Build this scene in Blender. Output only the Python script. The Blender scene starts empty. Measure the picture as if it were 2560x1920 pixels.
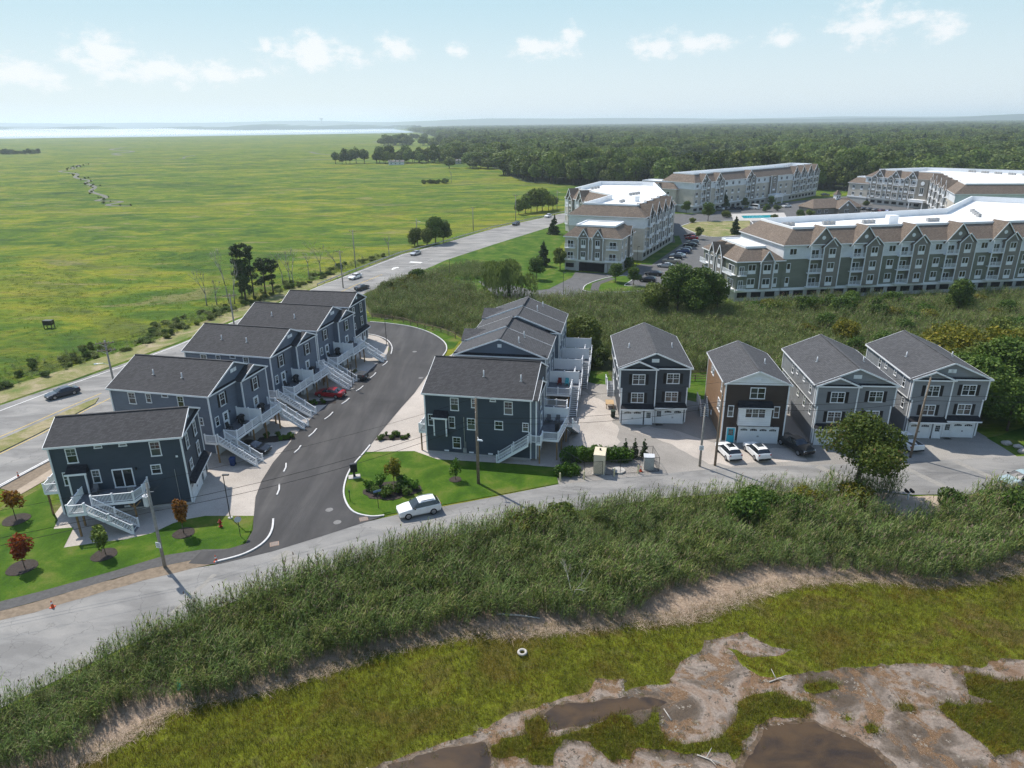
import bpy, bmesh, math, random
import numpy as np
from mathutils import Vector, Matrix

random.seed(7)
RNG = np.random.default_rng(7)
R = math.radians
scene = bpy.context.scene
COL = scene.collection

# ------------------------------------------------------------------ camera
cam_d = bpy.data.cameras.new('camera')
cam = bpy.data.objects.new('camera', cam_d)
COL.objects.link(cam)
cam_d.sensor_width = 36.0
cam_d.lens = 36.0 * 1735.0 / 2560.0
cam_d.clip_start = 0.5
cam_d.clip_end = 60000
pitch, roll = R(20.6), R(0.6)
cam.matrix_world = (Matrix.Translation((0, 0, 40)) @ Matrix.Rotation(R(90) - pitch, 4, 'X')
                    @ Matrix.Rotation(-roll, 4, 'Z'))
scene.camera = cam

# ------------------------------------------------------------------ sun and sky
SUN_EL = R(54)
SUN_DIR = Vector((-0.69 * math.cos(SUN_EL), 0.724 * math.cos(SUN_EL), math.sin(SUN_EL))).normalized()
sun_d = bpy.data.lights.new('sun', 'SUN')
sun_d.energy = 4.0
sun_d.angle = R(0.53)
sun_d.color = (1.0, 0.95, 0.87)
sun = bpy.data.objects.new('sun', sun_d)
COL.objects.link(sun)
sun.rotation_euler = (-SUN_DIR).to_track_quat('-Z', 'Y').to_euler()
sun.location = (0, 0, 200)

world = bpy.data.worlds.new('World')
scene.world = world
world.use_nodes = True
wn, wl = world.node_tree.nodes, world.node_tree.links
wn.clear()


def wnode(t, **kw):
    n = wn.new(t)
    for k, v in kw.items():
        setattr(n, k, v)
    return n


sky = wnode('ShaderNodeTexSky', sky_type='NISHITA')
sky.sun_disc = False
sky.sun_elevation = SUN_EL
sky.sun_rotation = math.atan2(SUN_DIR.x, SUN_DIR.y)
sky.altitude = 0
sky.air_density = 1.0
sky.dust_density = 0.6
sky.ozone_density = 1.2
bgn = wnode('ShaderNodeBackground')
bgn.inputs['Strength'].default_value = 0.15
outw = wnode('ShaderNodeOutputWorld')
# fair weather cumulus low on the sky, all the way round
CLOUDS = [(0.438, 0.106, 0.045, 0.02), (0.511, 0.096, 0.027, 0.013), (0.191, 0.09, 0.027, 0.016), (0.237, 0.091, 0.04, 0.012),
          (0.342, 0.094, 0.03, 0.009), (0.037, 0.091, 0.037, 0.013), (0.082, 0.1, 0.015, 0.016), (-0.145, 0.091, 0.027, 0.014),
          (-0.065, 0.089, 0.017, 0.009), (-0.25, 0.085, 0.064, 0.02), (-0.305, 0.092, 0.009, 0.009), (-0.49, 0.078, 0.035, 0.024),
          (-0.43, 0.063, 0.06, 0.016), (-0.57, 0.056, 0.05, 0.017), (-0.355, 0.06, 0.034, 0.011)]


def wmath(op, a, b=None, c=None):
    n = wnode('ShaderNodeMath', operation=op)
    for i, v in enumerate((a, b, c)):
        if v is None:
            continue
        if isinstance(v, (int, float)):
            n.inputs[i].default_value = v
        else:
            wl.new(v, n.inputs[i])
    return n.outputs[0]


wtc = wnode('ShaderNodeTexCoord')
wsep = wnode('ShaderNodeSeparateXYZ')
wl.new(wtc.outputs['Generated'], wsep.inputs[0])
waz = wmath('ARCTAN2', wsep.outputs[0], wsep.outputs[1])
wel = wmath('ARCSINE', wsep.outputs[2])
wcmb = wnode('ShaderNodeCombineXYZ')
wl.new(waz, wcmb.inputs[0])
wl.new(wel, wcmb.inputs[1])
nz = wnode('ShaderNodeTexNoise')
nz.inputs['Scale'].default_value = 34
nz.inputs['Detail'].default_value = 9
nz.inputs['Roughness'].default_value = 0.62
wmp = wnode('ShaderNodeMapping')
wmp.inputs['Scale'].default_value = (1, 1.7, 1)
wl.new(wcmb.outputs[0], wmp.inputs[0])
wl.new(wmp.outputs[0], nz.inputs['Vector'])
acc = None
for (a, e, rx, ry) in CLOUDS:
    mp = wnode('ShaderNodeMapping', vector_type='TEXTURE')
    mp.inputs['Location'].default_value = (a, e, 0)
    mp.inputs['Scale'].default_value = (rx * 1.25, ry * 1.25, 1)
    wl.new(wcmb.outputs[0], mp.inputs[0])
    ln = wnode('ShaderNodeVectorMath', operation='LENGTH')
    wl.new(mp.outputs[0], ln.inputs[0])
    acc = ln.outputs['Value'] if acc is None else wmath('SMOOTH_MIN', acc, ln.outputs['Value'], 0.35)
# beyond the frame the same small clouds go on round the horizon
nz2 = wnode('ShaderNodeTexNoise')
nz2.inputs['Scale'].default_value = 9
nz2.inputs['Detail'].default_value = 2
wl.new(wmp.outputs[0], nz2.inputs['Vector'])
band = wmath('SUBTRACT', 1.0, wmath('ABSOLUTE', wmath('DIVIDE', wmath('SUBTRACT', wel, 0.085), 0.05)))
away = wmath('GREATER_THAN', wmath('ABSOLUTE', waz), 0.62)
gen = wmath('MULTIPLY_ADD', wmath('SUBTRACT', nz2.outputs['Fac'], 0.6), 5.0, wmath('MULTIPLY', wmath('SUBTRACT', band, 1.0), 0.8))
gen = wmath('MULTIPLY_ADD', wmath('SUBTRACT', away, 1.0), 9.0, gen)
body = wmath('MAXIMUM', wmath('SUBTRACT', 1.0, acc), gen)
edge = wmath('MULTIPLY_ADD', wmath('SUBTRACT', nz.outputs['Fac'], 0.5), 3.0, wmath('MAXIMUM', body, -0.9))
cmask = wnode('ShaderNodeMapRange', interpolation_type='SMOOTHERSTEP')
cmask.inputs[1].default_value = -0.12
cmask.inputs[2].default_value = 0.95
wl.new(edge, cmask.inputs[0])
cm2 = wmath('MULTIPLY', cmask.outputs[0], 0.8)
cmix = wnode('ShaderNodeMix', data_type='RGBA')
cmix.inputs['B'].default_value = (4.9, 4.95, 5.0, 1)
hz = wnode('ShaderNodeMix', data_type='RGBA')      # milky summer air over the horizon, all round
hzf = wnode('ShaderNodeMapRange', interpolation_type='SMOOTHSTEP')
hzf.inputs[1].default_value = 0.75
hzf.inputs[2].default_value = 0.12
hzf.inputs[4].default_value = 0.95
wl.new(wel, hzf.inputs[0])
wl.new(hzf.outputs[0], hz.inputs['Factor'])
wl.new(sky.outputs[0], hz.inputs['A'])
hlow = wnode('ShaderNodeMix', data_type='RGBA')
hlf = wnode('ShaderNodeMapRange', interpolation_type='SMOOTHSTEP')
hlf.inputs[1].default_value = 0.0
hlf.inputs[2].default_value = 0.19
wl.new(wel, hlf.inputs[0])
wl.new(hlf.outputs[0], hlow.inputs['Factor'])
hlow.inputs['A'].default_value = (3.75, 4.2, 4.4, 1)
hlow.inputs['B'].default_value = (2.4, 3.55, 4.05, 1)
wl.new(hlow.outputs['Result'], hz.inputs['B'])
wl.new(cm2, cmix.inputs['Factor'])
wl.new(hz.outputs['Result'], cmix.inputs['A'])
wl.new(cmix.outputs['Result'], bgn.inputs['Color'])
wl.new(bgn.outputs[0], outw.inputs[0])

scene.view_settings.view_transform = 'Standard'
scene.view_settings.look = 'None'
scene.view_settings.exposure = 0.46
scene.view_settings.gamma = 1.0
scene.cycles.use_denoising = True
scene.cycles.denoising_prefilter = 'NONE'
scene.cycles.max_bounces = 6
scene.cycles.transparent_max_bounces = 8
scene.cycles.volume_bounces = 3
scene.cycles.sample_clamp_indirect = 6
scene.cycles.use_adaptive_sampling = True
scene.cycles.adaptive_threshold = 0.02

# ------------------------------------------------------------------ helpers
MATS = {}


class NT:
    """small helper to write node materials"""

    def __init__(self, name):
        self.m = bpy.data.materials.new(name)
        self.m.use_nodes = True
        self.n, self.l = self.m.node_tree.nodes, self.m.node_tree.links
        self.b = self.n['Principled BSDF']
        self.b.inputs['Specular IOR Level'].default_value = 0.3
        self.geo = self.n.new('ShaderNodeNewGeometry')
        MATS[name] = self.m

    def pos(self, scale=(1, 1, 1), rot=0, obj=False):
        mp = self.n.new('ShaderNodeMapping')
        mp.inputs['Scale'].default_value = scale
        mp.inputs['Rotation'].default_value = (0, 0, rot)
        if obj:
            tc = self.n.new('ShaderNodeTexCoord')
            self.l.new(tc.outputs['Object'], mp.inputs[0])
        else:
            self.l.new(self.geo.outputs['Position'], mp.inputs[0])
        return mp.outputs[0]

    def noise(self, vec, scale=1.0, detail=5, rough=.55, dist=0):
        n = self.n.new('ShaderNodeTexNoise')
        n.inputs['Scale'].default_value = scale
        n.inputs['Detail'].default_value = detail
        n.inputs['Roughness'].default_value = rough
        n.inputs['Distortion'].default_value = dist
        self.l.new(vec, n.inputs['Vector'])
        return n.outputs['Fac']

    def ramp(self, fac, stops):
        r = self.n.new('ShaderNodeValToRGB')
        e = r.color_ramp.elements
        while len(e) < len(stops):
            e.new(.5)
        for i, (p, c) in enumerate(stops):
            e[i].position = p
            e[i].color = (*c, 1) if isinstance(c, (tuple, list)) else (c, c, c, 1)
        self.l.new(fac, r.inputs[0])
        return r.outputs[0]

    def mix(self, fac, a, b, mode='MIX'):
        x = self.n.new('ShaderNodeMix')
        x.data_type = 'RGBA'
        x.blend_type = mode
        for s, v in (('Factor', fac), ('A', a), ('B', b)):
            if isinstance(v, tuple):
                x.inputs[s].default_value = (*v, 1)
            elif isinstance(v, (int, float)):
                x.inputs[s].default_value = v
            else:
                self.l.new(v, x.inputs[s])
        return x.outputs['Result']

    def math(self, op, a, b=None, c=None):
        n = self.n.new('ShaderNodeMath')
        n.operation = op
        for i, v in enumerate((a, b, c)):
            if v is None:
                continue
            if isinstance(v, (int, float)):
                n.inputs[i].default_value = v
            else:
                self.l.new(v, n.inputs[i])
        return n.outputs[0]

    def sep(self, vec):
        s = self.n.new('ShaderNodeSeparateXYZ')
        self.l.new(vec, s.inputs[0])
        return s.outputs

    def col(self, c):
        if isinstance(c, tuple):
            self.b.inputs['Base Color'].default_value = (*c, 1)
        else:
            self.l.new(c, self.b.inputs['Base Color'])
        return self

    def rough(self, r):
        if isinstance(r, (int, float)):
            self.b.inputs['Roughness'].default_value = r
        else:
            self.l.new(r, self.b.inputs['Roughness'])
        return self

    def bump(self, h, strength=.3, dist=.05):
        b = self.n.new('ShaderNodeBump')
        b.inputs['Strength'].default_value = strength
        b.inputs['Distance'].default_value = dist
        self.l.new(h, b.inputs['Height'])
        self.l.new(b.outputs[0], self.b.inputs['Normal'])
        return self

    def rand(self):
        return self.n.new('ShaderNodeObjectInfo').outputs['Random']


def simple(name, c, rough=.6, var=.12, scale=1.5, metal=0., spec=.3, bump=0., objvar=0.):
    t = NT(name)
    f = t.noise(t.pos(), scale, 5, .6)
    lo = tuple(max(0, x * (1 - var)) for x in c)
    hi = tuple(min(1, x * (1 + var)) for x in c)
    cc = t.ramp(f, [(.3, lo), (.7, hi)])
    if objvar:
        cc = t.mix(1.0, cc, t.ramp(t.rand(), [(0, 1 - objvar), (1, 1.0)]), 'MULTIPLY')
    t.col(cc).rough(rough)
    t.b.inputs['Metallic'].default_value = metal
    t.b.inputs['Specular IOR Level'].default_value = spec
    if bump:
        t.bump(f, bump, .03)
    return t.m


def M(name):
    return MATS[name]


class MB:
    """collects simple solids and builds ONE mesh object from them"""

    def __init__(self):
        self.v, self.f = [], []

    def add(self, vs, fs):
        o = len(self.v)
        self.v += [tuple(p) for p in vs]
        self.f += [tuple(i + o for i in f) for f in fs]
        return self

    def box(self, x0, x1, y0, y1, z0, z1):
        return self.add([(x0, y0, z0), (x1, y0, z0), (x1, y1, z0), (x0, y1, z0), (x0, y0, z1), (x1, y0, z1), (x1, y1, z1), (x0, y1, z1)],
                        [(0, 3, 2, 1), (4, 5, 6, 7), (0, 1, 5, 4), (1, 2, 6, 5), (2, 3, 7, 6), (3, 0, 4, 7)])

    def bar(self, p, q, w, h=None, up=(0, 0, 1)):
        """square bar from p to q, w wide, h high"""
        h = h or w
        p, q = Vector(p), Vector(q)
        d = (q - p).normalized()
        s = d.cross(Vector(up))
        if s.length < 1e-4:
            s = Vector((1, 0, 0))
        s.normalize()
        u = s.cross(d).normalized()
        vs = []
        for e in (p, q):
            for a, b in ((-1, -1), (1, -1), (1, 1), (-1, 1)):
                vs.append(e + s * a * w / 2 + u * b * h / 2)
        return self.add(vs, [(0, 3, 2, 1), (4, 5, 6, 7), (0, 1, 5, 4), (1, 2, 6, 5), (2, 3, 7, 6), (3, 0, 4, 7)])

    def tube(self, p, q, r0, r1=None, n=10, cap=True):
        r1 = r0 if r1 is None else r1
        p, q = Vector(p), Vector(q)
        d = (q - p).normalized()
        s = d.cross(Vector((0, 0, 1)))
        if s.length < 1e-3:
            s = Vector((1, 0, 0))
        s.normalize()
        u = s.cross(d)
        vs = []
        for e, r in ((p, r0), (q, r1)):
            for i in range(n):
                a = 2 * math.pi * i / n
                vs.append(e + (s * math.cos(a) + u * math.sin(a)) * r)
        fs = [(i, (i + 1) % n, n + (i + 1) % n, n + i) for i in range(n)]
        if cap:
            fs += [tuple(range(n - 1, -1, -1)), tuple(range(n, 2 * n))]
        return self.add(vs, fs)

    def prism(self, poly, z0, z1):
        """vertical prism over a 2d polygon (counter-clockwise)"""
        n = len(poly)
        vs = [(x, y, z0) for x, y in poly] + [(x, y, z1) for x, y in poly]
        return self.add(vs, [tuple(range(n - 1, -1, -1)), tuple(range(n, 2 * n))] +
                        [(i, (i + 1) % n, n + (i + 1) % n, n + i) for i in range(n)])

    def loft(self, A, B, cap=True):
        n = len(A)
        fs = [(i, (i + 1) % n, n + (i + 1) % n, n + i) for i in range(n)]
        if cap:
            fs += [tuple(range(n - 1, -1, -1)), tuple(range(n, 2 * n))]
        return self.add(list(A) + list(B), fs)

    def quad(self, *p):
        return self.add(p, [tuple(range(len(p)))])

    def slab(self, pts, t):
        """flat polygon with thickness t downwards along z"""
        return self.loft([(x, y, z - t) for x, y, z in pts], pts)

    def mesh(self, name, m=None, smooth=False):
        me = bpy.data.meshes.new(name)
        me.from_pydata(self.v, [], self.f)
        if m is not None:
            me.materials.append(M(m) if isinstance(m, str) else m)
        if smooth:
            me.polygons.foreach_set('use_smooth', [True] * len(me.polygons))
        me.update()
        return me

    def build(self, name, m, parent=None, loc=None, rz=0, smooth=False):
        return link(name, self.mesh(name, m, smooth), parent, loc, rz)


def link(name, me, parent=None, loc=None, rz=0, scale=None):
    o = bpy.data.objects.new(name, me)
    COL.objects.link(o)
    if loc is not None:
        o.location = loc
    if rz:
        o.rotation_euler = (0, 0, rz)
    if scale is not None:
        o.scale = scale
    if parent is not None:
        o.parent = parent
    return o


def thing(name, label, cat, loc=(0, 0, 0), rz=0, group=None):
    o = link(name, None, None, loc, rz)
    return tag(o, label, cat, group)


def tag(o, label, cat, group=None):
    o['label'] = label
    o['category'] = cat
    if group:
        o['group'] = group
    return o


def struct(o, kind='structure'):
    o['kind'] = kind
    return o


def copy_tree(o, parent=None):
    c = o.copy()
    COL.objects.link(c)
    if parent is not None:
        c.parent = parent
    for ch in list(KIDS.get(o.name, [])):
        pass
    for ch in [k for k in bpy.data.objects if k.parent == o]:
        copy_tree(ch, c)
    return c


KIDS = {}
MESHCACHE = {}


def cached(key, fn):
    if key not in MESHCACHE:
        MESHCACHE[key] = fn()
    return MESHCACHE[key]


def poly_mesh(name, pts, z, m, step=None):
    """flat sheet over a 2d polygon"""
    bm = bmesh.new()
    vs = [bm.verts.new((x, y, z)) for x, y in pts]
    f = bm.faces.new(vs)
    f.normal_update()
    if f.normal.z < 0:
        f.normal_flip()
    bmesh.ops.triangulate(bm, faces=[f])
    me = bpy.data.meshes.new(name)
    bm.to_mesh(me)
    bm.free()
    me.materials.append(M(m))
    return me


def sheet(name, pts, z, m, kind='structure'):
    o = link(name, poly_mesh(name, pts, z, m))
    o['kind'] = kind
    return o


def slab_poly(name, pts, z0, z1, m, parent=None):
    """raised sheet with sides"""
    bm = bmesh.new()
    vs = [bm.verts.new((x, y, z1)) for x, y in pts]
    f = bm.faces.new(vs)
    f.normal_update()
    if f.normal.z < 0:
        f.normal_flip()
    ex = bmesh.ops.extrude_face_region(bm, geom=[f])
    for v in [g for g in ex['geom'] if isinstance(g, bmesh.types.BMVert)]:
        v.co.z = z0
    bmesh.ops.recalc_face_normals(bm, faces=bm.faces[:])
    bmesh.ops.triangulate(bm, faces=bm.faces[:])
    me = bpy.data.meshes.new(name)
    bm.to_mesh(me)
    bm.free()
    me.materials.append(M(m))
    return link(name, me, parent)


def rough_poly(pts, step, amp, seed=0, closed=True):
    """resample a polyline and wobble it so that a natural edge is uneven"""
    rr = np.random.default_rng(seed)
    out = []
    n = len(pts)
    for i in range(n if closed else n - 1):
        a, b = np.array(pts[i]), np.array(pts[(i + 1) % n])
        k = max(1, int(np.linalg.norm(b - a) / step))
        d = (b - a) / max(1e-6, np.linalg.norm(b - a))
        nrm = np.array([-d[1], d[0]])
        for j in range(k):
            p = a + (b - a) * j / k + nrm * rr.normal(0, amp) * (1 if j else .4)
            out.append((float(p[0]), float(p[1])))
    if not closed:
        out.append(tuple(pts[-1]))
    return out


def strip(name, left, right, z, m, kind='structure'):
    return sheet(name, list(left) + list(reversed(right)), z, m, kind)


def offset_line(pts, d):
    out = []
    for i, p in enumerate(pts):
        a = np.array(pts[max(0, i - 1)])
        b = np.array(pts[min(len(pts) - 1, i + 1)])
        t = (b - a) / np.linalg.norm(b - a)
        out.append((p[0] - t[1] * d, p[1] + t[0] * d))
    return out


def inside(poly, P):
    """vectorised point in polygon"""
    x, y = P[:, 0], P[:, 1]
    res = np.zeros(len(P), bool)
    n = len(poly)
    for i in range(n):
        x0, y0 = poly[i]
        x1, y1 = poly[(i + 1) % n]
        c = ((y0 > y) != (y1 > y))
        if y1 != y0:
            res ^= c & (x < (x1 - x0) * (y - y0) / (y1 - y0) + x0)
    return res


def scatter_in(poly, spacing, rng, holes=()):
    p = np.array(poly, float)
    x0, y0 = p.min(0)
    x1, y1 = p.max(0)
    gx, gy = np.meshgrid(np.arange(x0, x1, spacing), np.arange(y0, y1, spacing))
    P = np.stack([gx.ravel(), gy.ravel()], 1)
    P += rng.uniform(-.5, .5, P.shape) * spacing
    k = inside(poly, P)
    for h in holes:
        k &= ~inside(h, P)
    return P[k]


def instancer(name, pts, scales, rots, idx, protos, label=None, cat=None):
    """one object of uncountable growth: protos instanced on points"""
    n = len(pts)
    me = bpy.data.meshes.new(name)
    me.vertices.add(n)
    me.vertices.foreach_set('co', np.asarray(pts, np.float32).ravel())
    a = me.attributes.new('sc', 'FLOAT_VECTOR', 'POINT')
    sc = np.asarray(scales, np.float32)
    if sc.ndim == 1:
        sc = np.repeat(sc[:, None], 3, 1)
    a.data.foreach_set('vector', np.ascontiguousarray(sc).ravel())
    a = me.attributes.new('ro', 'FLOAT_VECTOR', 'POINT')
    ro = np.asarray(rots, np.float32)
    if ro.ndim == 1:
        ro = np.stack([np.zeros(n), np.zeros(n), ro], 1).astype(np.float32)
    a.data.foreach_set('vector', np.ascontiguousarray(ro).ravel())
    a = me.attributes.new('ix', 'INT', 'POINT')
    a.data.foreach_set('value', np.asarray(idx, np.int32))
    o = link(name, me)
    o['kind'] = 'stuff'
    if label:
        o['label'] = label
        o['category'] = cat
    c = bpy.data.collections.new(name + '_set')
    for i, pm in enumerate(protos):
        po = bpy.data.objects.new('%s_%02d' % (name, i), pm)
        c.objects.link(po)
    ng = bpy.data.node_groups.new(name, 'GeometryNodeTree')
    ng.interface.new_socket('Geometry', in_out='INPUT', socket_type='NodeSocketGeometry')
    ng.interface.new_socket('Geometry', in_out='OUTPUT', socket_type='NodeSocketGeometry')
    N, K = ng.nodes, ng.links
    gi, go = N.new('NodeGroupInput'), N.new('NodeGroupOutput')
    ci = N.new('GeometryNodeCollectionInfo')
    ci.inputs['Collection'].default_value = c
    ci.inputs['Separate Children'].default_value = True
    ci.inputs['Reset Children'].default_value = True
    ip = N.new('GeometryNodeInstanceOnPoints')
    ip.inputs['Pick Instance'].default_value = True

    def attr(nm, t):
        x = N.new('GeometryNodeInputNamedAttribute')
        x.data_type = t
        x.inputs['Name'].default_value = nm
        return x.outputs[0]
    er = N.new('FunctionNodeEulerToRotation')
    K.new(attr('ro', 'FLOAT_VECTOR'), er.inputs[0])
    K.new(gi.outputs[0], ip.inputs['Points'])
    K.new(ci.outputs[0], ip.inputs['Instance'])
    K.new(attr('ix', 'INT'), ip.inputs['Instance Index'])
    K.new(er.outputs[0], ip.inputs['Rotation'])
    K.new(attr('sc', 'FLOAT_VECTOR'), ip.inputs['Scale'])
    K.new(ip.outputs[0], go.inputs[0])
    md = o.modifiers.new('growth', 'NODES')
    md.node_group = ng
    return o


def np_mesh(name, V, F, m, tint=None, smooth=False):
    """mesh from numpy arrays (F: (n,3) or (n,4)), optional per-face tint 0..1"""
    me = bpy.data.meshes.new(name)
    V = np.asarray(V, np.float32)
    F = np.asarray(F, np.int32)
    k = F.shape[1]
    me.vertices.add(len(V))
    me.vertices.foreach_set('co', V.ravel())
    me.loops.add(F.size)
    me.loops.foreach_set('vertex_index', F.ravel())
    me.polygons.add(len(F))
    me.polygons.foreach_set('loop_start', np.arange(0, F.size, k, dtype=np.int32))
    if tint is not None:
        a = me.attributes.new('tint', 'FLOAT', 'FACE')
        a.data.foreach_set('value', np.asarray(tint, np.float32))
    me.update(calc_edges=True)
    me.validate()
    if smooth:
        me.polygons.foreach_set('use_smooth', [True] * len(me.polygons))
    for mm in (m if isinstance(m, (list, tuple)) else [m]):
        me.materials.append(M(mm))
    return me
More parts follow.
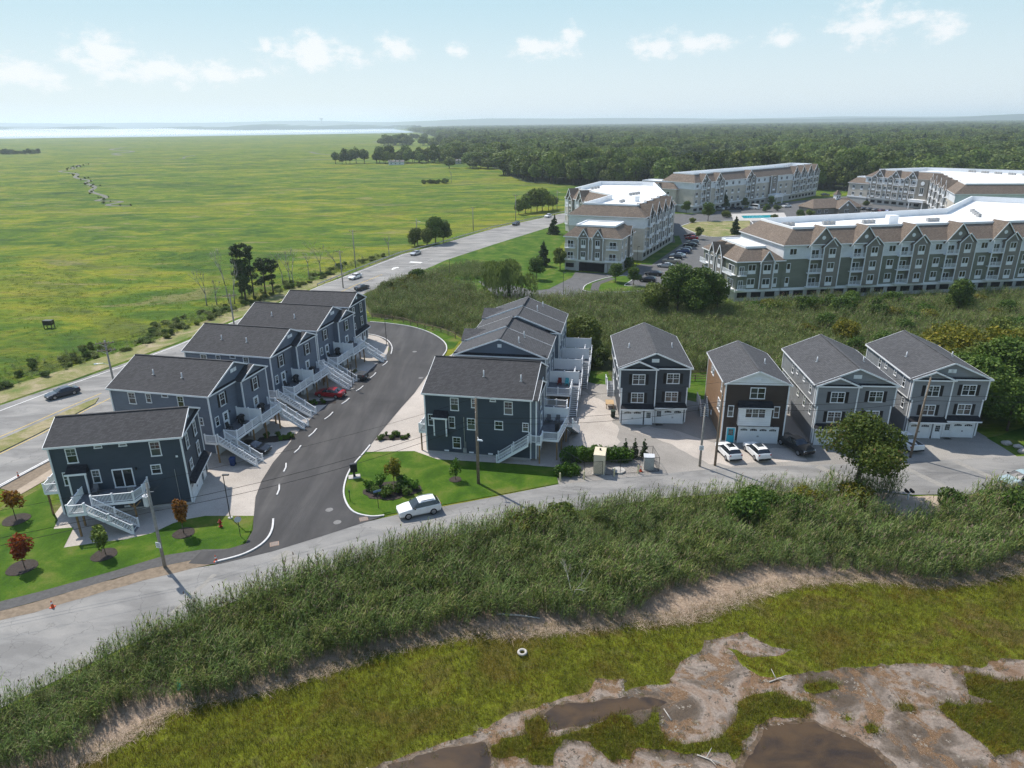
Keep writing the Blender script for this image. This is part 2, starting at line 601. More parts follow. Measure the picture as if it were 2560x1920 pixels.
L = {
 'road_top': [(-44.66,49.33),(-38.82,54.4),(-29.07,57.14),(-24.07,59.88),(-19.88,62.76),(-12.61,66.11),(-5.67,68.44),(5.0,72.38),(17.49,74.75),(25.73,76.13),(37.36,76.73),(51.57,77.53),(64.5,78.52)],
 'drive_left': [(-27.31,58.49),(-26.29,59.51),(-25.61,60.98),(-28.27,65.66),(-29.61,70.18),(-30.21,74.04),(-30.37,78.9),(-30.0,84.59),(-29.75,90.38),(-28.49,97.21),(-26.92,103.34),(-25.69,109.28),(-24.43,115.12),(-23.23,121.53),(-23.22,125.72),(-24.22,130.21),(-26.53,134.07),(-28.77,136.12)],
 'drive_right': [(-14.09,65.85),(-15.58,65.69),(-17.53,66.6),(-18.96,68.92),(-19.88,72.13),(-20.12,76.79),(-19.23,81.95),(-18.04,89.28),(-16.67,96.89),(-15.51,102.6),(-14.73,108.5),(-13.83,114.78),(-12.74,120.65),(-12.29,125.35),(-13.36,130.44),(-16.53,136.33),(-20.91,140.96),(-25.73,143.66),(-30.5,145.32)],
 'apron_edge': [(-35.51,66.26),(-28.4,66.12)],
 'main_far': [(-82.06,92.33),(-78.96,99.25),(-76.14,105.42),(-73.63,110.16),(-70.01,119.09),(-65.47,130.45),(-50.61,181.46),(-45.74,198.24),(-35.96,228.2),(-24.98,247.81),(-6.81,286.17),(26.46,336.88)],
 'main_far_line': [(-77.45,97.06),(-75.06,103.71),(-73.46,108.34),(-69.46,117.28),(-65.14,129.72)],
 'main_near': [(-61.05,73.19),(-59.66,79.19),(-36.55,174.09),(-26.31,199.3),(-20.29,217.05),(-5.96,245.97),(16.25,288.64),(23.92,303.6)],
 'med_far': [(-70.71,87.24),(-68.91,93.16),(-67.11,99.59),(-65.62,103.91)],
 'med_near': [(-67.53,82.63),(-66.23,88.2)],
 'lawn_a_bot': [(-47.84,51.32),(-46.4,51.86),(-43.63,53.26),(-38.3,56.41),(-34.65,58.85),(-31.39,59.76),(-29.24,59.81)],
 'lawn_a_rest': [(-28.5,59.84),(-27.53,60.8),(-27.63,63.22),(-28.4,66.12),(-33.75,66.22),(-35.25,65.66),(-36.6,64.81),(-38.0,62.87),(-40.04,61.82),(-43.23,61.09),(-45.76,60.36),(-46.96,64.15),(-48.98,63.91),(-49.57,65.64),(-55.86,73.15),(-57.32,67.75)],
 'walk_bot': [(-46.86,49.94),(-45.48,50.53),(-42.14,52.36),(-38.73,54.53),(-35.01,56.68),(-31.64,57.95),(-28.57,58.06)],
 'dirt_bot': [(-45.91,48.62),(-44.65,49.31),(-41.26,50.94),(-37.9,53.02),(-34.24,55.07),(-30.22,56.92),(-28.44,57.72)],
 'corner_lawn': [(-19.18,81.68),(-12.85,81.8),(-9.59,79.33),(-4.25,78.56),(5.28,76.83),(5.35,72.71),(-0.99,70.43),(-8.22,67.89),(-14.02,66.04),(-15.59,65.79),(-17.5,66.69),(-18.91,68.92),(-19.83,72.13),(-20.06,76.79)],
 'wrack_top': [(-34.33,34.3),(-29.92,36.26),(-29.4,39.5),(-26.94,40.79),(-22.22,41.18),(-18.5,42.79),(-12.66,46.04),(-5.98,48.19),(-2.07,49.62),(5.16,49.21),(9.21,49.44),(12.99,52.24),(19.74,55.25),(23.28,56.67),(27.87,55.84),(34.53,55.0),(39.12,53.85),(43.18,54.85),(50.89,58.91)],
 'wrack_bot': [(-33.73,33.42),(-29.16,34.95),(-26.64,37.39),(-23.95,40.3),(-19.39,41.14),(-15.31,42.98),(-12.34,44.45),(-9.22,45.99),(-4.34,47.3),(0.32,46.95),(6.63,48.0),(14.68,48.76),(20.31,51.47),(26.03,53.38),(33.15,53.95),(37.8,53.04),(43.8,53.77),(49.02,56.22)],
 'mud': [(-11.79,33.04),(-7.79,34.99),(-5.22,36.03),(-1.98,37.32),(-0.49,38.47),(1.04,38.93),(2.62,39.65),(5.45,40.62),(6.4,41.93),(8.4,41.77),(8.22,40.58),(9.49,41.04),(11.75,41.32),(13.05,43.51),(15.02,44.65),(15.59,46.01),(16.71,46.15),(19.35,46.9),(19.97,46.1),(20.94,45.16),(22.32,44.84),(21.44,44.2),(18.83,43.95),(17.27,45.07),(17.9,43.01),(18.81,42.03),(19.93,41.74),(22.35,42.25),(27.14,42.88),(30.36,43.12),(33.44,43.07),(36.25,42.61),(38.53,43.57),(40.13,43.41),(44.65,44.21),(44.4,38.84),(37.57,30.64),(11.4,30.07),(-11.14,30.32)],
 'isle1': [(-1.75,35.55),(-1.04,36.41),(0.8,36.83),(0.64,37.98),(1.6,38.44),(2.3,37.26),(1.89,36.37),(3.0,36.58),(5.09,37.23),(7.11,38.37),(8.25,38.35),(8.43,37.19),(9.49,37.86),(9.82,38.57),(10.39,38.56),(10.15,37.39),(10.29,36.27),(11.46,35.82),(12.96,36.01),(14.36,36.44),(15.68,37.78),(16.39,39.46),(17.99,40.19),(19.26,40.43),(20.35,39.66),(21.6,39.39),(21.4,38.42),(20.64,37.95),(18.2,37.99),(16.77,37.08),(15.93,36.2),(14.92,34.72),(14.51,34.52),(14.34,35.14),(12.74,35.16),(11.62,34.96),(10.11,35.4),(8.35,35.64),(7.64,34.6),(6.23,34.62),(5.44,35.46),(5.16,36.11),(3.35,36.35),(2.75,35.5),(2.49,34.25),(1.09,34.27),(0.75,34.89),(-1.56,34.92)],
 'isle2': [(21.93,41.18),(23.23,41.43),(24.31,41.15),(24.28,40.62),(22.74,40.26),(21.71,40.4)],
 'isle3': [(34.69,42.08),(36.33,41.78),(37.0,40.97),(38.37,41.22),(41.54,41.44),(36.34,34.45),(34.36,35.1),(32.81,34.7),(31.97,34.51),(31.94,35.56),(31.08,37.12),(30.74,38.78),(31.6,39.26),(33.17,38.99),(35.05,39.21),(33.6,39.98)],
 'isle4': [(27.86,38.94),(28.56,39.17),(29.0,38.92),(28.64,38.44),(27.86,38.41)],
 'isle5': [(24.48,37.09),(25.17,37.38),(25.53,36.97),(25.14,36.57),(24.5,36.57)],
 'isle6': [(23.45,37.92),(23.82,38.1),(23.96,37.86),(23.61,37.63)],
 'pool1': [(1.98,38.43),(3.0,39.39),(5.34,39.61),(8.13,40.02),(10.09,40.0),(11.16,39.53),(10.7,39.17),(8.69,38.71),(7.89,38.48),(5.9,37.79),(4.73,37.35),(2.48,37.15)],
 'pool2': [(17.77,37.29),(19.51,37.46),(21.25,37.6),(21.84,36.79),(23.18,36.1),(24.21,35.23),(24.56,33.81),(24.29,32.62),(14.65,32.73),(15.08,34.1),(16.51,35.75)],
 'pool3': [(-8.59,34.39),(-5.18,35.59),(-3.4,36.0),(-2.13,36.2),(-1.64,34.82),(-1.88,33.71),(-7.44,32.61)],
 'pool4': [(11.77,40.54),(13.45,40.9),(13.52,40.38),(12.04,39.52),(11.61,39.77)],
 'pool5': [(14.63,42.36),(15.8,42.9),(16.46,41.66),(15.25,40.23),(14.47,40.24),(14.05,41.29)],
 'shore_near': [(-2581.35,2416.15),(-2096.04,3035.61),(-1384.11,3150.03),(-591.19,3553.42)],
 'strip_lawn': [(-26.31,199.3),(-20.29,217.05),(-5.96,245.97),(16.25,288.64),(23.92,303.6),(26.26,287.9),(15.64,233.35),(16.6,197.06),(18.75,197.99),(16.76,189.11),(9.64,175.22),(5.88,173.75),(-0.76,180.83),(-10.22,186.69),(-22.5,191.09)],
 'cx_drive': [(-4.19,169.45),(6.41,175.28),(10.8,178.01),(18.65,195.56),(27.11,194.23),(25.19,187.51),(17.92,173.3),(25.93,170.82),(33.74,171.86),(38.75,174.49),(54.26,192.83),(64.78,239.42),(74.02,255.61),(68.96,285.77),(78.29,300.51),(92.03,301.46),(103.17,339.58),(83.87,326.4),(70.51,297.11),(56.07,245.35),(38.97,206.69),(35.13,187.02),(30.04,180.89),(21.35,169.65),(13.81,165.97),(-4.03,161.63)],
 'isl_lawn': [(18.24,173.29),(19.89,179.84),(25.7,187.49),(31.54,190.54),(32.81,185.5),(29.57,177.87),(34.66,176.88),(33.55,172.58),(25.93,170.82),(20.56,171.07)],
 'cirlawn': [(68.96,285.77),(77.79,298.53),(88.3,299.72),(102.04,300.66),(91.08,266.88),(82.61,259.57),(74.42,257.08),(70.88,265.08)],
 'pool': [(103.62,317.76),(119.07,319.67),(116.47,310.03),(102.0,309.05)],
 'pooldeck': [(101.21,324.92),(126.56,327.53),(119.25,303.42),(94.6,299.22)],
 'lawn_back': [(29.78,109.18),(33.41,110.5),(30.03,98.77),(27.63,101.27)],
 'fence_line': [(-43.71,151.45),(-32.87,149.16),(-28.46,147.77),(-23.24,144.61),(-17.98,139.37),(-14.4,136.58),(-11.14,132.39)],
}
# ------------------------------------------------------------------ surface materials
def make_ground_materials():
    # salt marsh, wide bands of green, yellow green and straw
    t = NT('marsh')
    n0 = t.noise(t.pos((.002, .004, 1), .1), 1, 5, .6, .8)
    n1 = t.noise(t.pos((.010, .018, 1), .12), 1, 9, .7, 1.0)
    n2 = t.noise(t.pos((.045, .075, 1), .1), 1, 9, .72, .9)
    n3 = t.noise(t.pos((.35, .8, 1)), 1, 8, .75)
    n4 = t.noise(t.pos((.022, .055, 1), -.06), 1, 9, .74, 1.4)
    base = t.ramp(n1, [(.38, (.030, .070, .012)), (.455, (.058, .112, .012)), (.515, (.095, .150, .013)), (.56, (.20, .205, .016)), (.63, (.125, .125, .036))])
    c2 = t.ramp(n2, [(.38, (.028, .066, .010)), (.47, (.066, .124, .012)), (.53, (.135, .178, .013)), (.585, (.225, .222, .02)), (.67, (.15, .125, .045))])
    near = t.mix(.5, base, c2)
    near = t.mix(t.ramp(n4, [(.56, 0.), (.62, .6)]), near, (.22, .19, .085))
    near = t.mix(t.ramp(n4, [(.36, .75), (.43, 0.)]), near, (.045, .075, .022))
    near = t.mix(.5, near, t.ramp(n0, [(.3, (.78, .86, .8)), (.5, (1., 1., 1.)), (.7, (1.12, 1.02, .8))]), 'MULTIPLY')
    fine = t.ramp(n3, [(.28, .42), (.48, .95), (.7, 1.3)])
    t.col(t.mix(.85, near, fine, 'MULTIPLY')).rough(.95)
    t.b.inputs['Specular IOR Level'].default_value = .1
    t.bump(n3, .9, .5)
    # low marsh in the foreground (short grass)
    t = NT('marsh_short')
    n1 = t.noise(t.pos((.12, .12, 1)), 1, 6, .6, .5)
    n3 = t.noise(t.pos(), 6, 6, .75)
    n4 = t.noise(t.pos((.5, .5, 1)), 1, 4, .6)
    base = t.ramp(n1, [(.38, (.12, .10, .018)), (.47, (.11, .125, .012)), (.54, (.15, .17, .014)), (.63, (.13, .10, .03))])
    base = t.mix(t.ramp(n4, [(.6, 0.), (.75, .5)]), base, (.2, .17, .09))
    t.col(t.mix(.75, base, t.ramp(n3, [(.3, .5), (.5, 1.), (.7, 1.3)]), 'MULTIPLY')).rough(.95)
    t.b.inputs['Specular IOR Level'].default_value = .1
    t.bump(n3, 1.0, .15)
    # mud flat
    t = NT('mud')
    n1 = t.noise(t.pos((.16, .2, 1)), 1, 7, .6, 1.0)
    n2 = t.noise(t.pos((.5, .5, 1)), 1, 6, .6, .8)
    n3 = t.noise(t.pos(), 4.2, 9, .82)
    v = t.n.new('ShaderNodeTexVoronoi')
    v.inputs['Scale'].default_value = 3.4
    v.feature = 'DISTANCE_TO_EDGE'
    t.l.new(t.pos(), v.inputs['Vector'])
    base = t.ramp(n1, [(.38, (.085, .060, .040)), (.46, (.14, .108, .082)), (.52, (.265, .212, .172)), (.57, (.225, .158, .112)), (.64, (.165, .095, .052))])
    ora = t.ramp(n2, [(.51, 0.), (.58, .9)])
    base = t.mix(ora, base, (.165, .092, .042))
    crust = t.ramp(n3, [(.34, .30), (.46, .9), (.56, 1.05), (.66, 1.45)])
    crack = t.ramp(v.outputs['Distance'], [(0.0, .7), (.05, 1.0)])
    base = t.mix(.85, base, crust, 'MULTIPLY')
    t.col(t.mix(.6, base, crack, 'MULTIPLY'))
    t.rough(t.ramp(n2, [(.42, .75), (.56, .24)]))
    t.bump(n3, .9, .10)
    t = NT('wet_mud')
    n3 = t.noise(t.pos(), 3, 8, .8)
    t.col(t.ramp(n3, [(.38, (.055, .036, .020)), (.55, (.115, .075, .042)), (.66, (.19, .145, .105))])).rough(.35)
    t.bump(n3, .6, .06)
    # shallow brown pools
    t = NT('pool_water')
    n1 = t.noise(t.pos((.3, .5, 1)), 1, 5, .6, .6)
    t.col(t.ramp(n1, [(.35, (.030, .019, .009)), (.6, (.075, .044, .016))])).rough(.18)
    t.b.inputs['Specular IOR Level'].default_value = .5
    t.bump(t.noise(t.pos(), 2.5, 4), .06, .02)
    # wrack of dead reed
    t = NT('wrack')
    n1 = t.noise(t.pos((1.2, 8, 1), .25), 1, 6, .7, 1.0)
    n2 = t.noise(t.pos((.4, .4, 1)), 1, 5)
    c = t.ramp(n1, [(.36, (.24, .165, .11)), (.48, (.44, .325, .235)), (.62, (.60, .47, .35))])
    t.col(t.mix(.5, c, t.ramp(n2, [(.3, .75), (.65, 1.1)]), 'MULTIPLY')).rough(.95)
    t.bump(n1, .4, .05)
    # old grey asphalt
    t = NT('old_asphalt')
    n1 = t.noise(t.pos((.12, .3, 1), -.35), 1, 6, .6, .6)
    n2 = t.noise(t.pos(), 14, 4, .8)
    n3 = t.noise(t.pos((.05, .05, 1)), 1, 5)
    c = t.ramp(n1, [(.40, (.185, .179, .170)), (.5, (.232, .225, .213)), (.62, (.285, .273, .254))])
    c = t.mix(.35, c, t.ramp(n3, [(.35, .75), (.65, 1.15)]), 'MULTIPLY')
    v = t.n.new('ShaderNodeTexVoronoi')
    v.feature = 'DISTANCE_TO_EDGE'
    v.inputs['Scale'].default_value = .16
    mp = t.n.new('ShaderNodeVectorMath')
    mp.operation = 'ADD'
    t.l.new(t.pos(), mp.inputs[0])
    nn = t.n.new('ShaderNodeTexNoise')
    nn.inputs['Scale'].default_value = .5
    nn.inputs['Detail'].default_value = 6
    t.l.new(t.pos(), nn.inputs['Vector'])
    sc = t.n.new('ShaderNodeVectorMath')
    sc.operation = 'SCALE'
    sc.inputs['Scale'].default_value = 5.
    t.l.new(nn.outputs['Color'], sc.inputs[0])
    t.l.new(sc.outputs[0], mp.inputs[1])
    t.l.new(mp.outputs[0], v.inputs['Vector'])
    crack = t.ramp(v.outputs['Distance'], [(.0, .55), (.009, 1.)])
    c = t.mix(.8, c, crack, 'MULTIPLY')
    t.col(t.mix(.4, c, t.ramp(n2, [(.3, .7), (.7, 1.2)]), 'MULTIPLY')).rough(.9)
    t.bump(n2, .25, .01)
    # new dark asphalt
    t = NT('new_asphalt')
    n1 = t.noise(t.pos((.5, .07, 1), .25), 1, 5, .6, .4)
    n2 = t.noise(t.pos(), 14, 4, .8)
    n3 = t.noise(t.pos((.09, .09, 1)), 1, 5, .6, .6)
    c = t.ramp(n1, [(.3, (.036, .035, .036)), (.5, (.05, .048, .048)), (.7, (.072, .069, .067))])
    c = t.mix(.6, c, t.ramp(n3, [(.35, .75), (.65, 1.35)]), 'MULTIPLY')
    t.col(t.mix(.4, c, t.ramp(n2, [(.3, .7), (.7, 1.3)]), 'MULTIPLY')).rough(.85)
    t.bump(n2, .25, .01)
    simple('path_asphalt', (.085, .082, .08), .9, .2, 3, bump=.2)
    # crushed stone lots
    for nm, cc, sc in (('gravel_warm', (.42, .375, .33), 9), ('gravel_grey', (.27, .25, .225), 9)):
        t = NT(nm)
        n1 = t.noise(t.pos((.12, .12, 1)), 1, 6, .6, .6)
        n2 = t.noise(t.pos(), sc, 6, .85)
        lo = tuple(x * .8 for x in cc)
        hi = tuple(min(1, x * 1.15) for x in cc)
        c = t.ramp(n1, [(.3, lo), (.65, hi)])
        t.col(t.mix(.75, c, t.ramp(n2, [(.3, .55), (.5, 1.), (.7, 1.3)]), 'MULTIPLY')).rough(.95)
        t.bump(n2, .5, .04)
    # lawn
    t = NT('lawn')
    n1 = t.noise(t.pos((.22, .22, 1)), 1, 8, .66, .4)
    n2 = t.noise(t.pos(), 6, 8, .85)
    c = t.ramp(n1, [(.38, (.034, .078, .008)), (.48, (.050, .105, .009)), (.56, (.075, .124, .014)), (.65, (.125, .138, .032))])
    t.col(t.mix(.7, c, t.ramp(n2, [(.3, .6), (.5, 1.), (.7, 1.3)]), 'MULTIPLY')).rough(.95)
    t.b.inputs['Specular IOR Level'].default_value = .1
    t.bump(n2, .7, .05)
    # rough verge of dry and green grass
    t = NT('verge')
    n1 = t.noise(t.pos((.25, .25, 1)), 1, 6, .65, .6)
    n2 = t.noise(t.pos(), 3, 6, .8)
    c = t.ramp(n1, [(.32, (.10, .145, .025)), (.5, (.20, .19, .07)), (.66, (.33, .27, .17))])
    t.col(t.mix(.7, c, t.ramp(n2, [(.3, .6), (.5, 1.), (.7, 1.25)]), 'MULTIPLY')).rough(.95)
    t.bump(n2, .8, .1)
    simple('reed_floor', (.06, .065, .02), .95, .4, .6)
    simple('forest_floor', (.035, .055, .018), .95, .3, .02)
    simple('dirt', (.20, .155, .11), .95, .25, 2.2, bump=.6)
    simple('sand', (.36, .29, .22), .95, .15, 1.5, bump=.3)
    simple('concrete', (.42, .40, .37), .85, .15, 2)
    simple('kerb_stone', (.55, .54, .53), .8, .15, 3)
    simple('white_paint', (.74, .73, .70), .7, .12, 3)
    simple('worn_paint', (.45, .44, .42), .8, .3, 4)
    simple('yellow_paint', (.55, .38, .08), .7, .2, 3)
    simple('patch_asphalt', (.26, .245, .22), .9, .12, 3)
    simple('mulch', (.045, .035, .03), .95, .35, 6, bump=.6)
    t = NT('bay_water')
    n = t.noise(t.pos((.004, .012, 1)), 1, 5)
    t.col(t.ramp(n, [(.3, (.22, .29, .33)), (.7, (.30, .37, .40))])).rough(.25)
    t.bump(t.noise(t.pos((.05, .05, 1)), 1, 4), .1, .5)
    simple('far_hill', (.05, .08, .045), .95, .3, .004)


make_ground_materials()

# ------------------------------------------------------------------ ground, water, roads
def make_ground():
    # one sheet to the horizon, finer near the camera
    xs = np.array([-26000, -9000, -3000, -800, -200, -60, 0, 60, 200, 800, 3000, 9000, 26000], float)
    ys = np.array([-2000, -200, 0, 60, 120, 250, 600, 1500, 4000, 9000, 26000], float)
    V = [(x, y, 0) for y in ys for x in xs]
    nx = len(xs)
    F = [(j * nx + i, j * nx + i + 1, (j + 1) * nx + i + 1, (j + 1) * nx + i) for j in range(len(ys) - 1) for i in range(nx - 1)]
    struct(link('ground', np_mesh('ground', V, F, 'marsh')))
    sheet('bay_water', [(-16000, -1500), (-4300, 700), (-2581, 2416), (-2096, 3036), (-1384, 3150), (-900, 3400), (-591, 3553), (-480, 3700),
                        (-560, 4300), (-760, 5200), (-1145, 7300), (-5000, 9500), (-20000, 12000)], .6, 'bay_water')
    # creeks in the marsh
    return


make_ground()

FR_LOW = [(-62, 18), (-44, 33), (-38, 39.5), (-32, 46), (-24, 52.5), (-8, 61), (5, 66), (17, 69), (27, 70.2), (40.3, 70.3), (45.4, 69.2), (53, 69.2), (57, 67.8), (90, 69.5), (140, 72)]
FR_TOP = [(-72, 26), (-55, 42)] + L['road_top'] + [(95, 80.5), (140, 83)]
strip('front_road', FR_LOW, FR_TOP, .05, 'old_asphalt')

MAIN_FAR = [(-104, 40)] + [p for p in L['main_far']] + [(70, 400), (140, 500)]
MAIN_NEAR = [(-76, 25), (-67, 50)] + L['main_near'][:2] + [(-52, 110), (-45, 140)] + L['main_near'][2:] + [(60, 372), (128, 470)]
strip('main_road', MAIN_NEAR, MAIN_FAR, .045, 'old_asphalt')
# grass median with its yellow lines
med = [(-78, 55), (-73.5, 72)] + L['med_near'] + [(-65.4, 93), (-64.4, 99.5), (-65.2, 102)] + list(reversed(offset_line(L['med_far'][:3], -.8))) + [(-76.5, 72), (-84, 50)]
struct(slab_poly('median', med, .04, .16, 'verge'))


def painted(name, pts, w, m, z=.06):
    return strip(name, offset_line(pts, -w / 2), offset_line(pts, w / 2), z, m)


painted('road_marking', [(-86, 60)] + L['main_far_line'] + [(-58, 156), (-50, 184), (-44.7, 198.5), (-35, 228), (-24, 247.5)], .16, 'white_paint')
painted('road_marking', [(-84, 46), (-75, 74)] + offset_line(L['med_far'], .35), .16, 'yellow_paint')
painted('road_marking', [(-79, 48), (-71, 70)] + offset_line(L['med_near'], -.4) + [(-64.4, 97), (-61.5, 110)], .16, 'yellow_paint')
painted('road_marking', [(-72, 40), (-63.6, 62)] + offset_line(L['main_near'][:2], .5) + [(-52.6, 110)], .16, 'white_paint')
for off in (-.12, .12):
    painted('road_marking', offset_line([(-56, 130), (-48, 158), (-41.5, 182), (-36.6, 196)], off), .1, 'yellow_paint')
painted('road_marking', [(-31, 205), (-24.5, 219)], .14, 'worn_paint')
# white stop bar and turn arrow on the main road
sheet('road_marking', [(-31.5, 214), (-27.7, 212.6), (-27.2, 214), (-31, 215.4)], .06, 'white_paint')
sheet('road_marking', [(-35.2, 203), (-34.6, 202.8), (-34, 205), (-33.2, 205.6), (-33.6, 206.6), (-35, 205.8)], .06, 'white_paint')

# driveway loop of new asphalt
DRIVE = L['drive_left'][3:] + [(-33, 139.5), (-38, 142), (-44, 143.5), (-46, 151.5), (-38, 149)] + list(reversed(L['drive_right']))
DR_ENTRY = [(-14.5, 65.5), (-20, 61.9), (-24.2, 59.3), (-28.6, 57.3), (-30, 57.2), (-31.8, 57.4), (-31.4, 59.4), (-29.2, 59.6), (-27.4, 60.7), (-27.5, 63.2)]
struct(sheet('driveway', DRIVE + DR_ENTRY, .07, 'new_asphalt'))

# crushed stone lots
sheet('gravel_lot', [(-57, 96), (-50.5, 66), (-49, 63.9), (-47, 64.15), (-45.8, 60.4), (-43.2, 61.1), (-40, 61.8), (-38, 62.9), (-36.6, 64.8), (-35.2, 65.7),
                     (-33.7, 66.2), (-28.4, 66.1), (-29.5, 72), (-30, 80), (-29, 92), (-26, 106), (-24, 116), (-23, 122), (-24, 130.6), (-27, 134.5), (-32, 137.5), (-44, 134)], .03, 'gravel_warm')
sheet('gravel_lot', [(-20.3, 77), (-19.2, 81.7), (-12.85, 81.8), (-9.6, 79.4), (-4.2, 78.6), (2, 77.6), (6, 76), (6, 100), (6, 128), (-9, 126), (-13.5, 118), (-15.2, 106), (-17.6, 92)], .034, 'gravel_warm')
sheet('gravel_lot', [(5.2, 76.8), (5.4, 72.3), (17.5, 74.5), (26, 75.9), (37.4, 76.4), (51.6, 77.2), (63.6, 78.1), (63.5, 84), (62.5, 99), (52, 99), (49.5, 92), (39.5, 98), (36.5, 96), (29.5, 97.5), (26, 99), (24.5, 104),
                     (16, 106), (13.5, 108), (12.5, 111), (9, 121), (6, 121)], .03, 'gravel_grey')
# warmer trodden patches
sheet('gravel_lot', rough_poly([(6, 79), (11, 80), (14.5, 84), (14.6, 97), (10.6, 104), (9.4, 92), (7.5, 84)], 1.2, .25, 5), .038, 'gravel_warm')
sheet('gravel_lot', rough_poly([(24.5, 77), (33, 77.4), (37, 78), (36.5, 81.5), (28, 81.6), (24, 86), (19, 89), (16, 88), (21, 83)], 1.2, .25, 6), .038, 'gravel_warm')

# lawns
sheet('lawn', L['lawn_a_bot'] + L['lawn_a_rest'] + [(-60, 62), (-53, 53.5)], .06, 'lawn')
sheet('lawn', L['corner_lawn'], .06, 'lawn')
sheet('path', L['walk_bot'] + [(-28.6, 59.9)] + list(reversed(L['lawn_a_bot'])), .065, 'path_asphalt')
sheet('dirt_strip', rough_poly(L['dirt_bot'] + list(reversed(L['walk_bot'])), 1., .06, 2), .058, 'dirt')
sheet('dirt_strip', [(-61, 73), (-59.6, 79.2), (-57, 88), (-56, 88), (-57.6, 79), (-58.6, 72)], .05, 'dirt')
sheet('path', [(-58.6, 72), (-57.6, 79), (-56, 88), (-54.5, 88), (-56, 78), (-57.4, 71.5)], .055, 'sand')
sheet('verge', [(-82.5, 88), (-80, 98.8), (-77, 105.6), (-74.5, 110.6), (-71, 119.6), (-66.5, 130.8), (-59.8, 154), (-51.5, 182), (-46.8, 198.7), (-50, 200), (-56, 184), (-65, 155),
                (-72, 132), (-77, 121), (-81, 112), (-84, 107), (-90, 97)], .03, 'verge')
sheet('verge', [(-52, 110), (-45, 140), (-39.5, 162), (-36.5, 162), (-36, 154), (-44, 145), (-46, 134), (-44, 112), (-50, 96)], .028, 'verge')
sheet('lawn', [(-30.5, 146), (-25.7, 144.4), (-20.9, 141.6), (-16.5, 137), (-13.2, 131), (-12, 125.4), (-11, 126), (-10, 132), (-13.5, 138), (-18, 142), (-24, 146.6), (-31, 149.2), (-45, 153), (-46, 151.6), (-38, 149.1)], .032, 'lawn')
sheet('lawn', rough_poly([(26, 99), (30, 97.6), (37, 96), (38, 101), (34.5, 111), (29, 110), (25, 105)], 2, .2, 3), .036, 'lawn')
sheet('lawn', rough_poly([(11.5, 107.5), (16, 105.5), (16, 112), (11, 112)], 2, .2, 3), .036, 'lawn')
sheet('lawn', rough_poly([(63.6, 78.2), (72, 78.7), (72, 88), (63.3, 84)], 2, .2, 4), .036, 'lawn')
sheet('sand_patch', rough_poly([(39, 70.0), (45.4, 69.0), (52, 69.0), (51, 66.8), (46.5, 65.2), (42, 63.6), (38, 66.5)], 1.5, .25, 4), .03, 'sand')

# reed beds' floors
REED_FRONT = FR_LOW[2:] + [(90, 60)] + list(reversed(L['wrack_top'])) + [(-40, 33)]
REED_FRONT = [(x, y - .5 if i < len(FR_LOW) - 2 else y) for i, (x, y) in enumerate(REED_FRONT)]
sheet('reed_floor', REED_FRONT, .012, 'reed_floor')
REED_MID = [(-31, 149.8), (-24, 147.2), (-18, 142.6), (-13.2, 138.3), (-9.6, 132), (-8, 127.5), (5, 128), (9, 122), (12.5, 112.5), (16.4, 112.5), (16.6, 106.5), (24.6, 105), (29, 110.5), (34.5, 111.4),
            (38.5, 101), (40.6, 99), (51, 100), (62.6, 100), (66, 96), (95, 98), (150, 105), (190, 130), (190, 172), (128, 164.5), (90, 160), (64, 156.5), (51, 154.5), (47, 162), (40, 166), (34, 168.6),
            (21, 166), (14, 164.5), (4, 162), (-4, 164), (-9, 172), (-22, 189), (-27, 190), (-33, 178), (-36.2, 164)]
sheet('reed_floor', REED_MID, .014, 'reed_floor')

# foreground: wrack line, short marsh, mud and pools
WR_T = rough_poly(L['wrack_top'], .6, .3, 11, False)
WR_B = rough_poly(L['wrack_bot'], .6, .3, 12, False)
LOWMARSH = L['wrack_bot'] + [(75, 66), (75, 10), (-40, 10), (-40, 33)]
sheet('low_marsh', LOWMARSH, .016, 'marsh_short')
MUD = rough_poly(L['mud'], .5, .10, 13)
sheet('mud_flat', MUD, .022, 'mud')
ISLES = [rough_poly(L['isle%d' % i], .35, .07, 20 + i) for i in range(1, 7)]
for i, p in enumerate(ISLES):
    sheet('marsh_islet', p, .034, 'marsh_short')
for i in range(1, 4):
    pp = rough_poly(L['pool%d' % i], .4, .07, 40 + i)
    cxy = np.mean(np.array(L['pool%d' % i]), 0)
    sheet('wet_margin', [tuple(map(float, cxy + (np.array(q) - cxy) * 1.13 + np.array([.15 * math.sin(k * .7), .12 * math.cos(k * 1.1)]))) for k, q in enumerate(pp)], .025, 'wet_mud')
    sheet('tidal_pool', pp, .028, 'pool_water')
# ------------------------------------------------------------------ building materials
def siding(name, c, lap=.13, vert=False):
    t = NT(name)
    p = t.pos(obj=True)
    s = t.sep(t.geo.outputs['Position'])
    saw = t.math('FRACT', t.math('DIVIDE', s[2], lap))
    n = t.noise(t.pos((.35, .35, .6)), 1, 5, .6)
    n2 = t.noise(t.pos((.6, .6, 9)), 1, 4, .6)
    lo, hi = tuple(x * .88 for x in c), tuple(x * 1.1 for x in c)
    cc = t.ramp(n, [(.3, lo), (.7, hi)])
    cc = t.mix(.35, cc, t.ramp(n2, [(.3, .8), (.7, 1.15)]), 'MULTIPLY')
    cc = t.mix(.5, cc, t.ramp(saw, [(0, .55), (.14, 1.), (1, 1.04)]), 'MULTIPLY')
    t.col(cc).rough(.55)
    t.bump(saw, .35, .02)
    return t.m


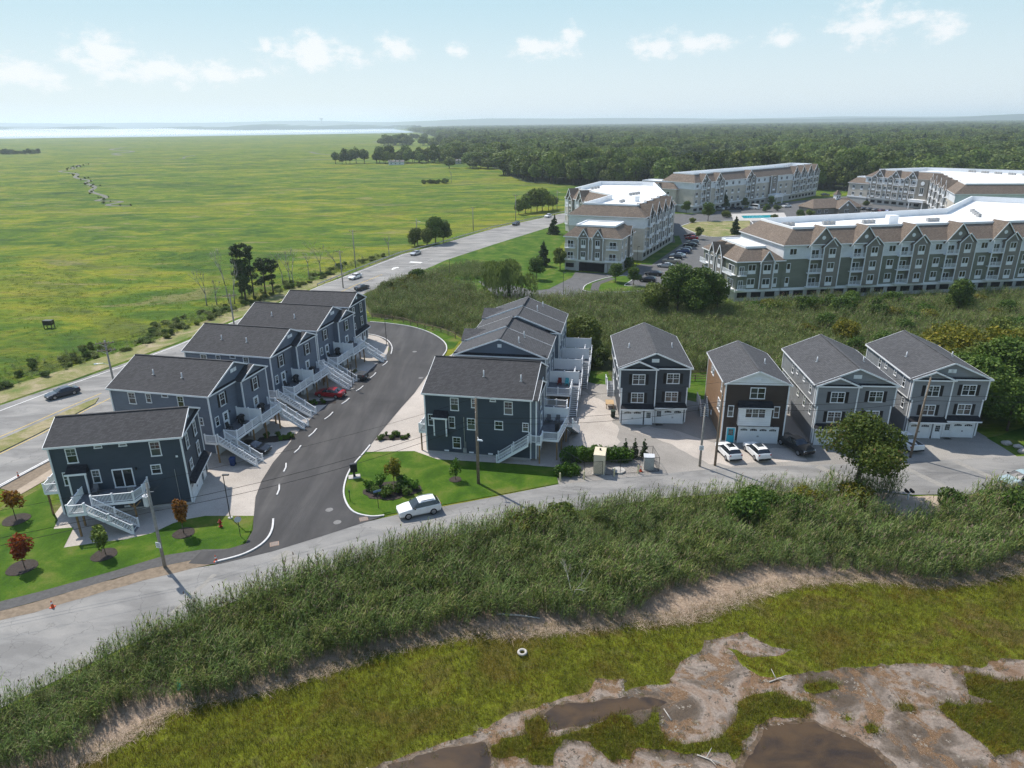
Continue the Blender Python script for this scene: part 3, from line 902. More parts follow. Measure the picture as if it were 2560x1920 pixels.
def shingle(name, c, var=.35):
    t = NT(name)
    s = t.sep(t.pos(obj=True))
    cb = t.n.new('ShaderNodeCombineXYZ')
    t.l.new(t.math('ADD', s[0], s[1]), cb.inputs[0])
    t.l.new(t.math('MULTIPLY', s[2], 2.1), cb.inputs[1])
    br = t.n.new('ShaderNodeTexBrick')
    br.inputs['Scale'].default_value = 1
    br.inputs['Brick Width'].default_value = .32
    br.inputs['Row Height'].default_value = .2
    br.inputs['Mortar Size'].default_value = .012
    br.inputs['Color1'].default_value = (*[x * (1 - var) for x in c], 1)
    br.inputs['Color2'].default_value = (*[x * (1 + var) for x in c], 1)
    br.inputs['Mortar'].default_value = (*[x * .45 for x in c], 1)
    t.l.new(cb.outputs[0], br.inputs['Vector'])
    n = t.noise(t.pos((.25, .25, .25)), 1, 5, .6)
    n2 = t.noise(t.pos(), 6, 5, .8)
    cc = t.mix(.4, br.outputs['Color'], t.ramp(n, [(.3, .85), (.7, 1.15)]), 'MULTIPLY')
    cc = t.mix(.35, cc, t.ramp(n2, [(.3, .7), (.7, 1.25)]), 'MULTIPLY')
    t.col(cc).rough(.9)
    t.bump(br.outputs['Fac'], .4, .02)
    return t.m


siding('siding_navy', (.050, .066, .088))
siding('siding_steel', (.135, .160, .205))
siding('siding_charcoal', (.055, .066, .082))
siding('siding_slate', (.125, .150, .190))
siding('siding_grey', (.225, .235, .25))
siding('shake_brown', (.052, .038, .033), .2)
siding('shake_brown_sunlit', (.27, .17, .105))  # sunlit copy of the brown wall, light put into the colour
siding('siding_grey_dark', (.10, .11, .125))
siding('panel_white', (.72, .74, .76), .3)
shingle('shingle_charcoal', (.052, .051, .054), .22)
shingle('shingle_grey', (.070, .070, .074), .22)
shingle('shingle_dark', (.022, .022, .027))
shingle('shingle_brown', (.165, .128, .100), .28)
simple('trim_white', (.76, .77, .78), .45, .05, 1)
simple('vinyl_white', (.80, .81, .82), .35, .04, 1)
simple('shutter_black', (.012, .012, .015), .5, .2, 4)
simple('garage_white', (.74, .75, .76), .4, .05, 1)
simple('foundation', (.36, .35, .34), .9, .15, 1.5)
simple('deck_grey', (.13, .135, .145), .6, .2, 2)
simple('wood_post', (.24, .15, .07), .8, .2, 3)
simple('turquoise_paint', (.03, .42, .55), .45, .06, 2)
simple('pipe_white', (.62, .63, .64), .4, .08, 2)
simple('black_metal', (.015, .015, .017), .4, .15, 4, spec=.5)
simple('galvanised', (.42, .43, .44), .4, .1, 3, metal=.6)
simple('opening_shade_dark', (.008, .008, .009), .9, .1, 2)  # near-black that paints the shade inside openings
t = NT('glass_dark')
fr = t.rand()
t.col(t.ramp(fr, [(0, (.010, .013, .017)), (.45, (.02, .026, .03)), (.62, (.05, .06, .058)), (.75, (.10, .115, .105)), (1., (.02, .03, .04))])).rough(.08)
t.b.inputs['Specular IOR Level'].default_value = .9


# ------------------------------------------------------------------ building pieces
def win_meshes(w, h, cols=1, rows=2, fw=.09, grid=0):
    """frame, pane and muntin meshes of a window facing -y, origin bottom centre"""
    def mk():
        f = MB()
        d0, d1 = -.07, 0.0
        f.box(-w / 2, -w / 2 + fw, d0, d1, 0, h).box(w / 2 - fw, w / 2, d0, d1, 0, h)
        f.box(-w / 2 + fw, w / 2 - fw, d0 - .004, d1, h - fw * 1.15, h).box(-w / 2 - .03, w / 2 + .03, d0 - .03, d1, -.03, fw * .9)
        iw = w - 2 * fw
        for c in range(1, cols):
            x = -iw / 2 + iw * c / cols
            f.box(x - fw * .45, x + fw * .45, d0 + .006, d1, fw * .9, h - fw * 1.15)
        panes = []
        z0, z1 = fw * .9, h - fw * 1.15
        mt = MB()
        for c in range(cols):
            x0, x1 = -iw / 2 + iw * c / cols, -iw / 2 + iw * (c + 1) / cols
            for r in range(rows):
                a, b = z0 + (z1 - z0) * r / rows, z0 + (z1 - z0) * (r + 1) / rows
                panes.append((x0, x1, a, b))
            if rows == 2:
                zm = (z0 + z1) / 2
                mt.box(x0, x1, d0 + .02, d1 - .01, zm - .025, zm + .025)
                if grid:
                    xm = (x0 + x1) / 2
                    mt.box(xm - .008, xm + .008, d0 + .03, d1 - .01, zm, z1)
                    za = (zm + z1) / 2
                    mt.box(x0, x1, d0 + .031, d1 - .01, za - .008, za + .008)
        pms = []
        for (x0, x1, a, b) in panes:
            pms.append(((x0 + x1) / 2, (a + b) / 2, MB().quad((-(x1 - x0) / 2, 0, -(b - a) / 2), ((x1 - x0) / 2, 0, -(b - a) / 2), ((x1 - x0) / 2, 0, (b - a) / 2), (-(x1 - x0) / 2, 0, (b - a) / 2)).mesh('pane', 'glass_dark')))
        return f.mesh('window', 'trim_white'), pms, (mt.mesh('muntin', 'trim_white') if mt.v else None)
    return cached(('win', w, h, cols, rows, fw, grid), mk)


def window(par, loc, rz, w, h, cols=1, rows=2, shutters=False, grid=1, fw=.09, name='window'):
    fm, pms, mm = win_meshes(w, h, cols, rows, fw, grid)
    o = link(name, fm, par, loc, rz)
    for (x, z, pm) in pms:
        link('pane', pm, o, (x, -.018, z))
    if mm:
        link('muntin', mm, o, (0, 0, 0))['kind'] = 'stuff'
    if shutters:
        sw = .38 if w < 1.4 else .42
        sm = cached(('shut', sw, h), lambda: louvre(sw, h))
        for s in (-1, 1):
            x = s * (w / 2 + sw / 2 + .035)
            c, sn = math.cos(rz), math.sin(rz)
            link('shutter', sm, par, (loc[0] + c * x, loc[1] + sn * x, loc[2]), rz)
    return o


def louvre(w, h):
    m = MB()
    m.box(-w / 2, w / 2, -.03, 0, 0, h)
    for (a, b) in ((.06, h / 2 - .05), (h / 2 + .05, h - .06)):
        m.box(-w / 2 + .06, w / 2 - .06, -.045, -.03, a, b)
    return m.mesh('shutter', 'shutter_black')


def door(par, loc, rz, w=.95, h=2.05, m='trim_white', lites=9):
    fm = cached(('doorf', w, h), lambda: MB().box(-w / 2 - .1, -w / 2, -.07, 0, 0, h + .1).box(w / 2, w / 2 + .1, -.07, 0, 0, h + .1).box(-w / 2, w / 2, -.074, 0, h, h + .1).mesh('door_frame', 'trim_white'))
    dm = cached(('door', w, h, m), lambda: MB().box(-w / 2, w / 2, -.04, 0, .02, h).box(-w * .34, w * .34, -.055, -.04, .16, h * .36).mesh('door', m))
    o = link('door', dm, par, loc, rz)
    link('door_frame', fm, o)
    pw, ph = w * .62 / 3, h * .42 / 3
    pm = cached(('dpane', w, h), lambda: MB().box(-pw / 2 + .012, pw / 2 - .012, -.052, -.041, .012, ph - .012).mesh('pane', 'glass_dark'))
    for i in range(3):
        for j in range(3):
            link('pane', pm, o, ((i - 1) * pw, 0, h * .5 + j * ph))
    link('handle', cached('knob', lambda: MB().tube((0, -.04, 0), (0, -.11, 0), .035, .03, 8).mesh('handle', 'galvanised')), o, (w * .4, 0, 1.0))
    return o


def garage_door(par, loc, rz, w, h=2.1, lites=2):
    def mk():
        m = MB().box(-w / 2, w / 2, -.03, 0, 0.01, h)
        n = 4
        ph = h / n
        pc = max(2, round(w / 1.0))
        for r in range(n - 1):
            for c in range(pc):
                x0, x1 = -w / 2 + w * c / pc, -w / 2 + w * (c + 1) / pc
                m.box(x0 + .06, x1 - .06, -.05, -.03, r * ph + .06, (r + 1) * ph - .05)
        return m.mesh('garage_door', 'garage_white')
    o = link('garage_door', cached(('gd', w, h), mk), par, loc, rz)
    fm = cached(('gdf', w, h), lambda: MB().box(-w / 2 - .14, -w / 2, -.09, 0, 0, h + .14).box(w / 2, w / 2 + .14, -.09, 0, 0, h + .14).box(-w / 2, w / 2, -.094, 0, h, h + .14).mesh('door_frame', 'trim_white'))
    link('door_frame', fm, o)
    lw = w / lites * .72
    lm = cached(('gl', round(lw, 3)), lambda: arch_lite(lw, .3))
    bm_ = cached(('glb', round(lw, 3)), lambda: arch_bars(lw, .3))
    for i in range(lites):
        x = -w / 2 + w * (i + .5) / lites
        p = link('pane', lm, o, (x, -.035, h * .79))
        link('muntin', bm_, o, (x, -.04, h * .79))['kind'] = 'stuff'
    hw = cached('gdh', lambda: MB().box(-.03, .03, -.07, -.05, 0, .22).box(-.16, -.1, -.07, -.05, 0, .22).mesh('handle', 'black_metal'))
    link('handle', hw, o, (.06, 0, h * .40))
    hm = cached('gdst', lambda: MB().box(0, .45, -.045, -.032, -.02, .02).mesh('hinge', 'black_metal'))
    for s in (-1, 1):
        for zz in (.12, h * .72):
            link('hinge', hm, o, (s * (w / 2 - .05) - (.45 if s > 0 else 0), 0, zz))
    return o


def arch_lite(w, h):
    pts = [(-w / 2, 0), (w / 2, 0)] + [(w / 2 - w * i / 8, h * (.62 + .38 * math.sin(math.pi * i / 8))) for i in range(9)]
    m = MB()
    m.add([(x, 0, z) for x, z in pts], [tuple(range(len(pts)))])
    return m.mesh('pane', 'glass_dark')


def arch_bars(w, h):
    m = MB()
    for i in range(1, 4):
        x = -w / 2 + w * i / 4
        m.box(x - .012, x + .012, -.008, 0, 0, h * .8)
    return m.mesh('muntin', 'trim_white')


def pent(par, x0, x1, z, depth, y0=0, rise=.3, m='shingle_dark', name='pent_roof'):
    """little lean-to roof on a wall facing -y"""
    mb = MB().loft([(x0, y0, z), (x0, y0 - depth, z), (x0, y0 - depth, z + .1), (x0 + .12, y0, z + rise)],
                   [(x1, y0, z), (x1, y0 - depth, z), (x1, y0 - depth, z + .1), (x1 - .12, y0, z + rise)])
    o = mb.build(name, m, par)
    MB().box(x0 - .02, x1 + .02, y0 - depth - .03, y0 - depth + .0, z - .1, z + .08).build('fascia', 'trim_white', o)
    return o


def roof_slope(par, pts, m, name='roof_slope', t=.1):
    return MB().slab(pts, t).build(name, m, par)


def gable_roof(par, W, y0, y1, He, Hr, m, oe=.32, of=.3, ob=.3, cx=0., z_left=0., z_right=0.):
    """two slopes with a ridge along y; eave overhang oe"""
    s = (Hr - He) / (W / 2)
    lo = He - s * oe + .12
    hi = Hr + .12
    xl, xr = cx - W / 2 - oe, cx + W / 2 + oe
    a = roof_slope(par, [(xl, y0 - of, lo + z_left), (cx, y0 - of, hi + z_left), (cx, y1 + ob, hi + z_left), (xl, y1 + ob, lo + z_left)], m)
    b = roof_slope(par, [(cx, y0 - of, hi + z_right), (xr, y0 - of, lo + z_right), (xr, y1 + ob, lo + z_right), (cx, y1 + ob, hi + z_right)], m)
    MB().bar((cx, y0 - of, hi + .02 + max(z_left, z_right)), (cx, y1 + ob, hi + .02 + max(z_left, z_right)), .3, .06).build('ridge_cap', m, par)
    # eaves boards and rake boards
    for x, zz in ((xl, z_left), (xr, z_right)):
        MB().box(x - .03 if x < cx else x, x if x < cx else x + .03, y0 - of, y1 + ob, lo - .2 + zz, lo + .01 + zz).build('fascia', 'trim_white', par)
    for y in (y0 - of - .02, y1 + ob + .02):
        for x, zz in ((xl, z_left), (xr, z_right)):
            MB().bar((x, y, lo - .09 + zz), (cx, y, hi - .09 + zz), .05, .2).build('rake_board', 'trim_white', par)
    return a, b


def walls(par, W, D, He, Hr, m, z0=.35, zs=None, inset=0., cx=0., y0=0.):
    """gabled box; above zs the upper floor is W wide, below it is inset"""
    mb = MB()
    if zs:
        mb.box(cx - W / 2 + inset, cx + W / 2 - inset, y0, y0 + D, z0, zs)
        zb = zs
    else:
        zb = z0
    A = [(cx - W / 2, y0, zb), (cx + W / 2, y0, zb), (cx + W / 2, y0, He), (cx, y0, Hr), (cx - W / 2, y0, He)]
    B = [(x, y0 + D, z) for x, _, z in A]
    mb.loft(A, B)
    o = mb.build('wall', m, par)
    return o


def corner_boards(par, pts, z0, z1, w=.16):
    for (x, y) in pts:
        MB().box(x - w / 2, x + w / 2, y - w / 2, y + w / 2, z0, z1).build('corner_board', 'trim_white', par)


def pipe(par, loc, h=.7):
    o = link('vent_pipe', cached(('pipe', h), lambda: MB().tube((0, 0, -.3), (0, 0, h), .075, .075, 10).mesh('vent_pipe', 'pipe_white', True)), par, loc)
    link('flashing', cached('flash', lambda: MB().box(-.17, .17, -.17, .17, -.12, .03).mesh('flashing', 'galvanised')), o)
    return o


def railing(par, p, q, z, h=.95, z2=None, infill='balusters', first=True, last=True, step=.135):
    """white railing from p to q; z floor at p, z2 floor at q"""
    z2 = z if z2 is None else z2
    p3, q3 = Vector((*p, z)), Vector((*q, z2))
    Ln = (q3.xy - p3.xy).length
    r = MB()
    up = Vector((0, 0, 1))
    r.bar(p3 + up * h, q3 + up * h, .1, .05)
    r.bar(p3 + up * .1, q3 + up * .1, .07, .05)
    o = r.build('railing', 'vinyl_white', par)
    o['kind'] = 'stuff'
    b = MB()
    n = max(2, int(Ln / step))
    for i in range(1, n):
        c = p3.lerp(q3, i / n)
        b.box(c.x - .02, c.x + .02, c.y - .02, c.y + .02, c.z + .1, c.z + h)
    bo = b.build('balusters', 'vinyl_white', o)
    bo['kind'] = 'stuff'
    k = max(1, math.ceil(Ln / 2.3))
    pm = cached('rpost', lambda: MB().box(-.065, .065, -.065, .065, -.15, 1.05).box(-.085, .085, -.085, .085, 1.05, 1.09).loft([(-.07, -.07, 1.09), (.07, -.07, 1.09), (.07, .07, 1.09), (-.07, .07, 1.09)], [(-.01, -.01, 1.15), (.01, -.01, 1.15), (.01, .01, 1.15), (-.01, .01, 1.15)]).mesh('post', 'vinyl_white'))
    for i in range(k + 1):
        if (i == 0 and not first) or (i == k and not last):
            continue
        c = p3.lerp(q3, i / k)
        link('post', pm, o, c)
    return o


def privacy(par, p, q, z, h=1.75):
    """tall white vinyl screen"""
    p3, q3 = Vector((*p, z)), Vector((*q, z))
    o = MB().bar(p3 + Vector((0, 0, h / 2 + .1)), q3 + Vector((0, 0, h / 2 + .1)), .05, h).build('privacy_screen', 'vinyl_white', par)
    k = max(1, round((q3 - p3).length / 1.9))
    for i in range(k + 1):
        c = p3.lerp(q3, i / k)
        MB().box(c.x - .07, c.x + .07, c.y - .07, c.y + .07, z - .1, z + h + .2).box(c.x - .09, c.x + .09, c.y - .09, c.y + .09, z + h + .2, z + h + .25).build('post', 'vinyl_white', o)
    for i in range(k):
        a, b = p3.lerp(q3, i / k), p3.lerp(q3, (i + 1) / k)
        MB().bar(a + Vector((0, 0, h + .08)), b + Vector((0, 0, h + .08)), .08, .1).build('top_rail', 'vinyl_white', o)
    return o


def deck(par, poly, z, posts=(), zg=0.0):
    o = MB().prism(poly, z - .12, z).build('deck', 'deck_grey', par)
    n = len(poly)
    for i in range(n):
        a, b = poly[i], poly[(i + 1) % n]
        MB().bar((*a, z - .16), (*b, z - .16), .05, .3).build('rim_board', 'vinyl_white', o)
    for (x, y) in posts:
        MB().box(x - .08, x + .08, y - .08, y + .08, zg, z - .2).build('support_post', 'wood_post', o)
    return o


def stair(par, p, q, ztop, width, zbot=.03, rails=(1, 1)):
    """straight flight from p (top, centre line) down to q (bottom)"""
    p, q = Vector(p), Vector(q)
    d = (q - p)
    run = d.length
    d.normalize()
    s = Vector((-d.y, d.x))
    n = max(3, round((ztop - zbot) / .19))
    o = MB()
    for sd in (-1, 1):
        a, b = p + s * sd * width / 2, q + s * sd * width / 2
        o.bar((*a, ztop - .18), (*b, zbot - .0), .06, .28)
    st = o.build('stair', 'vinyl_white', par)
    ang = math.atan2(d.y, d.x)
    tr = run / n
    tm = cached(('tread', round(width, 2), round(tr, 3)), lambda: MB().box(-.02, tr + .02, -width / 2 + .03, width / 2 - .03, -.04, 0).mesh('tread', 'deck_grey'))
    rm = cached(('riser', round(width, 2)), lambda: MB().box(-.012, .012, -width / 2 + .03, width / 2 - .03, -.15, -.0).mesh('riser', 'vinyl_white'))
    for i in range(n):
        c = p + d * tr * i
        z = ztop - (ztop - zbot) * (i + 1) / n
        link('tread', tm, st, (c.x, c.y, z + .02), ang)
        link('riser', rm, st, (c.x, c.y, z + .17), ang)
    for k, sd in enumerate((-1, 1)):
        if rails[k]:
            a, b = p + s * sd * width / 2, q + s * sd * width / 2
            railing(par, a, b, ztop, .92, zbot + .05, step=.15)
    return st


def gable_vent(par, loc, rz=0):
    return link('gable_vent', cached('gvent', lambda: vent_mesh()), par, loc, rz)


def vent_mesh():
    m = MB().box(-.3, .3, -.05, 0, 0, .5)
    for i in range(5):
        m.box(-.25, .25, -.07, -.05, .05 + i * .09, .1 + i * .09)
    return m.mesh('gable_vent', 'trim_white')


def small_light(par, loc, rz=0):
    return link('wall_lamp', cached('wlamp', lambda: MB().box(-.06, .06, -.14, 0, 0, .22).box(-.09, .09, -.17, 0, .22, .26).mesh('wall_lamp', 'black_metal')), par, loc, rz)


def bumpout(par, x0, x1, dep, He, m, roofm, z0=.35, slope=.42, inset=0., zs=None):
    """half of the front stands forward under a gable of its own"""
    cx, hw = (x0 + x1) / 2, (x1 - x0) / 2
    Ha = He + slope * hw
    mb = MB()
    A = [(x0, 0.02, zs or z0), (x1, 0.02, zs or z0), (x1, .02, He), (cx, .02, Ha), (x0, .02, He)]
    B = [(x, -dep, z) for x, _, z in A]
    mb.loft(B, A)
    if zs:
        mb.box(x0 + (inset if x0 < 0 else 0), x1 - (inset if x1 > 0 else 0), -dep, .02, z0, zs)
    mb.build('bay_wall', m, par)
    oe = .28
    lo = He - slope * oe + .1
    y0, y1 = -dep - .3, 1.3
    roof_slope(par, [(x0 - oe, y0, lo), (cx, y0, Ha + .1), (cx, y1, Ha + .1), (x0 - oe, y1, lo)], roofm)
    roof_slope(par, [(cx, y0, Ha + .1), (x1 + oe, y0, lo), (x1 + oe, y1, lo), (cx, y1, Ha + .1)], roofm)
    for x in (x0 - oe, x1 + oe):
        MB().bar((x, y0 - .02, lo - .09), (cx, y0 - .02, Ha + .01), .05, .2).build('rake_board', 'trim_white', par)
    pent(par, x0 - .1, x1 + .1, He - .1, .26, -dep, .24)
    return Ha


SLOPE = .43


def lap_house(name, label, cat_group, loc, rz, W, D, He, m, roofm, bump=0, front='deck', zs=None, inset=0., z_lift=0., Hr=None):
    h = thing(name, label, 'house', (loc[0], loc[1], z_lift), rz, cat_group)
    Hr = Hr or He + SLOPE * W / 2
    MB().box(-W / 2 + inset + .03, W / 2 - inset - .03, .03, D - .03, 0, .36).build('foundation', 'foundation', h)
    walls(h, W, D, He, Hr, m, .34, zs, inset)
    gable_roof(h, W, 0, D, He, Hr, roofm)
    if zs:
        corner_boards(h, [(-W / 2, 0), (W / 2, 0), (-W / 2, D), (W / 2, D)], zs, He)
        corner_boards(h, [(-W / 2 + inset, 0), (W / 2 - inset, 0), (-W / 2 + inset, D), (W / 2 - inset, D)], .3, zs)
    else:
        corner_boards(h, [(-W / 2, 0), (W / 2, 0), (-W / 2, D), (W / 2, D)], .3, He)
    return h, Hr


# ------------------------------------------------------------------ the row along the main road
def row_duplex(label, loc, rz):
    W, D, He = 11.7, 14.4, 8.4
    h, Hr = lap_house('duplex_house', label, 'blue duplexes along the driveway', loc, rz, W, D, He, 'siding_steel', 'shingle_charcoal')
    bd = .9
    bumpout(h, 0.0, W / 2, bd, He, 'siding_steel', 'shingle_charcoal')
    pent(h, -W / 2 - .1, 0, He - .1, .3, 0, .26)
    corner_boards(h, [(0, -bd), (W / 2, -bd)], .3, He)
    gable_vent(h, (-.35, -.0, Hr - 1.35))
    gable_vent(h, (.35, -.0, Hr - 1.35))
    F = 2.9
    # front openings
    window(h, (-W / 4 - .2, 0, 6.0), 0, 1.1, 1.75, 1, 2, True)
    window(h, (W / 4 + .1, -bd, 6.0), 0, 1.1, 1.75, 1, 2, True)
    door(h, (-W / 4 - .1, 0, F), 0, .95, 2.1)
    window(h, (-W / 2 + 1.0, 0, F + .9), 0, .8, 1.3, 1, 2)
    door(h, (W / 4 - .3, -bd, F), 0, .95, 2.1)
    small_light(h, (-W / 4 + .8, 0, F + 1.7))
    for x, y in ((-4.1, 0), (1.9, -bd)):
        garage_door(h, (x, y, .03), 0, 2.6, 2.05, 2)
    for x, y in ((-1.3, 0), (4.5, -bd)):
        door(h, (x, y, .03), 0, .9, 2.0)
    # near side wall (faces the camera): a row of windows under the eaves
    for y, w_, hh, z in ((4.0, .95, 1.5, 6.55), (6.2, .95, .5, 7.7), (8.7, .8, 1.3, 6.75), (11.2, 1.1, 1.6, 6.4)):
        window(h, (-W / 2, y, z), -math.pi / 2, w_, hh, 1, 2 if hh > 1 else 1)
    for y, w_, hh, z in ((1.6, .8, 1.1, 4.2), (5.0, .9, 1.1, 4.2), (9.5, 1.1, 1.6, 3.6)):
        window(h, (-W / 2, y, z), -math.pi / 2, w_, hh, 1, 2)
    for y in (4.0, 8.7, 11.2):
        window(h, (W / 2, y, 6.5), math.pi / 2, .95, 1.5, 1, 2)
        window(h, (W / 2, y, 3.6), math.pi / 2, .95, 1.5, 1, 2)
    # decks, screens and stairs
    e = W / 2
    deck(h, [(-e - 1.9, -1.7), (-e - .02, -1.7), (-e - .02, -3.4), (-.75, -3.4), (-.75, -.02), (-e - 1.9, -.02)], F, [(-e - 1.7, -1.5), (-e + .3, -3.2), (-2.2, -3.2)])
    deck(h, [(-.7, -3.7), (3.95, -3.7), (3.95, -2.2), (5.2, -2.2), (5.2, -bd - .02), (-.02, -bd - .02), (-.02, -.02), (-.7, -.02)], F, [(.2, -3.5), (3.6, -3.5), (5.0, -2.0)])
    railing(h, (-e - 1.9, -.1), (-e - 1.9, -1.65), F)
    railing(h, (-e - .0, -1.7), (-e - .0, -3.35), F, first=False)
    railing(h, (-e, -3.35), (-.8, -3.35), F, first=False, last=False)
    railing(h, (-.55, -3.65), (3.9, -3.65), F, first=False)
    railing(h, (3.9, -3.65), (3.9, -2.25), F, first=False)
    railing(h, (5.2, -2.2), (5.2, -bd - .1), F)
    privacy(h, (-.72, -.1), (-.72, -3.68), F)
    stair(h, (-e - .95, -1.75), (-e - .95, -6.7), F, 1.35)
    stair(h, (4.55, -2.25), (4.55, -7.0), F, 1.15)
    # roof pipes
    pipe(h, (-3.4, 5.2, Hr - SLOPE * 3.4 + .1))
    pipe(h, (-3.2, 9.6, Hr - SLOPE * 3.2 + .1))
    return h


row_duplex('steel blue duplex with white deck stairs, next along the drive behind the dark corner house', (-36.9, 86.75), R(77))
row_duplex('steel blue duplex with white decks, between two others and beside the parked red sedan', (-34.0, 102.2), R(76))
row_duplex('steel blue duplex with white decks, farthest along the drive, beside the dark pickup', (-30.75, 115.85), R(76))


def end_house(label, loc, rz, full):
    W, D, He = 7.9, 13.2, 8.5
    h, Hr = lap_house('corner_house' if full else 'end_house', label, None, loc, rz, W, D, He, 'siding_navy', 'shingle_charcoal')
    pent(h, -W / 2 - .05, W / 2 + .05, He - .15, .25, 0, .35)
    gable_vent(h, (0, 0, Hr - 1.2))
    for x in (-1.9, 1.7):
        window(h, (x, 0, 6.1), 0, 1.05, 1.75, 1, 2, True)
        window(h, (x, 0, 3.5), 0, 1.05, 1.75 if x > 0 else 1.2, 1, 2, True)
    pent(h, -W / 2 + .05, W / 2 - .05, 2.55, .75, 0, .55)
    garage_door(h, (-1.4, 0, .03), 0, 4.2, 2.15, 4)
    door(h, (2.3, 0, .03), 0)
    LW, rl = -W / 2, -math.pi / 2
    # long side, u measured from the middle of that wall (towards the front)
    def S(u, z, w_, hh, cols=1, rows=2, grid=1):
        return window(h, (LW, D / 2 - u, z), rl, w_, hh, cols, rows, False, grid)
    if full:
        S(-4.45, 6.35, 1.1, 1.75)
        S(3.9, 6.35, 1.1, 1.75)
        S(-1.7, 7.85, .8, .34, 1, 1, 0)
        S(.75, 7.85, .8, .34, 1, 1, 0)
        S(3.55, 4.2, 1.05, 1.15)
        S(-5.35, 3.75, .95, 1.6)
        S(-2.55, 3.75, .85, 1.6)
        # sliding door to the deck
        sl = window(h, (LW, D / 2 - .1, 2.95), rl, 2.1, 2.25, 2, 1, False, 0, .12, 'sliding_door')
        # little bay with a lean-to roof
        b = MB().box(LW - .75, LW + .02, D / 2 + 3.3, D / 2 + 5.0, 2.9, 5.35).build('bay', 'siding_navy', h)
        for (x, y) in ((LW - .75, D / 2 + 3.3), (LW - .75, D / 2 + 5.0)):
            MB().box(x - .08, x + .08, y - .08, y + .08, 2.9, 5.4).build('corner_board', 'trim_white', b)
        MB().loft([(LW - .95, D / 2 + 3.1, 5.4), (LW, D / 2 + 3.1, 5.4), (LW, D / 2 + 3.2, 6.1), (LW - .95, D / 2 + 3.1, 5.5)],
                  [(LW - .95, D / 2 + 5.2, 5.4), (LW, D / 2 + 5.2, 5.4), (LW, D / 2 + 5.1, 6.1), (LW - .95, D / 2 + 5.2, 5.5)]).build('bay_roof', 'shingle_dark', h)
        MB().box(LW - 1.0, LW - .95, D / 2 + 3.06, D / 2 + 5.24, 5.26, 5.48).build('fascia', 'trim_white', h)
        F = 2.9
        P = lambda u, v: (LW - v, D / 2 - u)
        deck(h, [P(-3.9, .02), P(2.5, .02), P(2.5, 1.9), P(1.9, 3.3), P(-2.2, 3.3), P(-2.2, 5.0), P(-3.9, 5.0)], F, [P(-3.3, 4.7), P(1.7, 3.0), P(-3.7, 2.5)])
        for sgn in (-1, 1):     # brace under the deck corner
            a, b2 = P(1.7, 3.0), P(1.7 + .7 * sgn, 3.0)
            MB().bar((*a, 1.9), (*b2, 2.6), .1).build('brace', 'wood_post', h)
        railing(h, P(-3.9, .1), P(-3.9, 4.95), F)
        railing(h, P(-3.9, 4.95), P(-2.3, 4.95), F, first=False)
        railing(h, P(-2.2, 3.25), P(1.9, 3.25), F)
        railing(h, P(1.9, 3.25), P(2.45, 1.9), F, first=False)
        railing(h, P(2.45, 1.9), P(2.45, .1), F, first=False)
        stair(h, P(-2.2, 4.15), P(2.0, 4.6), F, 1.35)
        small_light(h, (LW, D / 2 - 1.55, 4.9), rl)
        link('wall_vent', cached('wv', lambda: MB().box(-.11, .11, -.08, 0, 0, .2).mesh('wall_vent', 'trim_white')), h, (LW, D / 2 - 5.9, 6.0), rl)
        link('foundation_vent', cached('fv', lambda: MB().box(-.3, .3, -.03, 0, 0, .2).mesh('foundation_vent', 'trim_white')), h, (LW, D / 2 + .2, .45), rl)
        MB().tube((LW - .05, 1.2, .4), (LW - .05, 1.2, 4.6), .035, .035, 8).build('conduit', 'galvanised', h)
        MB().box(LW - .14, LW, D / 2 + 3.8, D / 2 + 4.1, 1.9, 2.4).build('meter', 'galvanised', h)
        # back corner balcony seen past the west gable
        deck(h, [(-3.4, D + .02), (-.4, D + .02), (-.4, D + 1.7), (-3.4, D + 1.7)], F, [(-3.2, D + 1.5), (-.6, D + 1.5)])
        railing(h, (-3.4, D + .1), (-3.4, D + 1.65), F)
        railing(h, (-3.4, D + 1.65), (-.4, D + 1.65), F, first=False)
    else:
        for u in (-4, 0, 4):
            S(u, 6.3, 1.0, 1.6)
            S(u, 3.5, 1.0, 1.6)
    for u in (-4, 0, 4):
        window(h, (W / 2, D / 2 + u, 6.3), math.pi / 2, 1.0, 1.6)
    for x in (-1.8, 1.8):
        window(h, (x, D, 6.1), math.pi, 1.05, 1.75)
        window(h, (x, D, 3.4), math.pi, 1.05, 1.75)
    return h


end_house('dark navy corner house with sliding door, angled white deck and stair down to the lawn', (-36.95, 72.75), R(100.5), True)
end_house('dark navy end house with black shutters at the bend of the driveway loop', (-29.4, 129.2), R(79), False)


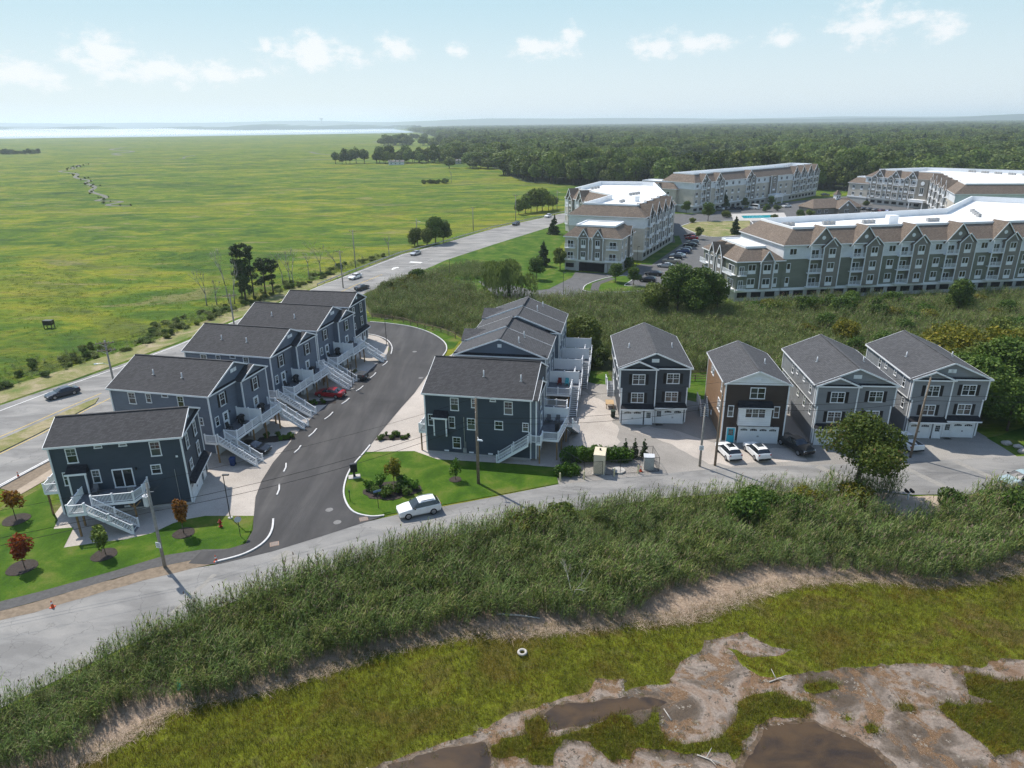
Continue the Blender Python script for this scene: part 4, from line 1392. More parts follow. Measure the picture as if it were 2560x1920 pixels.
# ------------------------------------------------------------------ the middle row
def middle_corner():
    W, D, He = 12.4, 13.6, 8.4
    rz = R(90 - 11.5)
    ang = R(-11.5)
    # front gable end faces +x; local frame as the duplexes
    fx = -4.45 + 6.85 * math.cos(ang) - (-W / 2) * math.sin(ang) * -1
    c, s = math.cos(ang), math.sin(ang)
    ctr = (-4.45 + 6.85 * c - (W / 2) * s, 80.1 + 6.85 * s + (W / 2) * c)
    h, Hr = lap_house('duplex_house', 'dark navy duplex with utility pole before it and white stair at its side', None, ctr, rz, W, D, He, 'siding_navy', 'shingle_charcoal')
    bd = .7
    bumpout(h, -W / 2, 0.0, bd, He, 'siding_slate', 'shingle_charcoal')
    corner_boards(h, [(-W / 2, -bd), (0, -bd)], .3, He)
    F = 2.9
    LW, rl = -W / 2, -math.pi / 2
    D2 = D / 2

    def S(u, z, w_, hh, cols=1, rows=2, grid=1):
        return window(h, (LW, D2 - u, z), rl, w_, hh, cols, rows, False, grid)
    S(-2.9, 6.2, 1.1, 1.75)
    S(-.35, 6.75, .75, 1.25)
    S(2.05, 7.75, .75, .34, 1, 1, 0)
    S(4.0, 6.15, 1.1, 1.75)
    S(-6.1, 3.9, .75, 1.6)
    S(-3.35, 3.75, .85, 1.6)
    S(-.8, 3.7, 1.1, 1.6)
    S(2.75, 4.0, 1.1, 1.2)
    S(6.15, 4.0, .8, 1.2)
    S(-2.8, .95, 1.1, 1.6)
    b = MB().box(LW - .7, LW + .02, D2 + 3.9, D2 + 5.5, 2.9, 5.3).build('bay', 'siding_navy', h)
    for (x, y) in ((LW - .7, D2 + 3.9), (LW - .7, D2 + 5.5)):
        MB().box(x - .08, x + .08, y - .08, y + .08, 2.85, 5.35).build('corner_board', 'trim_white', b)
    MB().loft([(LW - .9, D2 + 3.7, 5.35), (LW, D2 + 3.7, 5.35), (LW, D2 + 3.8, 6.1), (LW - .9, D2 + 3.7, 5.45)],
              [(LW - .9, D2 + 5.7, 5.35), (LW, D2 + 5.7, 5.35), (LW, D2 + 5.6, 6.1), (LW - .9, D2 + 5.7, 5.45)]).build('bay_roof', 'shingle_dark', h)
    MB().box(LW - .95, LW - .9, D2 + 3.66, D2 + 5.74, 5.2, 5.42).build('fascia', 'trim_white', h)
    MB().box(LW - .14, LW, D2 + 4.5, D2 + 4.8, 2.9, 3.4).build('meter', 'galvanised', b)
    for y, z0_, z1_ in ((D2 + 1.75, .5, 5.4), (D2 + 1.6, .4, 2.0)):
        MB().tube((LW - .06, y, z0_), (LW - .06, y, z1_), .045, .045, 8).build('conduit', 'galvanised', h)
    MB().box(LW - .2, LW, D2 + 1.5, D2 + 1.95, .5, 1.1).build('meter', 'galvanised', h)
    for u in (-4.2, 1.6, -.9):
        link('foundation_vent', cached('fv', lambda: MB().box(-.3, .3, -.03, 0, 0, .2).mesh('foundation_vent', 'trim_white')), h, (LW, D2 - u, .42), rl)
    # gable end and its decks
    window(h, (-3.0, -bd, 6.0), 0, 1.1, 1.75, 1, 2, True)
    window(h, (3.2, 0, 6.0), 0, 1.1, 1.75, 1, 2, True)
    door(h, (-2.2, -bd, F), 0, .95, 2.1)
    door(h, (3.0, 0, F), 0, .95, 2.1)
    garage_door(h, (-3.6, -bd, .03), 0, 2.6, 2.05)
    garage_door(h, (2.2, 0, .03), 0, 2.6, 2.05)
    e = W / 2
    deck(h, [(-e - .75, -1.4), (-e - .75, -.1 - bd), (-e, -.1 - bd), (-e, -bd - .02), (.3, -bd - .02), (.3, -3.9), (-e + .6, -3.4), (-e + .6, -1.4)], F, [(-e - .6, -1.2), (-e + .8, -3.2), (-2.5, -3.4), (.1, -3.7)])
    deck(h, [(.36, -3.6), (5.4, -3.2), (5.4, -.02), (.36, -.02)], F, [(.6, -3.3), (5.2, -3.0)])
    railing(h, (-e - .75, -.15), (-e - .75, -1.4), F)
    railing(h, (-e - .75, -1.4), (-e + .6, -1.4), F, first=False)
    railing(h, (-e + .6, -1.4), (-e + .6, -3.35), F, first=False)
    railing(h, (-e + .6, -3.35), (.2, -3.85), F, first=False, last=False)
    privacy(h, (.33, -.1), (.33, -3.85), F)
    railing(h, (.5, -3.55), (5.35, -3.15), F, first=False)
    railing(h, (5.35, -3.15), (5.35, -.1), F, first=False)
    # stair along the camera side wall
    stair(h, (-e - .75, .15), (-e - .85, 4.1), F, 1.1)
    stair(h, (-1.0, -4.1), (3.4, -4.6), F, 1.1)
    pipe(h, (-3.1, D2 - .2, Hr - SLOPE * 3.1 + .1), .85)
    pipe(h, (-3.5, D2 - 5.1, Hr - SLOPE * 3.5 + .1), .85)
    # west side balcony over the entry
    deck(h, [(-e + .3, D + .02), (-e + 2.8, D + .02), (-e + 2.8, D + 1.1), (-e + .3, D + 1.1)], F, [(-e + .5, D + .9), (-e + 2.6, D + .9)])
    railing(h, (-e + .3, D + .1), (-e + .3, D + 1.05), F)
    railing(h, (-e + .3, D + 1.05), (-e + 2.8, D + 1.05), F, first=False)
    return h


middle_corner()


def middle_row(label, loc, rz, lift, decks, front_gable):
    W, D, He = 13.4, 11.7, 8.35 + lift
    Hr = He + .385 * W / 2
    h = thing('duplex_house', label, 'house', (*loc, 0), rz)
    MB().box(-W / 2 + .03, W / 2 - .03, .03, D - .03, 0, .36).build('foundation', 'foundation', h)
    walls(h, W, D, He, Hr, 'siding_slate', .34)
    # two units, the second roof half a step up on the drive side
    gable_roof(h, W, 0, D / 2, He, Hr, 'shingle_grey', ob=0.)
    gable_roof(h, W, D / 2, D, He, Hr, 'shingle_grey', of=.0, z_left=.22, z_right=.02)
    MB().box(-W / 2, W / 2, -.05, 0.0, He - .25, He + .0).build('frieze_board', 'trim_white', h)
    pent(h, -W / 2 - .2, W / 2 + .2, He, .3, 0, .4)
    corner_boards(h, [(-W / 2, 0), (W / 2, 0), (-W / 2, D), (W / 2, D), (W / 2, D / 2)], .3, He)
    gable_vent(h, (0, 0, Hr - 1.25))
    # cross gables over the entries on the drive side
    for yc in (8.4,):
        z = He + 1.55
        x0 = -W / 2 - .45
        roof_slope(h, [(x0, yc - 2.6, He + .35), (-1.6, yc - 2.6, He + .35), (-1.6, yc, z), (x0, yc, z)], 'shingle_grey')
        roof_slope(h, [(x0, yc, z), (-1.6, yc, z), (-1.6, yc + 2.6, He + .35), (x0, yc + 2.6, He + .35)], 'shingle_grey')
        MB().loft([(x0 + .3, yc - 2.4, He - .3), (x0 + .3, yc + 2.4, He - .3), (x0 + .3, yc, z - .15)], [(-W / 2 + .3, yc - 2.4, He - .3), (-W / 2 + .3, yc + 2.4, He - .3), (-W / 2 + .3, yc, z - .15)]).build('cross_gable', 'siding_slate', h)
    for sx in (-1, 1):
        pass
    F = 2.9
    # camera-facing gable wall
    if front_gable:
        window(h, (W / 2 - 1.2, 0, 4.2), 0, .85, 1.25)
        window(h, (W / 2 - 4.2, 0, 6.4), 0, .95, 1.5)
    # east side
    for y in (1.8, 4.4, 7.6, 10.2):
        window(h, (W / 2, y, 6.2), math.pi / 2, .95, 1.6)
    for y in (2.9, 8.8):
        door(h, (W / 2, y, F), math.pi / 2, .95, 2.1)
        garage_door(h, (W / 2, y + .3, .03), math.pi / 2, 2.6, 2.05)
    for y in (2, 5, 8, 10.5):
        window(h, (-W / 2, y, 6.2), -math.pi / 2, .95, 1.6)
        window(h, (-W / 2, y, 3.4), -math.pi / 2, .95, 1.6)
    x0, x1 = W / 2 + .02, W / 2 + 3.6
    for k, (ya, yb) in enumerate(((-.7, 4.8), (5.0, 10.7))):
        deck(h, [(x0, ya if ya > 0 else 0), (x1, ya if ya > 0 else 0), (x1, yb), (x0, yb)], F, [(x1 - .2, ya + .9), (x1 - .2, yb - .3)])
        privacy(h, (x0 + .1, yb), (x1 + .9, yb), F)
        a = ya if ya > 0 else 0
        if k == 0 and front_gable:
            railing(h, (x0 + .1, a), (x1, a), F)
        railing(h, (x1, a), (x1, yb - 1.3), F, first=False)
        deck(h, [(x1 + .02, yb - 1.3), (x1 + 1.15, yb - 1.3), (x1 + 1.15, yb - .05), (x1 + .02, yb - .05)], F, [(x1 + 1.0, yb - .3)])
        stair(h, (x1 + .6, yb - 1.35), (x1 + .6, yb - 6.2), F, 1.1)
    if not front_gable:
        railing(h, (x0 + .1, 11.6), (x1, 11.6), F)
    for x, y in ((2.6, 1.4), (2.9, 4.6)) if front_gable else ((2.3, 6.6), (2.8, 10.0)):
        pipe(h, (x, y, Hr - .385 * x + .1), .95)
    return h


middle_row('slate blue duplex whose wide gable rises behind the dark corner duplex', (-1.75, 95.75), R(-9.8), 0., 2, True)
_a = R(-9.8)
middle_row('slate blue duplex at the back of the gravel lot, beside the reeds', (-1.75 + .75 * math.cos(_a) + 11.75 * -math.sin(_a), 95.75 + .75 * math.sin(_a) + 11.75 * math.cos(_a)), R(-9.8), .35, 2, False)


# ------------------------------------------------------------------ four houses on the gravel lot
def twin_house(label, loc, rz, W, D, m, mside, dark=False, z_lift=0.):
    He = 8.4
    zs, ins = 5.5, .28
    h, Hr = lap_house('twin_house', label, 'three-storey twin houses on the gravel lot', loc, rz, W, D, He, m, 'shingle_grey', zs=zs, inset=ins, z_lift=z_lift)
    bd = .55
    bumpout(h, -W / 2, 0.1, bd, He, m, 'shingle_grey', zs=zs, inset=ins)
    pent(h, .1, W / 2 + .1, He - .1, .3, 0, .26)
    corner_boards(h, [(-W / 2, -bd), (.1, -bd)], zs, He)
    corner_boards(h, [(-W / 2 + ins, -bd), (.1, -bd)], .3, zs)
    gable_vent(h, (.15, 0, Hr - 1.35))
    gable_vent(h, (-.25, 0, Hr - 1.35))
    for x, y in ((-W / 4 + .15, -bd), (W / 4 + .1, 0)):
        window(h, (x, y, 6.05), 0, 1.75, 1.5, 2, 2, True)
        window(h, (x - .05, y, 3.35), 0, 1.75, 1.5, 2, 2, True)
    pent(h, -W / 2 + ins - .05, .05, 2.6, .85, -bd, .55)
    pent(h, .12, W / 2 - ins + .05, 2.65, .85, 0, .55)
    garage_door(h, (-W / 2 + 1.95, -bd, .03), 0, 2.65, 2.1, 2)
    door(h, (-.62, -bd, .03), 0, .95, 2.05)
    door(h, (.9, 0, .03), 0, .95, 2.05)
    garage_door(h, (W / 2 - 2.0, 0, .03), 0, 2.65, 2.1, 2)
    link('door_mat', cached('mat', lambda: MB().box(-.5, .5, -.7, -.1, 0, .03).mesh('door_mat', 'black_metal')), h, (.95, -.1, .0))
    # side walls
    for sd, rr in ((-1, -math.pi / 2), (1, math.pi / 2)):
        for y, w_, hh in ((1.8, .85, 1.5), (4.6, .75, .9), (7.6, .75, .9), (9.6, .85, 1.5)):
            window(h, (sd * W / 2, y, 7.9 - hh), rr, w_, hh)
        for y, w_, hh, z in ((1.6, .85, 1.5, 3.5), (4.2, .85, 1.5, 3.6), (7.0, .85, 1.1, 4.0), (11.5, .85, 1.5, 3.5)):
            window(h, (sd * (W / 2 - ins), y, z), rr, w_, hh)
        MB().box(sd * W / 2 - .02, sd * W / 2 + .02, 0, D, zs - .12, zs + .02).build('belt_board', 'trim_white', h)
        # side steps to a kitchen door at the back
        xs = sd * (W / 2 - ins)
        deck(h, [(min(xs, xs + sd * 1.2), D - 2.6), (max(xs, xs + sd * 1.2), D - 2.6), (max(xs, xs + sd * 1.2), D - 1.2), (min(xs, xs + sd * 1.2), D - 1.2)], 1.3, [(xs + sd * 1.0, D - 2.4)])
        railing(h, (xs + sd * 1.2, D - 1.2), (xs + sd * 1.2, D - 2.6), 1.3)
        stair(h, (xs + sd * .6, D - 2.62), (xs + sd * .6, D - 4.6), 1.3, 1.0)
        door(h, (xs, D - 1.9, 1.32), rr)
    pipe(h, (-3.1, 6.2, Hr - SLOPE * 3.1 + .1))
    pipe(h, (3.1, 6.6, Hr - SLOPE * 3.1 + .1))
    return h


twin_house('charcoal twin house with two white garage doors, nearest the vine hedge and green bins', (19.75, 90.0), R(-4), 9.6, 14.8, 'siding_charcoal', None)
twin_house('grey twin house behind the leafy maple, black pickup at its corner', (43.95, 82.6), R(-5), 9.9, 14.6, 'siding_grey', None)
twin_house('grey twin house at the end of the lot beside the thicket, leaning pole in front', (57.1, 84.5), R(-5), 9.7, 14.4, 'siding_grey', None)


def brown_house():
    W, D, He = 7.9, 12.7, 8.4
    h, Hr = lap_house('brown_house', 'narrow brown house with white gable, white bay window and turquoise door', None, (31.55, 83.2), R(-5.5), W, D, He, 'shake_brown', 'shingle_grey')
    # side walls: the brown as it looks sunlit, light painted into the tone
    for sd in (-1, 1):
        x = sd * W / 2
        MB().box(min(x, x + sd * .04), max(x, x + sd * .04), .1, D - .1, .36, He - .1).build('sunlit_side_layer', 'shake_brown_sunlit', h)
    # white gable
    MB().loft([(-W / 2 - .1, -.06, He - .15), (W / 2 + .1, -.06, He - .15), (W / 2 + .1, -.06, He), (0, -.06, Hr - .05), (-W / 2 - .1, -.06, He)],
              [(-W / 2 - .1, 0, He - .15), (W / 2 + .1, 0, He - .15), (W / 2 + .1, 0, He), (0, 0, Hr - .05), (-W / 2 - .1, 0, He)]).build('gable_panel', 'panel_white', h)
    gable_vent(h, (0, -.06, Hr - 1.5))
    window(h, (.1, 0, 6.35), 0, 1.9, 1.55, 2, 2, False, 0)
    window(h, (-3.05, 0, 3.75), 0, .75, 1.6, 1, 2, False, 0)
    window(h, (2.75, 0, 3.75), 0, .75, 1.6, 1, 2, False, 0)
    b = MB().box(-2.1, 2.0, -.6, .0, 2.75, 5.3).build('bay', 'panel_white', h)
    window(h, (-.05, -.6, 3.9), 0, 2.6, 1.35, 3, 2, False, 1)
    pent(h, -2.3, 2.2, 5.3, .85, 0, .75, 'shingle_dark', 'bay_roof')
    garage_door(h, (.75, 0, .03), 0, 4.9, 2.25, 4)
    door(h, (-2.75, 0, .03), 0, 1.0, 2.1, 'turquoise_paint')
    for x in (-2.75, -.5, 2.6):
        small_light(h, (x, 0, 2.45))
    rl = -math.pi / 2
    for y, w_, hh, z in ((9.3, .8, 1.5, 6.5), (8.2, .8, 1.5, 6.5), (2.0, .8, 1.5, 6.4), (2.2, .8, 1.6, 3.5), (3.2, .8, 1.6, 3.5), (7.2, .5, .6, 1.0)):
        window(h, (-W / 2 - .04, y, z), rl, w_, hh, 1, 2 if hh > 1 else 1)
    for y in (2, 5, 9):
        window(h, (W / 2 + .04, y, 3.6), -rl, .8, 1.4)
        window(h, (W / 2 + .04, y, 6.4), -rl, .8, 1.4)
    pent_b = MB().loft([(W / 2, 3.2, 5.1), (W / 2 + 1.0, 3.2, 4.5), (W / 2 + 1.0, 3.2, 4.6), (W / 2, 3.2, 5.25)],
                       [(W / 2, 5.4, 5.1), (W / 2 + 1.0, 5.4, 4.5), (W / 2 + 1.0, 5.4, 4.6), (W / 2, 5.4, 5.25)]).build('side_canopy', 'shingle_dark', h)
    MB().box(W / 2 + .75, W / 2 + .9, 3.3, 3.45, 0, 4.55).build('support_post', 'vinyl_white', h)
    MB().box(W / 2 + .75, W / 2 + .9, 5.15, 5.3, 0, 4.55).build('support_post', 'vinyl_white', h)
    deck(h, [(-W / 2 - 1.3, D - 2.2), (-W / 2 - .05, D - 2.2), (-W / 2 - .05, D - .6), (-W / 2 - 1.3, D - .6)], 1.3, [(-W / 2 - 1.1, D - 2.0)])
    railing(h, (-W / 2 - 1.3, D - .6), (-W / 2 - 1.3, D - 2.2), 1.3)
    stair(h, (-W / 2 - .7, D - 2.22), (-W / 2 - .7, D - 4.2), 1.3, 1.0)
    pipe(h, (2.0, 5.4, Hr - SLOPE * 2.0 + .1))
    return h


brown_house()
# ------------------------------------------------------------------ apartment blocks across the reeds
siding('apt_sage', (.175, .185, .145), .16)
siding('apt_taupe', (.21, .195, .17), .16)
siding('apt_cream', (.50, .455, .39), .16)
siding('apt_white', (.66, .68, .70), .16)
t = NT('membrane')
n1 = t.noise(t.pos((.12, .12, 1)), 1, 7, .7, .8)
n2 = t.noise(t.pos((.7, .7, 1)), 1, 5, .6)
c_ = t.mix(.5, t.ramp(n1, [(.36, (.56, .53, .49)), (.47, (.78, .77, .75)), (.6, (.84, .84, .83))]), t.ramp(n2, [(.35, .88), (.6, 1.)]), 'MULTIPLY')
t.col(c_).rough(.6)
simple('parapet_white', (.78, .79, .80), .5, .05, .3)
simple('apt_base', (.40, .39, .37), .85, .12, .8)
simple('ac_grey', (.35, .35, .35), .6, .15, 2)


def offset_poly(poly, d):
    """offset a CCW polygon outwards by d"""
    n = len(poly)
    out = []
    for i in range(n):
        a, b, c = (np.array(poly[(i + k - 1) % n], float) for k in range(3))
        u, v = (b - a) / np.linalg.norm(b - a), (c - b) / np.linalg.norm(c - b)
        n1, n2 = np.array([u[1], -u[0]]), np.array([v[1], -v[0]])
        m = (n1 + n2)
        m = m / np.linalg.norm(m)
        k = d / max(.35, float(m @ n1))
        p = b + m * k
        out.append((float(p[0]), float(p[1])))
    return out


def apt_shell(name, label, poly, z_base, z_band, z_eave, z_top, low, high, inset=3.6, extra=None):
    cx = sum(p[0] for p in poly) / len(poly)
    cy = sum(p[1] for p in poly) / len(poly)
    b = thing(name, label, 'apartment block', (cx, cy, 0), 0, 'apartment blocks with brown mansard roofs')
    L_ = [(x - cx, y - cy) for x, y in poly]
    apt_body(b, L_, z_base, z_band, z_eave, z_top, low, high, inset)
    return b, L_, (cx, cy)


def apt_body(b, L_, z_base, z_band, z_eave, z_top, low, high, inset=3.6):
    MB().prism(offset_poly(L_, -.05), 0, z_base).build('base_wall', 'apt_base', b)
    MB().prism(L_, z_base, z_band).build('wall', low, b)
    if z_eave > z_band + .1:
        MB().prism(offset_poly(L_, .03), z_band, z_eave).build('upper_wall', high, b)
    MB().prism(offset_poly(L_, .12), z_base - .12, z_base + .5).build('belt_board', 'trim_white', b)
    ev, tp = offset_poly(L_, .45), offset_poly(L_, -inset)
    n = len(L_)
    for i in range(n):
        j = (i + 1) % n
        MB().slab([(*ev[i], z_eave), (*ev[j], z_eave), (*tp[j], z_top), (*tp[i], z_top)], .15).build('roof_slope', 'shingle_brown', b)
        MB().bar((*ev[i], z_eave - .12), (*ev[j], z_eave - .12), .08, .24).build('fascia', 'trim_white', b)
        MB().bar((*tp[i], z_top + .12), (*tp[j], z_top + .12), .35, .5).build('parapet', 'parapet_white', b)
    MB().prism(offset_poly(tp, -.1), z_top - 1.6, z_top - 1.2 if z_top > 14 else z_top + .05).build('flat_roof', 'membrane', b)
    for i in range(n):
        j = (i + 1) % n
        if z_top > 14:
            a, c = offset_poly(tp, -.12)[i], offset_poly(tp, -.12)[j]
            MB().bar((*a, z_top - .55), (*c, z_top - .55), .1, 1.4).build('parapet_face', 'parapet_white', b)


class Facade:
    """places things along a wall: t along, o out of the wall, z up"""

    def __init__(self, b, p0, p1):
        self.b = b
        self.p = np.array(p0, float)
        d = np.array(p1, float) - self.p
        self.len = float(np.linalg.norm(d))
        self.d = d / self.len
        self.n = np.array([self.d[1], -self.d[0]])
        self.rz = math.atan2(self.d[1], self.d[0])

    def at(self, t, o=0., z=0.):
        q = self.p + self.d * t + self.n * o
        return (float(q[0]), float(q[1]), z)

    def box(self, name, m, t0, t1, o0, o1, z0, z1, par=None):
        a, b_, c, d = self.at(t0, o0), self.at(t1, o0), self.at(t1, o1), self.at(t0, o1)
        return MB().loft([(*p[:2], z0) for p in (d, c, b_, a)], [(*p[:2], z1) for p in (d, c, b_, a)]).build(name, m, par or self.b)

    def win(self, t, z, w=1.7, h=1.5, o=0., cols=2, panel=True):
        wd = window(self.b, self.at(t, o, z), self.rz, w, h, cols, 1, False, 0, .1)
        if panel:
            link('apron_panel', cached(('apron', w), lambda: MB().box(-w / 2, w / 2, -.06, 0, -.75, -.04).mesh('apron_panel', 'trim_white')), wd)
        return wd

    def gable(self, t0, t1, o, z0, apex, roofm='shingle_brown', wall='apt_taupe', back=-4.2, tri=True):
        tc = (t0 + t1) / 2
        A = [self.at(t0, o, z0), self.at(t1, o, z0), self.at(tc, o, apex)]
        B = [self.at(t0, back, z0), self.at(t1, back, z0), self.at(tc, back, apex)]
        if tri:
            MB().loft([self.at(t0 + .1, o - .2, z0), self.at(t1 - .1, o - .2, z0), self.at(tc, o - .2, apex - .1)],
                      [self.at(t0 + .1, back, z0), self.at(t1 - .1, back, z0), self.at(tc, back, apex - .1)]).build('gable', wall, self.b)
        up = .14
        e = .35
        k = (apex - z0) / (tc - t0)
        for (ta, sgn) in ((t0, -1), (t1, 1)):
            x0 = ta + sgn * e
            zl = z0 - k * e
            pts = [self.at(x0, o + .2, zl + up), self.at(tc, o + .2, apex + up), self.at(tc, back, apex + up), self.at(x0, back, zl + up)]
            if sgn > 0:
                pts = [pts[1], pts[0], pts[3], pts[2]]
            MB().slab(pts, .12).build('gable_roof', roofm, self.b)
            MB().bar(self.at(x0, o + .22, zl + .02), self.at(tc, o + .22, apex + .02), .06, .22).build('rake_board', 'trim_white', self.b)

    def balcony(self, t0, t1, z, o=1.3, m='vinyl_white'):
        f = self.box('balcony_floor', 'trim_white', t0, t1, 0, o, z - .18, z)
        r = MB()
        for zz in (.12, 1.05):
            r.bar(self.at(t0, o - .05, z + zz), self.at(t1, o - .05, z + zz), .07, .06)
        rr = r.build('balcony_rail', m, self.b)
        q = MB()
        n = int((t1 - t0) / .16)
        for i in range(n + 1):
            t = t0 + (t1 - t0) * i / n
            a = self.at(t, o - .05)
            q.bar((a[0], a[1], z + .12), (a[0], a[1], z + 1.05), .04)
        qo = q.build('balusters', m, rr)
        qo['kind'] = 'stuff'
        # glazed door behind
        window(self.b, self.at((t0 + t1) / 2, .02, z), self.rz, (t1 - t0) * .6, 2.05, 2, 1, False, 0, .1, 'balcony_door')

    def unit(self, t, z0, fl, nf, big=True, flip=1, z_eave=12.9, top=16.6, bay='apt_taupe', bw=4.3, kw=3.2, o=.9, win_w=1.7):
        """loggia column and projecting bay under gables"""
        s = flip
        b0, b1 = (t, t + bw) if s > 0 else (t - bw, t)
        k0, k1 = (t - kw, t) if s > 0 else (t, t + kw)
        z1 = z0 + fl * nf
        self.box('bay', bay, b0, b1, 0, o, z0, z1 - .4)
        bc = (b0 + b1) / 2
        for i in range(nf):
            self.win(bc, z0 + fl * i + 1.05, win_w, 1.5, o)
            self.balcony(k0, k1, z0 + fl * i + .12, o + .25)
        for tt in (b0, b1):
            self.box('corner_board', 'trim_white', tt - .1, tt + .1, o - .05, o + .1, z0, z1 - .4)
        tt = k0 if s > 0 else k1
        self.box('corner_board', 'trim_white', tt - .1, tt + .1, o, o + .2, z0, z1 - .2)
        self.gable(b0, b1, o, z1 - .4, z1 - .4 + bw / 2 * .95, wall=bay)
        if big:
            g0, g1 = (k0 - .3, t + bw * .75) if s > 0 else (t - bw * .75, k1 + .3)
            self.gable(g0, g1, o - .35, z1 - .2, top, wall='apt_taupe')
            gc = (g0 + g1) / 2
            a = self.at(gc, o - .5, z1 + 1.5)
            MB().tube(self.at(gc, o - .56, z1 + 1.6), self.at(gc, o - .48, z1 + 1.6), .45, .45, 12).build('gable_roundel', 'trim_white', self.b)

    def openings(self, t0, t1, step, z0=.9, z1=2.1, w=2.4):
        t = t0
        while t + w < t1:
            o = self.box('garage_opening_shade', 'opening_shade_dark', t, t + w, -.02, .02, z0, z1)  # flat dark panel, shade of an opening painted on the solid wall
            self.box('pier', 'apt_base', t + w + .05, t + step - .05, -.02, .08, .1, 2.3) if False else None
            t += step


def ac_units(b, pts, z, rz=0):
    def mk():
        m = MB()
        m.box(-.45, .45, -.45, .45, 0, .85).tube((0, 0, .85), (0, 0, .93), .36, .36, 12)
        return m.mesh('roof_unit', 'ac_grey')
    me = cached('acu', mk)
    for (x, y) in pts:
        link('roof_unit', me, b, (x, y, z), rz)


def block_front():
    p0, d = np.array([52.6, 160.1]), np.array([75.3, 9.7])
    d = d / np.linalg.norm(d)
    n = np.array([-d[1], d[0]])
    F = lambda t, q: tuple(p0 + d * t + n * q)
    poly = [F(11, 0), F(88, 0), (174, 216), (149, 236), (120.5, 202.5), F(11, 23)]
    b, Lp, c = apt_shell('apartment_block', 'long sage green apartment block with white roof facing the reed bed', poly, 2.35, 9.6, 12.95, 16.1, 'apt_sage', 'apt_white')
    off = np.array(c)
    f = Facade(b, np.array(F(0, 0)) - off, np.array(F(100, 0)) - off)
    for k, t in enumerate((20.4, 31.0, 43.0, 55.0, 67.0, 79.0)):
        f.unit(t, 2.9, 3.3, 3, True, 1, 12.9, 16.75)
    for t in (38.2, 50.2, 62.2, 74.0):
        f.win(t, 10.6, 1.8, 1.5, .04, 2, False)
        f.win(t, 7.25)
        f.win(t, 3.95)
    f.win(13.3, 10.6, 1.8, 1.5, .04, 2, False)
    f.win(27.2, 3.95, 1.0) if False else None
    f.openings(11.2, 92, 3.45)
    # low wing at the west end
    wing = [tuple(np.array(F(0, 0)) - off), tuple(np.array(F(11.2, 0)) - off), tuple(np.array(F(11.2, 20)) - off), tuple(np.array(F(0, 20)) - off)]
    apt_body(b, wing, 2.35, 9.5, 9.5, 12.0, 'apt_sage', 'apt_sage', 3.2)
    f.unit(4.4, 2.9, 3.3, 2, False, 1, 9.5, 12., kw=2.6, bw=3.4) if False else None
    for z in (3.9, 7.2):
        f.win(3.6, z, 1.9)
        f.win(9.6, z, .95, 1.5, 0, 1)
        f.win(12.6, z, .95, 1.5, 0, 1)
    f.box('bay', 'apt_taupe', 5.5, 8.7, 0, .5, 2.9, 9.4)
    for z in (3.9, 7.2):
        f.win(7.1, z, 1.9, 1.5, .5)
    for tt in (5.5, 8.7):
        f.box('corner_board', 'trim_white', tt - .1, tt + .1, .45, .6, 2.9, 9.3)
    f.gable(5.5, 8.7, .5, 9.3, 11.7, back=-3)
    for z in (2.95, 6.25):
        f.balcony(0.1, 2.1, z, .9)
    f.openings(.6, 10.8, 3.45)
    g = Facade(b, np.array(F(0, 20)) - off, np.array(F(0, 0)) - off)
    for t in (5.0, 9.5):
        g.box('bay', 'apt_taupe', t, t + 3.2, 0, .6, 2.9, 9.4)
        g.gable(t, t + 3.2, .6, 9.3, 11.9, back=-3)
        for z in (3.9, 7.2):
            g.win(t + 1.6, z, 1.5, 1.5, .6)
        for tt in (t, t + 3.2):
            g.box('corner_board', 'trim_white', tt - .1, tt + .1, .55, .7, 2.9, 9.3)
    for z in (2.95, 6.25):
        g.balcony(.5, 4.2, z, 1.2)
        g.balcony(14.5, 19.6, z, 1.2)
    g.openings(1, 19, 3.45)
    inner = offset_poly(Lp, -5.2)
    q = []
    for t in (16, 17.2, 18.4, 27, 28.2, 29.4, 38, 39.2, 40.4, 56, 57.2, 58.4):
        q.append(tuple(np.array(F(t + 3, 16.5)) - off))
    for t in (78, 80, 82, 84):
        q.append(tuple(np.array(F(t, 22 + (t - 78) * 1.6)) - off))
    ac_units(b, q, 14.9, math.atan2(d[1], d[0]))
    s = tuple(np.array(F(47.5, 15)) - off)
    MB().box(s[0] - 1.2, s[0] + 1.2, s[1] - 1, s[1] + 1, 14.85, 17.0).build('roof_hatch', 'parapet_white', b)
    return b


block_front()


